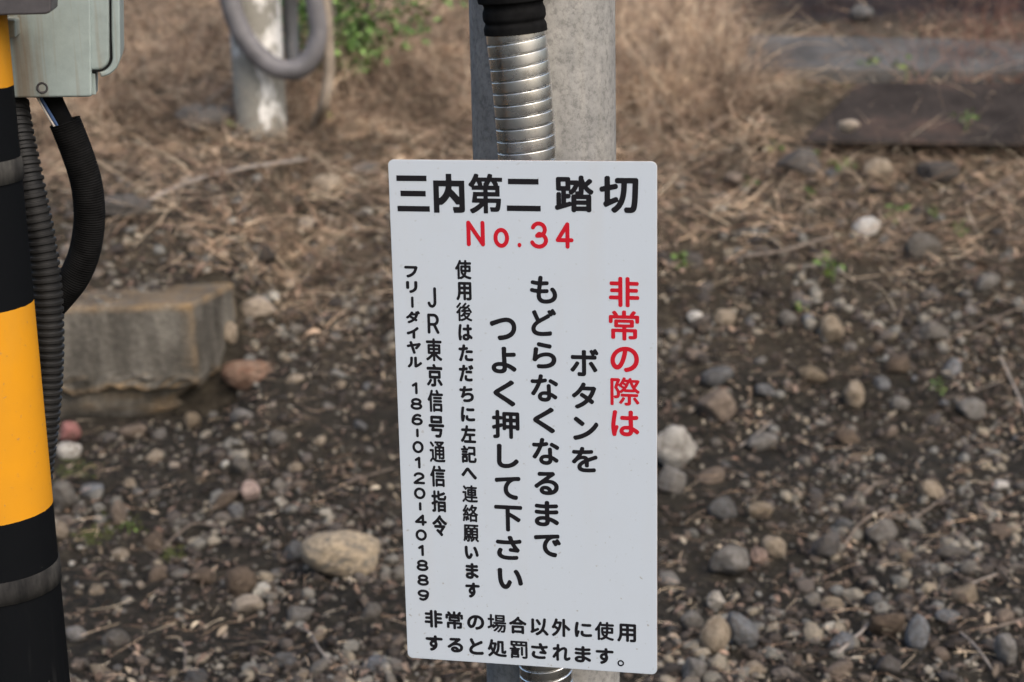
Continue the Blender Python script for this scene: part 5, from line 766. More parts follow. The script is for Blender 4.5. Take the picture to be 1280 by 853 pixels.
-220,15,-1,12,3,9,6,8,15,4,1,158,0,4,-1,8,-13,13,-8,25,-1,12,6,7,9,3,12,0,153,-2,12,-4,8,-8,7,-13,3,-244,0,-18,-5,-8,-9,-4,-16,0,-153,2,-8,6,-12,8,
-79,-131,-4,1,0,4,0,50,4,3,158,0,4,-2,0,-55,37,-183,2,9,-2,12,2,38,19,4,0,8,-7,12,-4,195,0,14,4,11,12,4,0,38,-20,16,-1,13,6,12,16,5,8,1,12,-6,13,-8,8,
-62,32,-38,25,-24,19,-29,27,3,16,-2,9,-5,8,-21,13,-13,1,-12,-6,-38,-45,-45,-42,-54,-36,-50,-26,-9,-7,-5,-13,1,-12,14,-21,4,-41,75,-4,1,45,43,50,-43,
233,-4981,3,40,-69,-217,11,-2,8,1,21,10,37,23,38,30,33,38,4,-2,25,-27,47,-58,7,-5,12,-4,13,3,16,11,11,11,2,8,0,9,-5,12,-43,50,-53,53,24,79,16,99,6,74,
-6,12,-10,9,-8,3,-25,1,-12,-6,-8,-11,-14,-132,-12,-53,-18,-50,-23,-41,-33,-36,-38,-28,-37,-18,-9,-9,-4,-12,1,-13,16,-20,30,-185,-167,7,0,11,4,47,25,
99,48,9,7,7,15,-1,12,-7,17,-8,7,-16,5,-9,-1,-70,-32,-4,-2,-1,2,-1,240,-3,8,-6,8,-14,8,-21,0,-12,-4,-9,-8,-5,-12,-1,-265,-3,-12,-17,-21,-3,-12,3,-12,
12,-17,6,-5,18,-11,43,11,-2,8,1,21,12,11,14,1,8,-1,9,-28,46,-38,53,-7,5,-8,3,-17,-1,-15,-7,-7,-9,-5,-12,1,-12,37,-54,26,-45,747,-4969,3,32,52,-228,13,
-2,17,2,13,9,5,12,1,205,2,3,61,-61,10,-6,15,-1,9,3,17,15,5,8,2,9,-4,13,-24,27,-56,51,-24,20,-11,5,-2,3,-1,120,-3,9,-7,7,-8,5,-9,1,-17,0,-9,-3,-10,-10,
-4,-13,0,-406,2,-8,4,-7,47,-190,-220,13,-2,9,2,30,19,35,30,32,37,28,42,23,47,19,51,17,64,9,56,0,8,-4,9,-8,9,-22,7,-73,-1,-1,2,8,34,0,9,-7,13,-8,6,-9,
4,-13,2,-9,-1,-8,-4,-9,-9,-15,-58,-18,-51,-23,-47,-23,-35,-3,-8,0,-9,6,-12,16,-15,13,-5,8,0,9,3,13,13,54,-43,-18,-30,-27,-32,-22,-19,-39,-28,-6,-7,-3,
-12,1,-13,17,-21,6,-73,8,-52,37,22,48,53,-1,-10,-47,-9,-30,1276,-4985,3,29,-168,-192,27,1,11,6,7,7,4,11,4,33,26,74,2,11,-4,14,-12,13,-11,4,-20,-4,0,2,
8,77,20,106,-4,11,-12,13,-8,3,-19,3,-12,-2,-7,-5,-8,-8,-5,-11,-16,-99,-9,-77,1,-70,10,-73,8,-26,7,-8,29,29,-174,39,-2,35,1,77,7,15,8,8,10,3,13,-1,18,
-10,15,-15,7,-66,-6,-42,-2,-27,1,-28,6,-9,5,-5,7,3,37,-7,14,-8,8,-8,3,-24,1,-15,-10,-8,-16,-5,-41,2,-22,5,-11,12,-18,18,-15,22,-10,19,2,82,97,-1,66,3,
12,6,10,11,4,11,-1,18,-5,11,-5,6,-15,7,-90,-3,-96,2,-10,-5,-10,-11,-4,-11,1,-18,5,-11,10,-9,12,-4,1772,-4984,5,80,-145,-233,18,-2,13,4,10,11,3,14,9,
-14,10,-8,12,-4,9,2,48,21,44,29,48,-23,70,-22,39,-7,9,1,13,10,9,14,2,9,-4,13,-9,9,-81,19,-35,13,-25,11,13,35,11,39,97,1,13,7,8,10,1,8,0,109,-4,13,-5,
5,-13,6,-92,1,-2,1,-1,13,1,5,2,1,101,0,13,2,11,10,4,13,-1,17,-9,13,-14,5,-105,0,-3,4,0,26,-4,9,-6,7,-13,5,-17,-1,-14,-9,-5,-11,0,-26,-3,-4,-92,0,-3,4,
5,13,0,9,-6,13,-5,5,-18,6,-8,0,-9,-4,-9,-7,-22,-48,-26,-48,-30,-44,-30,-34,-4,-13,2,-13,9,-18,14,-8,17,1,9,7,13,15,1,-2,0,-222,3,-14,25,-101,-190,0,
297,1,4,12,20,9,-7,13,-3,97,0,3,-6,-1,-13,-2,-1,-88,-1,-13,-5,-8,-10,-2,-9,0,-109,4,-13,9,-8,-7,-13,0,-9,19,-31,33,-34,-3,-5,-19,-11,-48,-22,-7,-6,7,
13,-96,-20,20,-12,17,46,0,1,-4,-6,-22,-4,-10,8,-18,-1,-4,3,0,39,4,3,49,0,3,-3,-1,-39,-2,-3,9,96,-1,-3,3,0,39,3,3,49,0,4,0,2,-3,0,-39,-2,-3,2291,-4996,
5,53,101,-224,52,1,34,5,13,5,9,7,6,8,6,13,3,25,0,358,-4,17,-11,11,-13,4,-332,0,-17,-6,-8,-9,-4,-13,0,-196,-4,-55,-11,-55,-10,-26,-13,-26,-14,-21,-1,
-13,5,-12,17,-16,13,-5,13,1,9,7,20,30,16,34,10,30,11,46,89,1,3,-5,0,-115,1,-8,9,-13,8,-6,13,-2,18,2,13,10,6,13,1,123,96,1,3,-5,-1,-77,-2,-1,-56,0,-13,
-7,-10,-13,-1,-13,8,-21,7,-8,5,-97,-6,0,51,84,0,1,-47,-3,-4,7,58,-6,-2,4,0,42,2,6,97,-1,1,-47,-3,-4,8,-97,115,0,45,4,2,78,0,2,-2,1,-43,-3,-4,-78,0,8,
58,113,-2,4,0,43,2,2,95,0,3,-2,0,-43,-3,-4,-2329,-5573,2,61,-76,-200,15,0,27,9,40,21,29,23,17,19,15,23,11,31,4,19,2,26,-4,35,-11,26,0,46,110,0,12,2,
12,10,7,15,-1,19,-10,16,-8,4,-12,3,-106,0,-4,3,1,24,-7,15,-14,12,-19,2,-16,-3,-14,-11,-6,-15,0,-27,-173,-4,-12,-3,-12,-8,-6,-16,0,-19,9,-15,14,-8,11,
-1,170,5,-29,0,-39,-18,-12,-10,-12,-14,-9,-15,-6,-15,-3,-23,2,-19,5,-19,9,-16,14,-15,12,-9,20,-9,21,-5,-21,-11,-40,-15,-8,-6,-6,-10,-2,-15,4,-12,16,
-16,15,-22,-41,-12,5,-7,7,-2,12,1,7,5,10,7,7,12,3,12,-1,8,-4,5,-7,0,-11,-3,-16,-4,-7,-6,-4,-1815,-5588,2,72,-8,-188,21,-1,40,3,33,6,33,12,22,13,22,19,
18,23,9,25,4,33,-3,25,-8,21,-16,22,-18,17,-26,16,-29,10,-22,5,-26,2,81,59,8,12,4,14,-4,15,-15,18,-12,5,-213,-6,-18,-8,-7,-8,-4,-8,0,-18,3,-11,8,-9,11,
-7,11,-2,100,4,-178,-136,-8,-15,0,-14,5,-11,15,-14,15,-6,14,2,11,6,48,38,22,14,22,10,33,8,33,2,22,-2,19,-4,25,-12,10,-9,9,-15,1,-14,-2,-14,-8,-15,-13,
-12,-4,1,-15,25,-15,15,-29,16,-25,7,-26,2,-30,-5,-22,-9,-21,-18,-11,-18,-5,-22,2,-21,9,-18,15,-17,22,-13,26,-9,10,9,-120,-33,5,-10,6,-1,3,4,4,11,3,18,
-3,11,-6,8,-8,0,-3,-1299,-5589,1,59,-52,-209,60,-4,103,6,43,6,10,6,9,10,4,12,-1,24,-9,16,-11,8,-16,2,-42,-6,-57,-6,-70,1,-33,6,-16,7,-10,8,-6,8,-3,16,
2,15,6,12,11,16,17,16,28,21,37,22,140,71,11,13,2,20,-4,12,-13,17,-13,7,-12,1,-8,-2,-29,-17,-107,-56,-4,1,-23,45,-30,70,-12,10,-9,3,-12,-1,-21,-7,-9,
-7,-8,-16,-1,-12,23,-56,36,-71,-1,-4,-39,-36,-13,-16,-11,-20,-12,-36,-2,-19,3,-24,2,-12,9,-20,23,-27,17,-11,25,-11,-793,-5596,2,111,-196,-219,9,-2,9,
2,18,11,31,26,35,39,4,1,31,-26,26,-16,31,-13,35,-9,35,-6,57,-3,75,1,9,1,9,6,6,9,5,12,1,13,-5,12,-12,9,-13,3,-75,0,-52,3,-49,10,-11,4,-1,5,12,16,14,30,
17,58,8,63,2,87,3,4,22,0,4,-1,2,-3,0,-208,1,-17,6,-17,9,-10,13,-7,13,-2,36,-1,13,2,13,5,9,9,5,8,7,21,1,21,-4,11,-9,9,-18,6,-13,-4,-6,-5,-7,-12,-4,-1,
-1,-12,0,242,-3,12,-6,9,-8,5,-13,2,-101,0,-14,-3,-13,-13,-3,-12,-1,-121,-6,-50,-15,-50,-19,-37,-4,-1,-12,13,22,58,14,54,11,63,3,25,-2,8,-9,13,-14,7,
-13,2,-53,-1,-2,4,7,42,-2,9,-5,8,-11,9,-18,3,-13,-1,-10,-7,-8,-12,-11,-63,-17,-63,-19,-50,-24,-46,0,-12,6,-12,17,-16,9,-3,13,1,8,5,7,8,12,19,25,-52,
-13,-21,-21,-25,-22,-20,-22,-16,-7,-10,-1,-13,4,-12,13,-16,8,-103,-2,-13,37,-6,30,6,19,35,1,2,-4,-11,-54,-9,-30,-278,-5600,8,19,-174,-222,20,0,8,2,9,
6,4,9,129,0,12,2,6,6,3,8,0,71,-3,12,-6,6,-8,2,-171,0,-8,-2,-6,-6,-4,-12,0,-83,3,-12,57,103,-222,51,0,33,6,13,5,6,6,9,16,2,21,0,245,-2,12,-10,8,8,9,2,
8,0,87,-3,12,-8,7,-8,3,-367,0,-12,-3,-6,-7,-3,-8,0,-91,2,-8,3,-4,8,-6,43,-3,-9,-12,0,-8,3,-6,23,-19,-77,-2,-12,-3,-9,-12,0,-12,5,-12,8,-6,37,-2,163,0,
29,2,9,5,6,9,1,12,-3,8,-9,9,-8,2,-67,0,-12,18,-34,30,260,-1,-6,-8,-1,-8,0,-241,-3,-4,-62,-1,-9,-5,-3,-6,0,-9,9,-24,6,-133,-161,0,18,91,0,3,-4,0,-8,-3,
-6,15,63,-143,12,-3,21,1,12,10,2,9,0,186,-1,8,-5,8,-12,5,-21,0,-9,-2,-5,-6,-3,-9,0,-190,4,-13,23,-175,-93,8,-4,167,1,8,7,5,8,-1,17,-13,16,9,6,5,7,1,
12,-3,8,-7,10,-8,2,-163,0,-8,-2,-5,-5,-4,-9,0,-12,5,-11,9,-6,-12,-12,-3,-17,3,-8,8,-133,145,-2,2,0,25,2,2,54,0,2,-2,0,-25,-2,-3,6,-21,145,0,28,58,1,2,
-2,0,-25,-2,-2,6,96,145,0,29,58,0,3,-2,0,-25,-3,-3,225,-5595,2,36,-53,-200,43,-3,43,1,57,4,35,5,11,6,10,13,2,16,-4,17,-11,12,-12,4,-69,-6,-58,-2,-50,
4,-31,9,-15,9,-8,14,0,19,13,34,0,12,-5,11,-7,8,-12,6,-19,2,-16,-4,-8,-8,-9,-15,-9,-23,-6,-19,-2,-20,3,-19,2,-11,8,-15,18,-22,26,-18,27,-11,50,110,-74,
23,-3,15,4,19,19,5,10,1,8,-4,15,-33,38,-30,46,73,13,11,7,10,14,3,12,-5,20,-12,13,-7,3,-12,1,-61,-12,-31,-3,-19,55,-8,9,-8,5,-15,2,-15,-2,-12,-4,-8,-5,
-6,-10,-2,-19,13,-34,-1,-5,-69,0,-96,5,-16,-4,-12,-11,-5,-16,2,-19,12,-14,11,-6,112,-4,92,2,36,-58,-1,-1,-39,2,-15,-7,-8,-9,-4,-12,0,-11,4,-12,8,-8,
11,-6,748,-5599,1,89,-94,-215,14,1,9,4,9,11,5,12,-3,76,1,105,26,28,31,27,20,14,25,11,12,2,8,-1,6,-5,2,-8,0,-28,-13,-112,-3,-45,5,-32,13,-24,15,-13,16,
-6,21,-2,24,3,25,10,24,16,15,16,5,16,-1,12,-7,13,-8,8,-12,5,-16,-3,-21,-14,-12,-6,-12,-1,-3,2,-2,8,1,24,13,113,2,44,-4,29,-7,16,-8,12,-13,10,-16,8,
-21,4,-20,0,-34,-10,-19,-9,-33,-22,-2,3,-4,16,-7,12,5,48,-3,12,-5,8,-8,7,-17,5,-21,-4,-7,-5,-8,-11,-2,-8,-2,-54,-70,-9,-16,-13,-5,-16,5,-22,4,-7,12,
-8,16,-3,49,8,1,-5,-3,-20,-87,-130,-5,-15,1,-12,9,-16,9,-8,10,-3,16,1,9,4,6,6,26,40,3,-4,0,-92,5,-11,9,-8,8,-4,1259,-5607,2,95,-108,-206,45,-4,23,2,
24,4,20,8,16,10,16,18,9,21,2,20,12,-3,28,-14,55,-34,20,-1,8,3,8,8,10,13,4,12,-1,11,-6,12,-21,16,-37,21,-40,18,-43,16,-2,35,2,2,114,9,12,4,9,9,7,16,-1,
15,-9,16,-10,7,-12,2,-110,-9,-4,4,0,19,2,4,112,9,12,5,11,10,5,16,-4,19,-8,11,-8,5,-12,3,-106,-10,-3,3,1,28,-8,15,-14,10,-24,2,-16,-5,-12,-12,-3,-10,
-1,-33,-55,2,-71,6,-12,-3,-12,-9,-6,-14,0,-20,7,-12,11,-9,28,-3,106,-6,5,-2,0,-23,-5,-2,-126,6,-18,-8,-7,-8,-4,-8,-1,-15,3,-12,7,-10,12,-7,63,-5,75,
-1,2,-5,1,-15,-3,-4,-47,-1,-24,-3,-28,-8,-18,-8,-22,-16,-11,-13,-7,-14,-4,-20,1,-19,7,-20,7,-11,8,-9,20,-13,19,-8,12,-95,-139,-16,4,-10,7,0,8,9,8,17,
6,16,2,28,1,19,-2,1,-23,-9,-9,-19,-4,1773,-5615,2,65,-77,-202,15,1,28,9,40,21,24,18,16,17,21,30,11,31,5,19,1,27,-4,35,-11,27,1,48,111,-1,12,3,12,10,8,
16,-3,20,-9,11,-8,5,-12,3,-111,0,-1,27,-7,18,-8,7,-8,3,-20,2,-16,-5,-10,-10,-4,-11,1,-27,-3,-5,-179,-4,-12,-4,-8,-7,-4,-7,-3,-12,1,-15,6,-12,16,-10,
167,5,16,0,4,-2,-4,-3,-32,-2,-16,-5,-19,-9,-13,-10,-12,-14,-9,-15,-6,-15,-3,-23,2,-19,6,-20,10,-17,12,-13,16,-11,16,-7,25,-5,-21,-13,-44,-16,-11,-14,
-2,-15,4,-15,11,-12,14,-30,-41,-8,5,-6,11,-1,12,4,11,7,8,8,4,12,2,12,-3,10,-11,0,-19,-4,-12,-6,-7,-8,-3,2151,-5766,2,28,-1,-78,17,1,15,5,24,17,10,11,
7,14,4,14,2,17,-2,15,-4,14,-7,14,-10,11,-24,17,-15,5,-16,1,-16,-1,-15,-5,-24,-17,-10,-11,-7,-14,-4,-14,-2,-15,2,-17,4,-14,7,-14,10,-11,24,-17,15,-5,
16,-10,-42,-14,6,-12,12,-7,16,0,17,7,16,12,11,15,7,18,0,15,-7,12,-12,7,-15,0,-18,-7,-16,-12,-11,-15,-7,],
}
# ================================================================== the ground
xs = np.unique(np.round(np.r_[np.linspace(-60, -6, 28), np.linspace(-6, -2.6, 18), np.arange(-2.6, 3.4, .035), np.linspace(3.4, 8, 22), np.linspace(8, 60, 28)], 4))
ys = np.unique(np.round(np.r_[np.linspace(-60, 0, 24), np.linspace(0, 2.4, 16), np.arange(2.4, 7.4, .03), np.arange(7.4, 11, .06), np.linspace(11, 20, 30), np.linspace(20, 900, 40)], 4))
X, Y = np.meshgrid(xs, ys)
Z = ground_z(X, Y)
i = np.arange(len(ys) - 1)[:, None] * len(xs); j = np.arange(len(xs) - 1)[None]
Fq = np.stack([i + j, i + j + 1, i + len(xs) + j + 1, i + len(xs) + j], -1).reshape(-1, 4)
g = link('ground', np_mesh('ground', np.stack([X, Y, Z], -1).reshape(-1, 3), Fq), M_SOIL)
tag(g, 'dark soil bank strewn with gravel, rising to dead grass', None, kind='structure')

# ================================================================== stones
def ico(sub):
    bm = bmesh.new(); bmesh.ops.create_icosphere(bm, subdivisions=sub, radius=1)
    bm.verts.ensure_lookup_table()
    V = np.array([v.co[:] for v in bm.verts]); Fc = np.array([[v.index for v in f.verts] for f in bm.faces]); bm.free(); return V, Fc
ICO = {1: ico(1), 2: ico(2), 3: ico(3), 4: ico(4)}
def n3(P, s, seed):
    return (vnoise(P[:, 0] * s + 3.1 * P[:, 2] * s, P[:, 1] * s + 7, seed) + vnoise(P[:, 1] * s + 11, P[:, 2] * s - 1.3 * P[:, 0] * s, seed + 5)) * .5
def rock_verts(sub, seed, angular, rough=.06):
    """unit-ish rock: a ball cut by random planes; angular 0 is a river pebble, 1 a broken block"""
    V, Fc = ICO[sub]; r = np.random.default_rng(seed)
    n = r.normal(size=(9, 3)); n /= np.linalg.norm(n, axis=1)[:, None]; dd = r.uniform(.55, .95, 9)
    c = np.maximum(V @ n.T, 1e-3); cut = dd / c
    rad = np.minimum(1.0, cut.min(1)) if angular > .01 else np.ones(len(V))
    soft = (np.sum(np.minimum(cut, 3) ** -9, 1) + 1) ** (-1 / 9)
    rad = (1 - angular) * (.4 + .6 * soft) + angular * rad
    P = V * rad[:, None]
    P = P * (1 + rough * (n3(P, 2.2, seed) + .5 * n3(P, 5, seed + 3)) * 1.6)[:, None]
    if sub >= 3: P = P * (1 + rough * .35 * n3(P, 11, seed + 9))[:, None]
    return P / np.abs(P).max(0), Fc
ROCKS = {}
def rock_mesh(key, sub, seed, angular, rough, mat):
    k = (key, mat.name)
    if k not in ROCKS:
        V, Fc = rock_verts(sub, seed, angular, rough); me = np_mesh('stone', V, Fc, True)
        me.materials.append(mat); ROCKS[k] = me
    return ROCKS[k]
def stone(px, py, wpx, hpx, mat, label, ang=.4, tilt=0, seed=0, rough=.06, cat='stone', group=None, base=None, name='stone', sub=4, deep=.85):
    """a stone seen at (px,py), wpx by hpx pixels, resting on the ground below it"""
    P0 = hit(px, py + .40 * hpx)[0] if base is None else np.array(at(px, py + .40 * hpx, base))
    c = at(px, py, P0[1] + .1 * wpx / pxm(P0)); s = pxm(c)
    V, Fc = rock_verts(sub, 100 + seed, ang, rough); me = np_mesh(name, V, Fc, True)
    o = link(name, me, mat); o.location = c
    o.scale = (wpx / 2 / s, (wpx + hpx) / 4 / s * deep, hpx / 2 / s)
    o.rotation_euler = (0, R(tilt), 0)
    return tag(o, label, cat, group)

NAMED = []
def st(px, py, w, h, mat, label, **k):
    NAMED.append((px, py, max(w, h) * .5)); return stone(px, py, w, h, SM[mat] if isinstance(mat, str) else mat, label, seed=len(NAMED) * 7, **k)
st(430, 693, 110, 66, M_BOULDER, 'large tan boulder with a grey cap on the gravel, biggest stone left of the sign', ang=.25, tilt=8, rough=.05, cat='boulder', name='boulder')
st(300, 728, 44, 42, 'brown', 'round grey-brown stone touching a cream pebble, left of the tan boulder', ang=.15)
st(307, 755, 42, 25, 'cream', 'oval cream pebble lying under the round grey-brown stone', ang=.12, tilt=-14)
st(313, 614, 26, 29, 'pink', 'pinkish squared stone above a small grey one, in front of the concrete block', ang=.8)
st(295, 638, 21, 24, 'blue_grey', 'small squared grey stone just below the pinkish one', ang=.7)
st(281, 624, 46, 20, 'brown', 'long brownish stone lying slanted beside the pinkish squared stone', ang=.3, tilt=-32)
st(842, 560, 60, 64, 'concrete', 'pale broken concrete chunk beside the right edge of the sign', ang=1.0, cat='concrete chunk', name='concrete_chunk', rough=.1)
st(840, 600, 40, 36, 'grey', 'low mossy concrete lump under the pale broken chunk', ang=.5, cat='concrete chunk', name='concrete_chunk', rough=.1)
st(1085, 284, 40, 26, 'white', 'flat white stone lying among brown litter, right of the sign', ang=.75, tilt=-10)
st(1150, 310, 52, 42, 'grey', 'rough angular grey stone near the flat white stone', ang=.8, rough=.1)
st(897, 470, 44, 28, 'blue_grey', 'smooth blue-grey oval stone beside a brown angular one', ang=.25, tilt=-12)
st(1067, 492, 28, 46, 'tan', 'tan block-shaped stone standing upright in the litter', ang=.9)
st(897, 508, 46, 42, 'brown', 'brown angular stone below the blue-grey oval stone', ang=.6, tilt=-30)
st(953, 552, 40, 24, 'grey', 'smooth grey flattened stone on bare dark soil', ang=.2)
st(1040, 410, 32, 36, 'tan', 'half tan half grey squared stone in brown litter', ang=.85)
st(1104, 666, 46, 36, 'grey', 'smooth rounded grey-brown stone by a dry twig', ang=.15)
st(1034, 682, 40, 42, 'dark', 'dark brown three-cornered stone among gravel', ang=.95)
st(894, 793, 40, 54, 'tan', 'egg-shaped tan stone standing on end near the bottom edge', ang=.0, tilt=6, rough=.03)
st(928, 788, 36, 56, 'blue_grey', 'blue-grey slab-like stone leaning behind the egg-shaped tan one', ang=.5, tilt=-25)
st(1147, 793, 30, 48, 'blue_grey', 'smooth blue-grey oblong pebble standing slanted beside a brown stone', ang=.08, tilt=18, rough=.03)
st(1110, 780, 52, 40, 'brown', 'blocky brown stone beside the blue-grey oblong pebble', ang=.7, rough=.08)
st(912, 702, 50, 44, 'grey', 'wedge-shaped pale grey stone among smaller pebbles', ang=.9)
st(946, 697, 30, 27, 'pink', 'small pinkish-brown stone next to the wedge-shaped grey stone', ang=.5)
st(970, 684, 40, 30, 'tan', 'slanted tan-grey stone with a flat face beside the pinkish-brown one', ang=.8, tilt=35)
st(905, 635, 42, 30, 'blue_grey', 'banded blue-grey stone above the wedge-shaped grey stone', ang=.35)
st(949, 638, 34, 24, 'tan', 'tan pebble just right of the banded blue-grey stone', ang=.4)
st(308, 467, 64, 42, 'rust', 'reddish rust-stained angular stone right of the concrete block', ang=.8, rough=.09)
st(322, 388, 48, 36, 'cream', 'pale cream knobbly stone behind the corner of the concrete block', ang=.6, rough=.1)
st(284, 417, 28, 32, 'tan', 'tan squarish stone against the side of the concrete block', ang=.6)
st(1250, 607, 25, 15, 'white', 'small bright white squared chip near the right edge', ang=.9)
st(1166, 614, 38, 26, 'tan', 'tan wedge of stone lying tilted on dark soil', ang=.7, tilt=30)
st(1192, 690, 44, 20, 'grey', 'flat grey stone lying level in the gravel at right', ang=.4)
st(1212, 710, 28, 22, 'grey', 'small squared grey stone below the flat grey stone', ang=.7)
st(1257, 812, 28, 46, 'grey', 'tall grey-brown stone at the right edge near the bottom', ang=.2, tilt=-12)
st(1185, 770, 34, 18, 'blue_grey', 'flat blue-grey pebble above the dry twigs at bottom right', ang=.3)
st(354, 826, 34, 22, 'blue_grey', 'box-shaped blue-grey stone near the bottom edge left of the sign', ang=.95)
st(372, 768, 44, 26, 'grey', 'lumpy grey stone below the tan boulder', ang=.8, tilt=-18, rough=.1)
st(86, 563, 34, 26, 'white', 'whitish stone with a mossy foot beside the ribbed conduit', ang=.5, tilt=-20)
st(80, 622, 40, 46, 'grey', 'large round grey stone at the foot of the striped pole', ang=.3)
st(76, 664, 20, 26, 'cream', 'small pale stone tucked under the large round grey stone', ang=.3)
st(149, 641, 22, 34, 'brown', 'pointed brown stone standing upright below the concrete block', ang=.8)
st(367, 689, 30, 28, 'blue_grey', 'blue-grey angular stone touching the left side of the tan boulder', ang=.8)
st(865, 776, 30, 26, 'grey', 'round grey pebble left of the egg-shaped tan stone', ang=.1)
st(1110, 832, 34, 34, 'dark', 'dark rounded stone at the bottom right edge of the frame', ang=.5)
st(1050, 838, 36, 24, 'brown', 'brown oval stone at the bottom edge beside the dark one', ang=.3, tilt=-12)
st(1054, 656, 24, 22, 'blue_grey', 'small round blue-grey pebble above the dark three-cornered stone', ang=.1)
st(1093, 750, 22, 20, 'blue_grey', 'round slate-blue pebble above the blocky brown stone', ang=.05, rough=.02)
st(868, 838, 34, 44, 'grey', 'broken grey stone against the lower right corner of the sign', ang=.8)
st(895, 750, 24, 26, 'white', 'white-flecked rough stone above the egg-shaped tan stone', ang=.8, rough=.1)
st(1040, 755, 30, 22, 'tan', 'flat tan stone lying between two small pebbles', ang=.4)
st(1077, 18, 32, 24, 'blue_grey', 'pale rounded stone on the dark ground behind the slab', ang=.2)
st(86, 541, 30, 30, 'brick', 'broken piece of red brick behind the ribbed conduit', ang=.9, cat='brick', name='brick')
st(345, 548, 28, 22, 'grey', 'grey rounded stone in the dark soil between block and sign', ang=.3)
st(240, 527, 24, 24, 'tan', 'small tan stone in front of the concrete footing', ang=.6)
st(1125, 505, 26, 22, 'grey', 'plain grey stone right of the upright tan block', ang=.5)
st(1215, 512, 40, 30, 'grey', 'large weathered grey stone half sunk in litter at right', ang=.6)
st(1165, 415, 40, 26, 'grey', 'low grey stone half buried in twigs at right', ang=.7)
st(905, 398, 30, 24, 'tan', 'rounded tan stone right of the red lettering', ang=.3)
st(868, 396, 20, 18, 'white', 'small white pebble just right of the sign, beside a rounded tan stone', ang=.2)
st(985, 398, 24, 22, 'grey', 'small pale grey stone among dead stems', ang=.3)
st(1016, 468, 38, 24, 'tan', 'flat curved tan stone near the upright tan block', ang=.6, tilt=15)
st(150, 262, 110, 40, 'outcrop', 'dark grey rock shape standing in for a shaded hollow behind the black hose', ang=.7, rough=.14, tilt=-6, cat='rock', name='rock')  # dark rock added to suggest the shaded hollow in the bank
st(258, 150, 90, 44, 'outcrop', 'dark rock half hidden in dead grass left of the white post', ang=.7, rough=.1, cat='rock', name='rock')
st(328, 318, 46, 30, 'dark', 'dark rounded rock lodged in the bank behind the concrete block', ang=.5)
st(408, 232, 42, 28, 'tan', 'yellowish tan stone lying in straw left of the sign top', ang=.4)
st(1000, 205, 60, 40, 'outcrop', 'dark rock wedged below the left corner of the rusty plate', ang=.7, cat='rock', name='rock')
st(1100, 212, 44, 30, 'tan', 'brownish tan stone under the front edge of the rusty plate', ang=.5)
st(1170, 216, 60, 34, 'dark', 'dark stone under the front edge of the rusty plate, biggest one there', ang=.5)
SIGNBOX = (478, 190, 828, 853)

# countable loose stones: copies of a few shapes
KINDS = [('grey', 'stone_grey', 'rounded grey pebble lying loose among others on the soil', 'loose grey pebbles on the soil', .28),
         ('brown', 'stone_brown', 'plain brown pebble lying loose among others on the soil', 'loose brown pebbles on the soil', .26),
         ('blue_grey', 'stone_blue', 'bluish grey chip lying loose among others on the soil', 'loose bluish chips on the soil', .14),
         ('tan', 'stone_tan', 'tan pebble lying loose among others on the soil', 'loose tan pebbles on the soil', .16),
         ('dark', 'stone_dark', 'dark stone half sunk among others in the soil', 'loose dark stones on the soil', .10),
         ('cream', 'stone_cream', 'pale cream pebble lying loose among others on the soil', 'loose pale pebbles on the soil', .06)]
NST = 245
cand = []
while len(cand) < NST:
    px, py = rng.uniform(60, 1285), 853 - 640 * rng.uniform(0, 1) ** 1.25
    if SIGNBOX[0] < px < SIGNBOX[2] and py > 190: continue
    if px < 250 and 330 < py < 535: continue
    if px < 90: continue
    if any((px - a) ** 2 + (py - b) ** 2 < (c + 12) ** 2 for a, b, c in NAMED): continue
    size = 10 + 30 * rng.uniform() ** 2.0
    if any((px - a) ** 2 + (py - b) ** 2 < (c + size * .5) ** 2 * .8 for a, b, c in cand): continue
    cand.append((px, py, size * .5))
H = hit(np.array([c[0] for c in cand]), np.array([c[1] for c in cand]))
protos = {}
for (px, py, r), P in zip(cand, H):
    k = KINDS[rng.choice(len(KINDS), p=[q[4] for q in KINDS])]
    v = int(rng.integers(5)); key = (k[0], v)
    if key not in protos:
        o = link('stone', rock_mesh(v, 3, 40 + v * 3, [.3, .6, .8, .95, 1.0][v], .07, SM[k[0]]), None); tag(o, k[2], 'stone', k[3]); protos[key] = o
    else:
        o = protos[key].copy(); COL.objects.link(o)
    s = r / pxm(P)
    sc = np.array([1, rng.uniform(.7, 1.0), rng.uniform(.5, .85)]) * s * rng.uniform(.9, 1.15)
    o.scale = sc; o.rotation_euler = (rng.uniform(-.35, .35), rng.uniform(-.35, .35), rng.uniform(0, 6.28)); o.location = P + np.array([0, 0, sc[2] * .18])

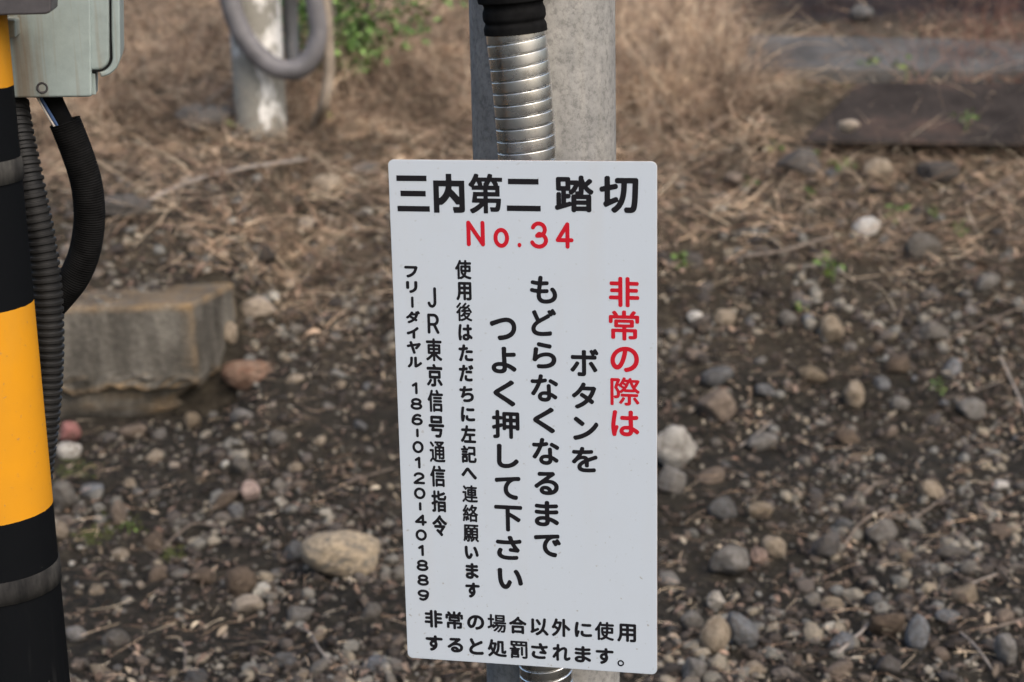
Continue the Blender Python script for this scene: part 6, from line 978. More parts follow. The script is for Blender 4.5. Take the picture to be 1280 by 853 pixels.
def rot_mats(n, flat=1.0):
    a, b, c = rng.uniform(-flat, flat, n), rng.uniform(-flat, flat, n), rng.uniform(0, 6.283, n)
    ca, sa, cb, sb, cc, sc_ = np.cos(a), np.sin(a), np.cos(b), np.sin(b), np.cos(c), np.sin(c); z, o1 = np.zeros(n), np.ones(n)
    Rx = np.stack([o1, z, z, z, ca, -sa, z, sa, ca], -1).reshape(n, 3, 3); Ry = np.stack([cb, z, sb, z, o1, z, -sb, z, cb], -1).reshape(n, 3, 3)
    Rz = np.stack([cc, -sc_, z, sc_, cc, z, z, z, o1], -1).reshape(n, 3, 3)
    return Rz @ Ry @ Rx
def scatter_pts(n, ylo, yhi, power=1.0, x0=-160, x1=1440):
    px = rng.uniform(x0, x1, n); py = yhi - (yhi - ylo) * rng.uniform(0, 1, n) ** power
    return hit(px, py)
def inblock(P):
    on_plate = (P[:, 0] > .97 + .35 * (P[:, 1] - 6.3)) & (P[:, 0] < 2.6) & (P[:, 1] > PLATE_Y[0] + .03) & (P[:, 1] < PLATE_Y[1] - .1) & (rng.uniform(0, 1, len(P)) < .93)
    dark_zone = (P[:, 0] > 1.15) & (P[:, 1] > 8.1) & (rng.uniform(0, 1, len(P)) < .8)
    return ((P[:, 0] < -.85) & (P[:, 1] > 4.84) & (P[:, 1] < 5.02 + .25 * sstep(-1.15, -.95, P[:, 0]))) | on_plate | dark_zone
PLATE_Y = (float(hit(1150, 190)[0][1]), float(hit(1150, 116)[0][1]))

# gravel too fine to count
parts_v, parts_f, off = [], [], 0
def add_gravel(n, ylo, yhi, power, smin, smax, sub, pw=2.0):
    global off
    P = scatter_pts(n, ylo, yhi, power); P = P[~inblock(P)]
    dens = .5 + .5 * vnoise(P[:, 0] * 2.3, P[:, 1] * 2.3, 21) + .5 * vnoise(P[:, 0] * 6, P[:, 1] * 6, 22)
    dens = np.where(sub == 2, np.clip((dens - .42) * 1.9, .05, 1), dens)
    keep = rng.uniform(0, 1, len(P)) < np.clip(dens * (1.0 - .35 * sstep(5.6, 6.6, P[:, 1])), .06, 1); P = P[keep]; n = len(P)
    s = smin + (smax - smin) * rng.uniform(0, 1, n) ** pw
    sc = np.stack([s, s * rng.uniform(.6, 1, n), s * rng.uniform(.45, .9, n)], -1)
    Rm = rot_mats(n, .6); which = rng.integers(0, 8, n)
    for k in range(8):
        V, Fc = rock_verts(sub, 200 + k, [.4, .7, .9, 1.0][k % 4], .12); idx = np.where(which == k)[0]
        if not len(idx): continue
        VV = np.einsum('nij,nvj->nvi', Rm[idx], V[None] * sc[idx][:, None]) + (P[idx] + np.stack([0 * s[idx], 0 * s[idx], sc[idx, 2] * .3], -1))[:, None]
        FF = Fc[None] + (np.arange(len(idx)) * len(V))[:, None, None] + off
        parts_v.append(VV.reshape(-1, 3)); parts_f.append(FF.reshape(-1, 3)); off += len(idx) * len(V)
add_gravel(15000, 280, 1000, 1.0, .003, .011, 1)
add_gravel(5200, 360, 960, 1.0, .008, .026, 2)
add_gravel(3000, 150, 430, 1.0, .006, .028, 1)
g_n = off
o = link('gravel', np_mesh('gravel', np.concatenate(parts_v), np.concatenate(parts_f), False), M_GRAVEL)
tag(o, 'fine mixed gravel and grit scattered over the dark soil', None, kind='stuff')
parts_v, parts_f, off = [], [], 0
add_gravel(15000, 200, 1000, 1.0, .004, .02, 1, 3.0)
o = link('soil_clods', np_mesh('soil_clods', np.concatenate(parts_v), np.concatenate(parts_f), False), M_CLOD)
tag(o, 'crumbs and clods of dark damp soil', None, kind='stuff')

# ================================================================== dead leaves, straw, twigs
def flakes(name, n, ylo, yhi, power, smin, smax, mat, dens_fn, lift=.004):
    P = scatter_pts(n, ylo, yhi, power); P = P[~inblock(P)]; P = P[rng.uniform(0, 1, len(P)) < dens_fn(P)]; n = len(P)
    L = smin + (smax - smin) * rng.uniform(0, 1, n) ** 2; W = L * rng.uniform(.12, .5, n); cu = rng.uniform(-.5, .9, n) * L
    base = np.array([[-1, -.2, 0], [-1, .2, 0], [-.3, -1, 1], [-.3, 1, 1], [.4, -.9, .9], [.4, .9, .9], [1, -.15, -.3], [1, .15, -.3]])
    V = np.stack([base[None, :, 0] * L[:, None] / 2, base[None, :, 1] * W[:, None] / 2, base[None, :, 2] * cu[:, None] * .35], -1)
    V = np.einsum('nij,nvj->nvi', rot_mats(n, .7), V) + P[:, None] + np.array([0, 0, lift]) + rng.uniform(0, .008, n)[:, None, None] * np.array([0, 0, 1])
    Fq = np.array([[0, 2, 3, 1], [2, 4, 5, 3], [4, 6, 7, 5]]); FF = Fq[None] + (np.arange(n) * 8)[:, None, None]
    return link(name, np_mesh(name, V.reshape(-1, 3), FF.reshape(-1, 4), False), mat)
LD = lambda P: np.clip(.24 + .8 * sstep(4.3, 5.9, P[:, 1] + .7 * vnoise(P[:, 0] * 1.7, P[:, 1] * 1.7, 31)), 0, 1)
o = flakes('leaf_litter', 60000, -60, 960, .9, .006, .034, M_LITTER, LD, .008)
tag(o, 'crumbled brown leaf litter covering the bank', None, kind='stuff')

o = flakes('dead_leaves', 3600, -60, 520, .8, .02, .07, M_DEADLEAF, lambda P: np.clip(sstep(4.9, 6.2, P[:, 1] + .6 * vnoise(P[:, 0] * 1.5, P[:, 1] * 1.5, 35)) * .9 + .04, 0, 1), .012)
tag(o, 'curled pale dead leaves and broken blades lying in the dead grass', None, kind='stuff')

def strands(n, ylo, yhi, lmin, lmax, wmin, wmax, dens_fn, rise, flat=.35, x0=-160, x1=1440, segs=5, power=1.0, pts=None, curl=.5):
    P = scatter_pts(n, ylo, yhi, power, x0, x1) if pts is None else pts; P = P[~inblock(P)]; P = P[rng.uniform(0, 1, len(P)) < dens_fn(P)]; n = len(P)
    L = lmin + (lmax - lmin) * rng.uniform(0, 1, n) ** 1.8; W = wmin + (wmax - wmin) * rng.uniform(0, 1, n) ** 2
    az = rng.uniform(0, 6.283, n); el = rng.uniform(-.05, rise, n); bend = rng.uniform(-1.6, .3, n) * curl; turn = rng.uniform(-1.2, 1.2, n)
    t = np.linspace(0, 1, segs + 1); pos = P.copy() + np.array([0, 0, 1]) * rng.uniform(0, .03, n)[:, None]; rows = []
    for k in range(segs + 1):
        e = el + bend * t[k]; a = az + turn * t[k]
        d = np.stack([np.cos(e) * np.cos(a), np.cos(e) * np.sin(a), np.sin(e)], -1)
        side = np.stack([-np.sin(a), np.cos(a), np.zeros(n)], -1); up = np.cross(side, d)
        wk = (W * (1 - .75 * t[k]))[:, None]
        rows.append(np.stack([pos + side * wk, pos - side * wk * .5 + up * wk * .8, pos - side * wk * .5 - up * wk * .8], 1))
        pos = pos + d * (L / segs)[:, None]
        gz = ground_z(pos[:, 0], pos[:, 1]) + .004; pos[:, 2] = np.maximum(pos[:, 2], gz)
    V = np.stack(rows, 1).reshape(n, -1, 3); ff = []
    for k in range(segs):
        for c in range(3): ff.append([k * 3 + c, k * 3 + (c + 1) % 3, (k + 1) * 3 + (c + 1) % 3, (k + 1) * 3 + c])
    FF = np.array(ff)[None] + (np.arange(n) * V.shape[1])[:, None, None]
    return V.reshape(-1, 3), FF.reshape(-1, 4)
GD = lambda P: np.clip(sstep(5.3, 6.5, P[:, 1] + .5 * vnoise(P[:, 0] * 1.3, P[:, 1] * 1.3, 33)) * (1 - .75 * sstep(.95, 1.5, P[:, 0]) * sstep(6.6, 7, P[:, 1])), .015, 1)
V1, F1 = strands(40000, -70, 440, .03, .3, .0008, .0026, GD, .8, power=.75)
V2, F2 = strands(6000, 200, 900, .02, .12, .0006, .0014, lambda P: .5 + .4 * sstep(4.4, 5.4, P[:, 1]), .25, segs=4)
P_POST = hit(345, 166)[0]
cen = hit(np.r_[rng.uniform(-160, 915, 190), rng.uniform(760, 905, 50)], np.r_[-60 + 230 * rng.uniform(0, 1, 190), rng.uniform(-30, 170, 50)])
pts = np.repeat(cen, 60, 0); pts = pts[~((abs(pts[:, 0] - P_POST[0]) < .3) & (pts[:, 1] < P_POST[1] + .1))]; pts[:, :2] += rng.normal(0, .09, (len(pts), 2)); pts[:, 2] = ground_z(pts[:, 0], pts[:, 1])
V3, F3 = strands(0, 0, 0, .12, .45, .001, .003, lambda P: GD(P), 1.4, segs=6, curl=1.2, pts=pts)
FF = np.concatenate([F1, F2 + len(V1), F3 + len(V1) + len(V2)])
o = link('dry_grass', np_mesh('dry_grass', np.concatenate([V1, V2, V3]), FF, True), M_STRAW)
tag(o, 'matted dead reddish-brown grass over the top of the bank', None, kind='stuff')
V, Fq = strands(420, -30, 150, .12, .5, .0012, .0028, lambda P: np.ones(len(P)), 1.5, x0=1130, x1=1340, segs=6, curl=.35)
V2, F2 = strands(120, -30, 60, .12, .4, .001, .0022, lambda P: np.ones(len(P)), 1.5, x0=760, x1=960, segs=6, curl=.5)
o = link('dry_weeds', np_mesh('dry_weeds', np.r_[V, V2], np.r_[Fq, F2 + len(V)], True), M_STALK)
tag(o, 'tangle of red-brown dead weed stalks by the slab', None, kind='stuff')

def twig(pts, r, label, group=None, name='twig', cat='twig', mat=None, lift=.006):
    """a bent dry stick lying over the ground through pixel points"""
    P = hit(np.array([p[0] for p in pts], float), np.array([p[1] for p in pts], float)); P[:, 2] += lift + r
    if len(pts) > 2: P[1:-1, 2] += .006
    r *= .72; me = sweep(name, P, lambda s, f: r * (1 + .18 * math.sin(s * 90) + .12 * math.sin(s * 37 + f)), seg=8, n=40)
    return tag(link(name, me, mat or M_TWIG), label, cat, group)
twig([(158, 272), (205, 250), (250, 232), (320, 216), (385, 205)], .011, 'long pale grey stick slanting up the bank above the concrete block', cat='stick', name='stick')
twig([(405, 622), (450, 605), (492, 590)], .0035, 'straight pale straw pointing at the left edge of the sign')
twig([(365, 785), (388, 800), (400, 820), (414, 834)], .003, 'thin crooked white root below the tan boulder')
twig([(225, 806), (232, 822), (231, 845)], .0032, 'thin pale twig curling down near the bottom left')
twig([(160, 812), (184, 830)], .0028, 'short straight twig left of the curling pale one')
twig([(205, 690), (228, 672), (248, 662), (280, 668)], .005, 'bent brown twig below the concrete footing')
twig([(1055, 688), (1075, 662), (1098, 648), (1106, 644)], .005, 'forked dry stalk standing before the rounded grey-brown stone')
twig([(1047, 822), (1075, 800), (1092, 778)], .004, 'bent tan stalk left of the blocky brown stone')
twig([(1133, 660), (1165, 640), (1190, 620)], .0035, 'straight brown twig rising from the rounded grey-brown stone')
twig([(1195, 748), (1222, 734), (1250, 722)], .0035, 'dry straw lying above crossed twigs at lower right')
twig([(1236, 706), (1256, 728), (1268, 738)], .004, 'short dark twig crossing a dry straw at lower right')
twig([(1225, 796), (1255, 790), (1290, 776)], .004, 'pale grass stem lying across the right edge')
twig([(1200, 795), (1222, 820), (1240, 842)], .0032, 'thin dark stem running down to the bottom right corner')
twig([(1080, 622), (1095, 612), (1110, 606)], .004, 'short tan stalk lying on dark soil above gravel')
twig([(905, 310 + 20), (975, 322), (1010, 312), (1040, 302)], .009, 'flattened pale stick lying below the flat white stone')
twig([(1250, 450), (1265, 485), (1282, 520)], .005, 'long brown stalk running down the right edge')
twig([(1180, 432), (1215, 418), (1282, 385)], .005, 'long dry stem slanting up to the right edge')
twig([(1205, 262), (1245, 240), (1285, 214)], .006, 'pale branch lying below the rusty plate at the right edge')
twig([(225, 156), (262, 132), (296, 104)], .009, 'straw coloured stick leaning toward the white post', cat='stick', name='stick')
twig([(925, 562), (950, 545), (965, 530)], .003, 'dark thin root curling over the smooth grey stone')
TG = 'short dry twigs scattered on the soil'
for k in range(30):
    while True:
        px, py = rng.uniform(100, 1275), rng.uniform(400, 845)
        if not (SIGNBOX[0] - 12 < px < SIGNBOX[2] + 12) and not (px < 300 and py < 545): break
    a = rng.uniform(-.9, .9); l = rng.uniform(10, 26)
    twig([(px - l * math.cos(a), py - l * math.sin(a) * .6), (px + rng.uniform(-4, 4), py + rng.uniform(-4, 4)), (px + l * math.cos(a), py + l * math.sin(a) * .6)], rng.uniform(.0008, .0017), 'short thin dry twig lying loose on the soil', TG)

# ================================================================== weeds and bush
def leaves(n, centre, spread, size, up=.3, r=None):
    r = r or rng
    base = np.array([[0, 0, 0], [.35, -.32, .06], [.35, .32, .06], [.75, -.26, .03], [.75, .26, .03], [1, 0, -.08]])
    c = r.normal(size=(n, 3)); c /= np.linalg.norm(c, axis=1)[:, None]; c *= r.uniform(.2, 1, n)[:, None] ** .5
    c = c * np.array(spread) + np.array(centre)
    s = size * r.uniform(.55, 1.2, n)
    V = np.einsum('nij,nvj->nvi', rot_mats(n, .9), base[None] * s[:, None, None]) + c[:, None]
    quads = np.array([[0, 1, 2, 2], [1, 3, 4, 2], [3, 5, 5, 4]])
    tris = np.array([[0, 1, 2], [1, 3, 4], [1, 4, 2], [3, 5, 4]])
    return V.reshape(-1, 3), (tris[None] + (np.arange(n) * 6)[:, None, None]).reshape(-1, 3)
def weed(px, py, hpx, label, n=9, leafpx=9, group=None, up=0):
    P = hit(px, py)[0] + np.array([0, 0, up]); s = 1 / pxm(P); h = hpx * s
    t = thing('weed', label, 'weed', P, 0, group)
    me = sweep('stem', [(0, 0, -.01), (h * .08, 0, h * .4), (h * .02, h * .05, h * .8)], lambda a, f: h * .03, seg=6, n=10)
    link('stem', me, M_WEED, t)
    V, Fc = leaves(n, (0, 0, h * .62), (h * .55, h * .5, h * .4), leafpx * s)
    link('foliage', np_mesh('foliage', V, Fc, False), M_WEED, t)
weed(1205, 190, 30, 'small bright green seedling growing through the rusty plate', 12, 11, up=.085)
weed(1045, 222, 26, 'bright green weed under the front edge of the rusty plate', 12)
weed(1020, 212, 22, 'pale green weed left of the plate edge weed', 8)
weed(1060, 214, 20, 'dark green sprig just right of the plate edge weed', 8)
weed(1087, 98, 26, 'yellow-green weed before the concrete slab', 14, 10)
weed(1130, 108, 34, 'spreading green weed between slab and rusty plate', 18, 11)
weed(968, 192, 18, 'tiny green sprout left of the rusty plate', 8, 8)
weed(935, 238, 20, 'small green sprout right of the sign top corner', 8, 9)
weed(855, 338, 22, 'low light green tuft close beside the sign', 12, 10)
weed(1040, 352, 34, 'dull green weed with drooping leaves below the flat white stone', 9, 16)
weed(1118, 278, 22, 'dull green leaf tuft right of the flat white stone', 9, 12)
weed(1168, 276, 22, 'yellow-green sprout above the rough angular grey stone', 8, 9)
weed(1200, 300, 26, 'slender green sprout right of the rough angular grey stone', 8, 9)
weed(1175, 498, 26, 'feathery green sprig beside the weathered grey stone', 14, 7)
weed(1008, 396, 18, 'single yellow-green sprout near the half tan stone', 5, 11)
weed(405, 158, 22, 'green tuft at the foot of the white post', 12, 9)
weed(288, 168, 18, 'small green sprig left of the white post', 9, 9)
weed(160, 668, 20, 'mossy green sprig below the concrete footing', 10, 7)
weed(1010, 250, 16, 'tiny yellow-green sprout in litter below the plate', 6, 8)
# moss patches
Pm = np.concatenate([hit(rng.normal(a, c, 90), rng.normal(b, d, 90)) for a, b, c, d in [(95, 588, 12, 7), (150, 655, 16, 8), (112, 668, 10, 6), (215, 690, 8, 5), (1060, 100, 30, 5)]])
V, Fc = ICO[1]; n = len(Pm); sc = rng.uniform(.003, .009, n)
VV = V[None] * sc[:, None, None] * np.array([1, 1, .6]) + Pm[:, None]
o = link('moss', np_mesh('moss', VV.reshape(-1, 3), (Fc[None] + (np.arange(n) * len(V))[:, None, None]).reshape(-1, 3), True), M_MOSS)
tag(o, 'small cushions of green moss on damp soil', None, kind='stuff')

# bush behind the posts
P = hit(432, 116)[0]; P = np.array([P[0], P[1] + .1, float(ground_z(P[0], P[1] + .1))])
t = thing('bush', 'leafy green bush growing behind the hanging hoses', 'bush', P)
Vs, Fs, of = [], [], 0
for k in range(46):
    a = rng.uniform(0, 6.28); r_ = rng.uniform(.02, .5)
    c = (math.cos(a) * r_, math.sin(a) * r_ * .7, rng.uniform(.08, .8) * (1 - .35 * r_))
    V, Fc = leaves(66, c, (.12, .1, .1), .038); Vs.append(V); Fs.append(Fc + of); of += len(V)
link('foliage', np_mesh('foliage', np.concatenate(Vs), np.concatenate(Fs), False), M_BUSH, t)
for k in range(7):
    a = k * .9; me = sweep('stem', [(0, 0, -.03), (math.cos(a) * .12, math.sin(a) * .1, .25), (math.cos(a) * .3, math.sin(a) * .2, .6)], lambda s, f: .006, seg=6, n=12)
    link('stem', me, M_TWIG, t)

# ================================================================== concrete block at left
bt = float(at(235, 380, 4.9)[2])
fr, br = at(239, 381, 4.9), at(294, 358, 5.2)
t = thing('concrete_block', 'weathered concrete block with rust-stained top edge on a rough footing, behind the striped pole', 'concrete block', (fr.x - .4, 4.95, bt))
bm = bmesh.new()
zb = float(at(245, 484, 4.9)[2]) - bt
pts = [(-.45, -.1, zb), (.4, -.05, zb), (.4 + br.x - fr.x, .26, zb), (.2, .24, zb), (-.45, .07, zb)]
prism(bm, pts, (0, 0, -zb), .014, 2)
bmesh.ops.subdivide_edges(bm, edges=[e for e in bm.edges if e.calc_length() > .1], cuts=22, use_grid_fill=True)
me = bm_mesh('slab', bm); co = np.array([v.co[:] for v in me.vertices])
dz = .006 * n3(co, 9, 3) + .01 * np.clip((-co[:, 2] + zb + .06) / .06, -1, 0) * 0
low = sstep(zb + .07, zb, co[:, 2]); co[:, 2] += low * .03 * n3(co, 17, 5); co[:, 1] += low * .03 * n3(co, 30, 8) + dz; co[:, 0] += dz
me.vertices.foreach_set('co', co.astype(np.float32).ravel()); me.update()
link('slab', me, M_CONC, t)
sv, sf, so_ = [], [], 0
for k in range(90):
    V, Fc = rock_verts(1, 300 + k % 6, .9, .12); u = rng.uniform(); x = -.45 + .62 * rng.uniform(); y = -.08 + (.13 + .13 * u) * rng.uniform() ** .6; s_ = rng.uniform(.003, .013)
    V = V * s_ * np.array([1, .8, .6]) + np.array([x, y, -0.002 + s_ * .3]); sv.append(V); sf.append(Fc + so_); so_ += len(V)
spill = link('gravel', np_mesh('gravel', np.concatenate(sv), np.concatenate(sf)), M_GRAVEL); spill.location = t.location
tag(spill, 'grit and small chips spilled over the top of the concrete block', None, kind='stuff')
V, Fc = rock_verts(4, 77, .9, .06)
me = np_mesh('footing', V * np.array([.52, .17, .12]) + np.array([-.12, .11, zb - .055]), Fc)
link('footing', me, M_CONC, t)

# ================================================================== white post with its hoses
P = hit(327, 166)[0]; PY = P[1] + .07; gz = float(ground_z(P[0], PY)); wr = 32 / pxm((P[0], PY, gz))
c0 = at(327, 160, PY)
o = link('white_post', lathe('white_post', [(0, -.3), (wr * 1.02, -.3), (wr, 0), (wr * .985, .5), (wr * .96, 1.4), (wr * .9, 1.42), (0, 1.42)], 40), M_POST)
o.location = (c0.x, PY, gz); tag(o, 'round concrete post in peeling white paint standing on the bank', 'post')
def hose(name, pix, dpx, Y, mat, label, rib=0, pitch=.012):
    Pw = [at(x, y, Y + (e[0] if e else 0)) for x, y, *e in pix]; r_ = dpx / 2 / pxm(Pw[len(Pw) // 2])
    me = sweep(name, Pw, lambda s, f: r_ * (1 + rib * math.sin(s / pitch * 6.283)), seg=20, n=300)
    return tag(link(name, me, mat), label, 'hose')
HY = PY - wr - .06
hose('hose', [(284, -160), (284, -60), (288, 0), (297, 30), (313, 58), (336, 80), (360, 88), (380, 82), (393, 64), (399, 38), (394, 0), (386, -40), (380, -160)], 25.5, HY, M_GHOSE, 'thick grey hose hanging in a loop before the white post', .03)
hose('hose', [(361, -160, .25), (362, -20, .25), (364, 40, .25), (366, 78, .2), (372, 100, .2)], 19, HY, M_DHOSE, 'dark grey hose hanging straight behind the grey loop')
gp = hit(392, 168)[0]; dY = gp[1] - HY
hose('hose', [(396, -160), (400, -40), (407, 10), (411, 50), (411, 95), (405, 130), (397, 152, dY * .6), (391, 172, dY)], 14, HY, M_THOSE, 'thin tan hose hanging down to the grass right of the grey loop')

# ================================================================== slab, rusty plate
def ground_prism(name, pix, thick, mat, label, cat, lift=.0, bev=.006):
    Pw = hit(np.array([p[0] for p in pix], float), np.array([p[1] for p in pix], float))
    lv = Pw[:, 2].mean() if name == 'steel_plate' else 0
    A = np.c_[Pw[:, 0], Pw[:, 1], np.ones(len(Pw))]; k, *_ = np.linalg.lstsq(A, Pw[:, 2], rcond=None); zz = A @ k + lift
    bm = bmesh.new(); prism(bm, [(x, y, z) for (x, y, _), z in zip(Pw, zz)], (0, 0, -thick), bev)
    return tag(link(name, bm_mesh(name, bm), mat), label, cat)
ground_prism('concrete_slab', [(922, 96), (1420, 108), (1420, 64), (935, 60)], .16, M_SLAB, 'long grey concrete slab lying across the top of the bank', 'slab', .05, .012)
plate = ground_prism('steel_plate', [(1003, 205), (1345, 207), (1345, 131), (1072, 128)], .014, M_PLATE, 'dark rusty steel plate lying on the bank below the slab', 'steel plate', .085, .003)
pz = max(v.co.z for v in plate.data.vertices); rv = ray(1061, 164)[0]; py_ = rv[1] * (pz - CAM[2]) / rv[2]
st(1061, 158, 28, 18, 'cream', 'small cream stone lying on the left part of the rusty plate', ang=.3, base=float(py_))

# ================================================================== utility pole, steel conduit, sign
YAW = -0.206584
SX, SY, SZ = 0.01332, 1.81965, 0.94009
pc = at(679, 100, 2.02)
o = link('utility_pole', lathe('utility_pole', [(0, -.4), (.0875, -.4), (.0875, 0), (.0868, 1.2), (.086, 2.8), (.08, 2.82), (0, 2.82)], 64), M_POLE)
o.location = (pc.x, 2.02, 0); tag(o, 'mottled grey round pole standing behind the white sign', 'pole')

t = thing('steel_conduit', 'silver spiral-wound flexible conduit strapped along the grey pole', 'conduit', (0, 0, 0))
pA, pB, pC, pD = at(639, -260, 1.90), at(643, 20, 1.90), at(659, 195, 1.905), at(683, 845, 1.925)
low_end = Vector((pD.x + .03, 1.94, -.05))
def helix(s, f):
    k = (s / .0137 - f / 6.2832) % 1.0
    prof = 1 - .13 * max(0, 1 - abs(k - .5) / .075) ** .6 + .008 * math.sin(((k - .5) % 1.0) * 3.1416) ** .5
    return .0335 * prof
path = [pB + (pC - pB) * .10, pC, pC + (pD - pC) * .5, pD, low_end]
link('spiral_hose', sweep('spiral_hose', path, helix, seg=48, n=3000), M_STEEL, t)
dv = (pB - pC).normalized(); p0 = pB + (pC - pB) * .115
def sleeve(s, f):
    base = .0355 + .0007 * math.sin(f)
    for q_, wd in ((.012, .003), (.030, .004)): base -= .0022 * math.exp(-((s - q_) / wd) ** 2)
    return base + (.004 if s > .034 else 0) - .012 * max(0, (s - .34) / .02)
link('rubber_sleeve', sweep('rubber_sleeve', [p0, p0 + dv * .1, p0 + dv * .24, p0 + dv * .36], sleeve, seg=40, n=260), M_RUBBER, t)

sign = thing('warning_sign', 'white rectangular sign with black and red Japanese lettering about an emergency button, number 34', 'sign', (SX, SY, SZ), YAW)
bm = bmesh.new(); pts = []
for cx, cz, a0 in ((.15, .3, 0), (-.15, .3, 90), (-.15, -.3, 180), (.15, -.3, 270)):
    rr = .0065
    for k in range(7):
        a = R(a0 + k * 15); pts.append(Vector((cx - math.copysign(rr, cx) + rr * math.cos(a), 0, cz - math.copysign(rr, cz) + rr * math.sin(a))))
prism(bm, pts, (0, .003, 0), .0006, 2)
me = bm_mesh('plate', bm); me.materials.append(M_SIGN); me.materials.append(M_EDGE)
for p in me.polygons: p.material_index = 0 if p.normal.y < -.9 else 1
o = bpy.data.objects.new('plate', me); COL.objects.link(o); o.parent = sign
for z in (.2, -.2):
    bm = bmesh.new(); prism(bm, [(.03, .0045, z - .015), (.07, .0045, z - .015), (.07, .0045, z + .015), (.03, .0045, z + .015)], (0, .13, 0), .001)
    link('bracket', bm_mesh('bracket', bm), M_STRAP, sign)
def lettering(name, key, mat):
    raw = np.array(GLYPHS[key], int); p = 1
    cu = bpy.data.curves.new(name, 'CURVE'); cu.dimensions = '2D'; cu.fill_mode = 'BOTH'; cu.extrude = .00015
    for _ in range(raw[0]):
        cx, cy, nl = raw[p:p + 3]; p += 3
        for _ in range(nl):
            k = raw[p]; p += 1; q_ = np.cumsum(raw[p:p + 2 * k].reshape(-1, 2), 0); p += 2 * k
            sp = cu.splines.new('POLY'); sp.points.add(k - 1); sp.use_cyclic_u = True
            co = np.zeros((k, 4)); co[:, 0] = (q_[:, 0] + cx) / 20000; co[:, 1] = (q_[:, 1] + cy) / 20000; co[:, 3] = 1
            sp.points.foreach_set('co', co.astype(np.float32).ravel())
    co_ = bpy.data.objects.new(name, cu); COL.objects.link(co_); bpy.context.view_layer.update()
    me = bpy.data.meshes.new_from_object(co_.evaluated_get(bpy.context.evaluated_depsgraph_get())); bpy.data.objects.remove(co_); bpy.data.curves.remove(cu)
    co = np.empty(len(me.vertices) * 3, np.float32); me.vertices.foreach_get('co', co); co = co.reshape(-1, 3)
    me.vertices.foreach_set('co', np.stack([co[:, 0], -co[:, 2] - .0001, co[:, 1]], -1).ravel()); me.update(); me.name = name
    me.materials.clear()
    return link(name, me, mat, sign)
for key, mat in (('title', M_BLK), ('number', M_RED), ('emergency', M_RED), ('button', M_BLK), ('until', M_BLK), ('push', M_BLK), ('use', M_BLK), ('control', M_BLK), ('dial', M_BLK), ('penalty', M_BLK)):
    lettering('lettering', key, mat)

# ================================================================== striped pole
LY, LR = 1.75, .068
e = at(45.4, 450, LY); lx = e.x - LR * .985
def edge_z(py): return float(at(11.5 + (py - 110) * .0996, py, LY)[2])
zb_ = [edge_z(632), edge_z(378), edge_z(108)]
M_STRIPE = striped(zb_)
o = link('striped_pole', lathe('striped_pole', [(0, -.3), (LR, -.3), (LR, .4), (LR, .9), (LR, 1.6), (LR, 2.5), (LR * .9, 2.53), (0, 2.535)], 72), M_STRIPE)
o.location = (lx, LY, 0); tag(o, 'round pole painted in black and yellow bands at the left edge', 'pole')
pole = o
for a, b in ((197, 226), (701, 729)):
    z0, z1 = edge_z(b), edge_z(a)
    link('steel_strap', lathe('steel_strap', [(LR * .99, z0), (LR + .0016, z0 + .0004), (LR + .002, (z0 + z1) / 2), (LR + .0016, z1 - .0004), (LR * .99, z1)], 72), M_STRAP, pole)

# ================================================================== junction box behind the striped pole
BY = 1.86
box = thing('junction_box', 'grey-green metal junction box with rust runs mounted behind the striped pole', 'junction box', (0, 0, 0))
BD = (at(124, 100, BY + .16) - at(115, 100, BY)) / .16
def px_prism(bm, pix, Y0, depth, bev=.002, segs=3): prism(bm, [at(x, y, Y0) for x, y in pix], (BD.x * depth, depth, 0), bev, segs)
def arc(cx, cy, r_, a0, a1, n=8): return [(cx + r_ * math.cos(R(a0 + (a1 - a0) * k / n)), cy + r_ * math.sin(R(a0 + (a1 - a0) * k / n))) for k in range(n + 1)]
bm = bmesh.new(); px_prism(bm, [(-70, -230), (110, -230), (115, 119), (113, 121.5), (-70, 124)], BY, .16, .0025)
link('body', bm_mesh('body', bm), M_BOX, box)
bm = bmesh.new(); px_prism(bm, [(108, -229), (134, -229)] + [(137, 40)] + arc(121, 72, 16, 0, 90) + [(108, 88)], BY + .004, .15, .003)
link('neck', bm_mesh('neck', bm), M_BOX, box)
bm = bmesh.new(); px_prism(bm, [(108.5, -228), (137, -228), (138.8, 40)] + arc(121.5, 72, 18.2, 0, 90) + [(108.5, 90.2)], BY + .007, .142, .001)
link('gasket', bm_mesh('gasket', bm), M_GASK, box)
bm = bmesh.new(); outer = [(147, -228), (150, 30)] + arc(124, 70, 26.5, 0, 85, 12); inner = ([(138.4, -228), (139.3, 40)] + arc(121.5, 72, 19, 0, 82, 10))[::-1]
px_prism(bm, outer + inner, BY + .001, .156, .002)
link('lid', bm_mesh('lid', bm), M_BOX, box)
bm = bmesh.new(); px_prism(bm, [(112, 92), (119, 92), (120, 118.5), (112, 119)], BY + .01, .05, .0008)
link('hinge_tab', bm_mesh('hinge_tab', bm), M_BOX, box)
scr = lathe('screw', [(0, -.001), (.0035, -.001), (.0042, .0004), (.0062, .0012), (.0066, -.001)], 24)
o = link('screw', scr, M_BRACKET, box); o.location = at(53, 110, BY) + Vector((0, 0, 0)); o.rotation_euler = (R(90), 0, 0)
bm = bmesh.new(); px_prism(bm, [(-60, -26), (64, -30), (64, 15), (58, 18), (-60, 21)], 1.70, .10, .002)
link('mounting_bracket', bm_mesh('mounting_bracket', bm), M_BRACKET, box)
bm = bmesh.new(); px_prism(bm, [(4, 24), (19, 25), (20, 47), (5, 48)], 1.805, .055, .002)
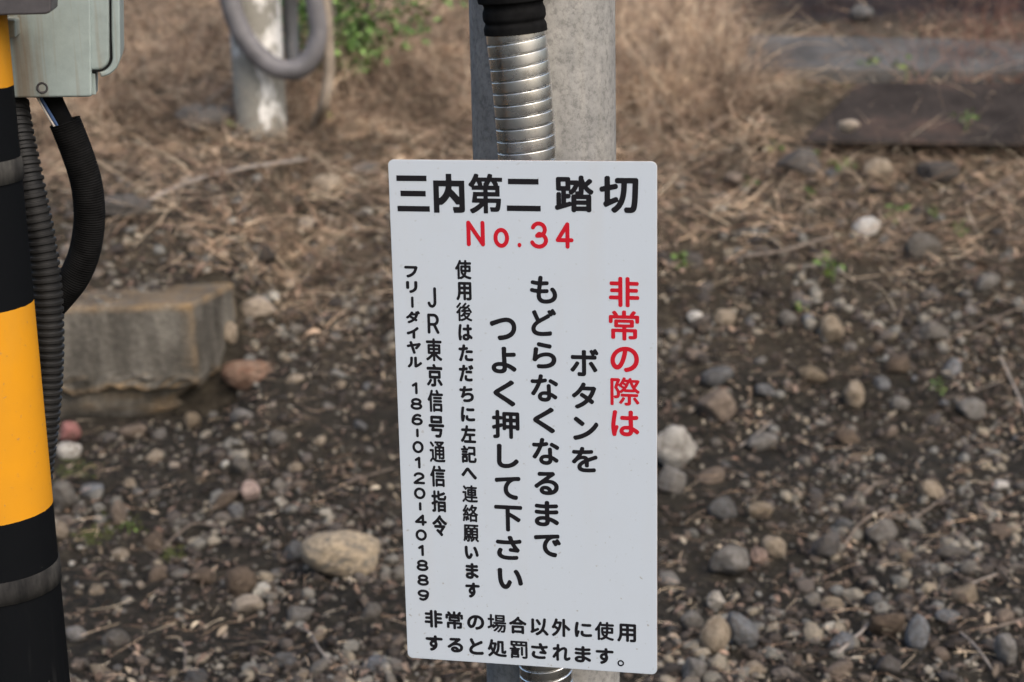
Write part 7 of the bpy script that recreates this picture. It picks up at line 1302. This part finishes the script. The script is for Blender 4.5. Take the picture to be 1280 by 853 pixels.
link('nut', bm_mesh('nut', bm), M_BOX, box)

# ribbed conduit and cut cable hose under the box
cp = [(16, 128), (22, 165), (37, 235), (50, 300), (58, 360), (60.5, 420), (59, 475), (55, 525), (49, 575), (43, 630), (38, 720)]
Pw = [at(x, y, 1.865 + (.0 if y > 200 else .03 * (200 - y) / 80)) for x, y in cp]
t = thing('ribbed_conduit', 'black ribbed plastic conduit running from the junction box down behind the striped pole', 'conduit')
def ribs(s, f):
    k = (s / .0088) % 1.0; return .0158 + .0022 * min(1, max(0, 1.9 * math.sin(k * 6.283) + .6))
link('ribbed_pipe', sweep('ribbed_pipe', Pw, ribs, seg=36, n=1400), M_PIPE, t)
link('cable', sweep('cable', [at(20, 100, 1.905), at(20, 128, 1.9), at(24, 150, 1.885)], lambda s, f: .0115, seg=20, n=20), M_RUBBER, t)

t = thing('cable_hose', 'open-ended black hose curving out from under the junction box with loose wires', 'hose')
hp = [(81, 152), (96, 190), (107, 225), (111.5, 258), (111, 285), (105, 318), (93, 346), (78, 366), (62, 384), (50, 398)]
Pw = [at(x, y, 1.90 + .03 * k / 9) for k, (x, y) in enumerate(hp)]
link('outer_hose', sweep('outer_hose', Pw, lambda s, f: .0178 + .0003 * math.sin(s / .0028 * 6.283), seg=36, n=900, caps=False), M_RUBBER, t)
link('inner_hose_wall', sweep('inner_hose_wall', Pw[:6], lambda s, f: .0163, seg=32, n=80, caps=False), M_GASK, t)
link('cable', sweep('cable', [at(60, 100, 1.90), at(64, 122, 1.90), at(74, 145, 1.90), at(86, 168, 1.903), at(98, 196, 1.906)], lambda s, f: .0122, seg=24, n=60), M_RUBBER, t)
link('wire', sweep('wire', [at(46, 112, 1.888), at(53, 126, 1.886), at(66, 148, 1.888), at(80, 170, 1.893)], lambda s, f: .0019, seg=10, n=40), M_BLUE, t)
link('wire', sweep('wire', [at(42, 112, 1.886), at(50, 128, 1.884), at(64, 152, 1.886), at(78, 174, 1.893)], lambda s, f: .0013, seg=10, n=40), M_WHITE, t)
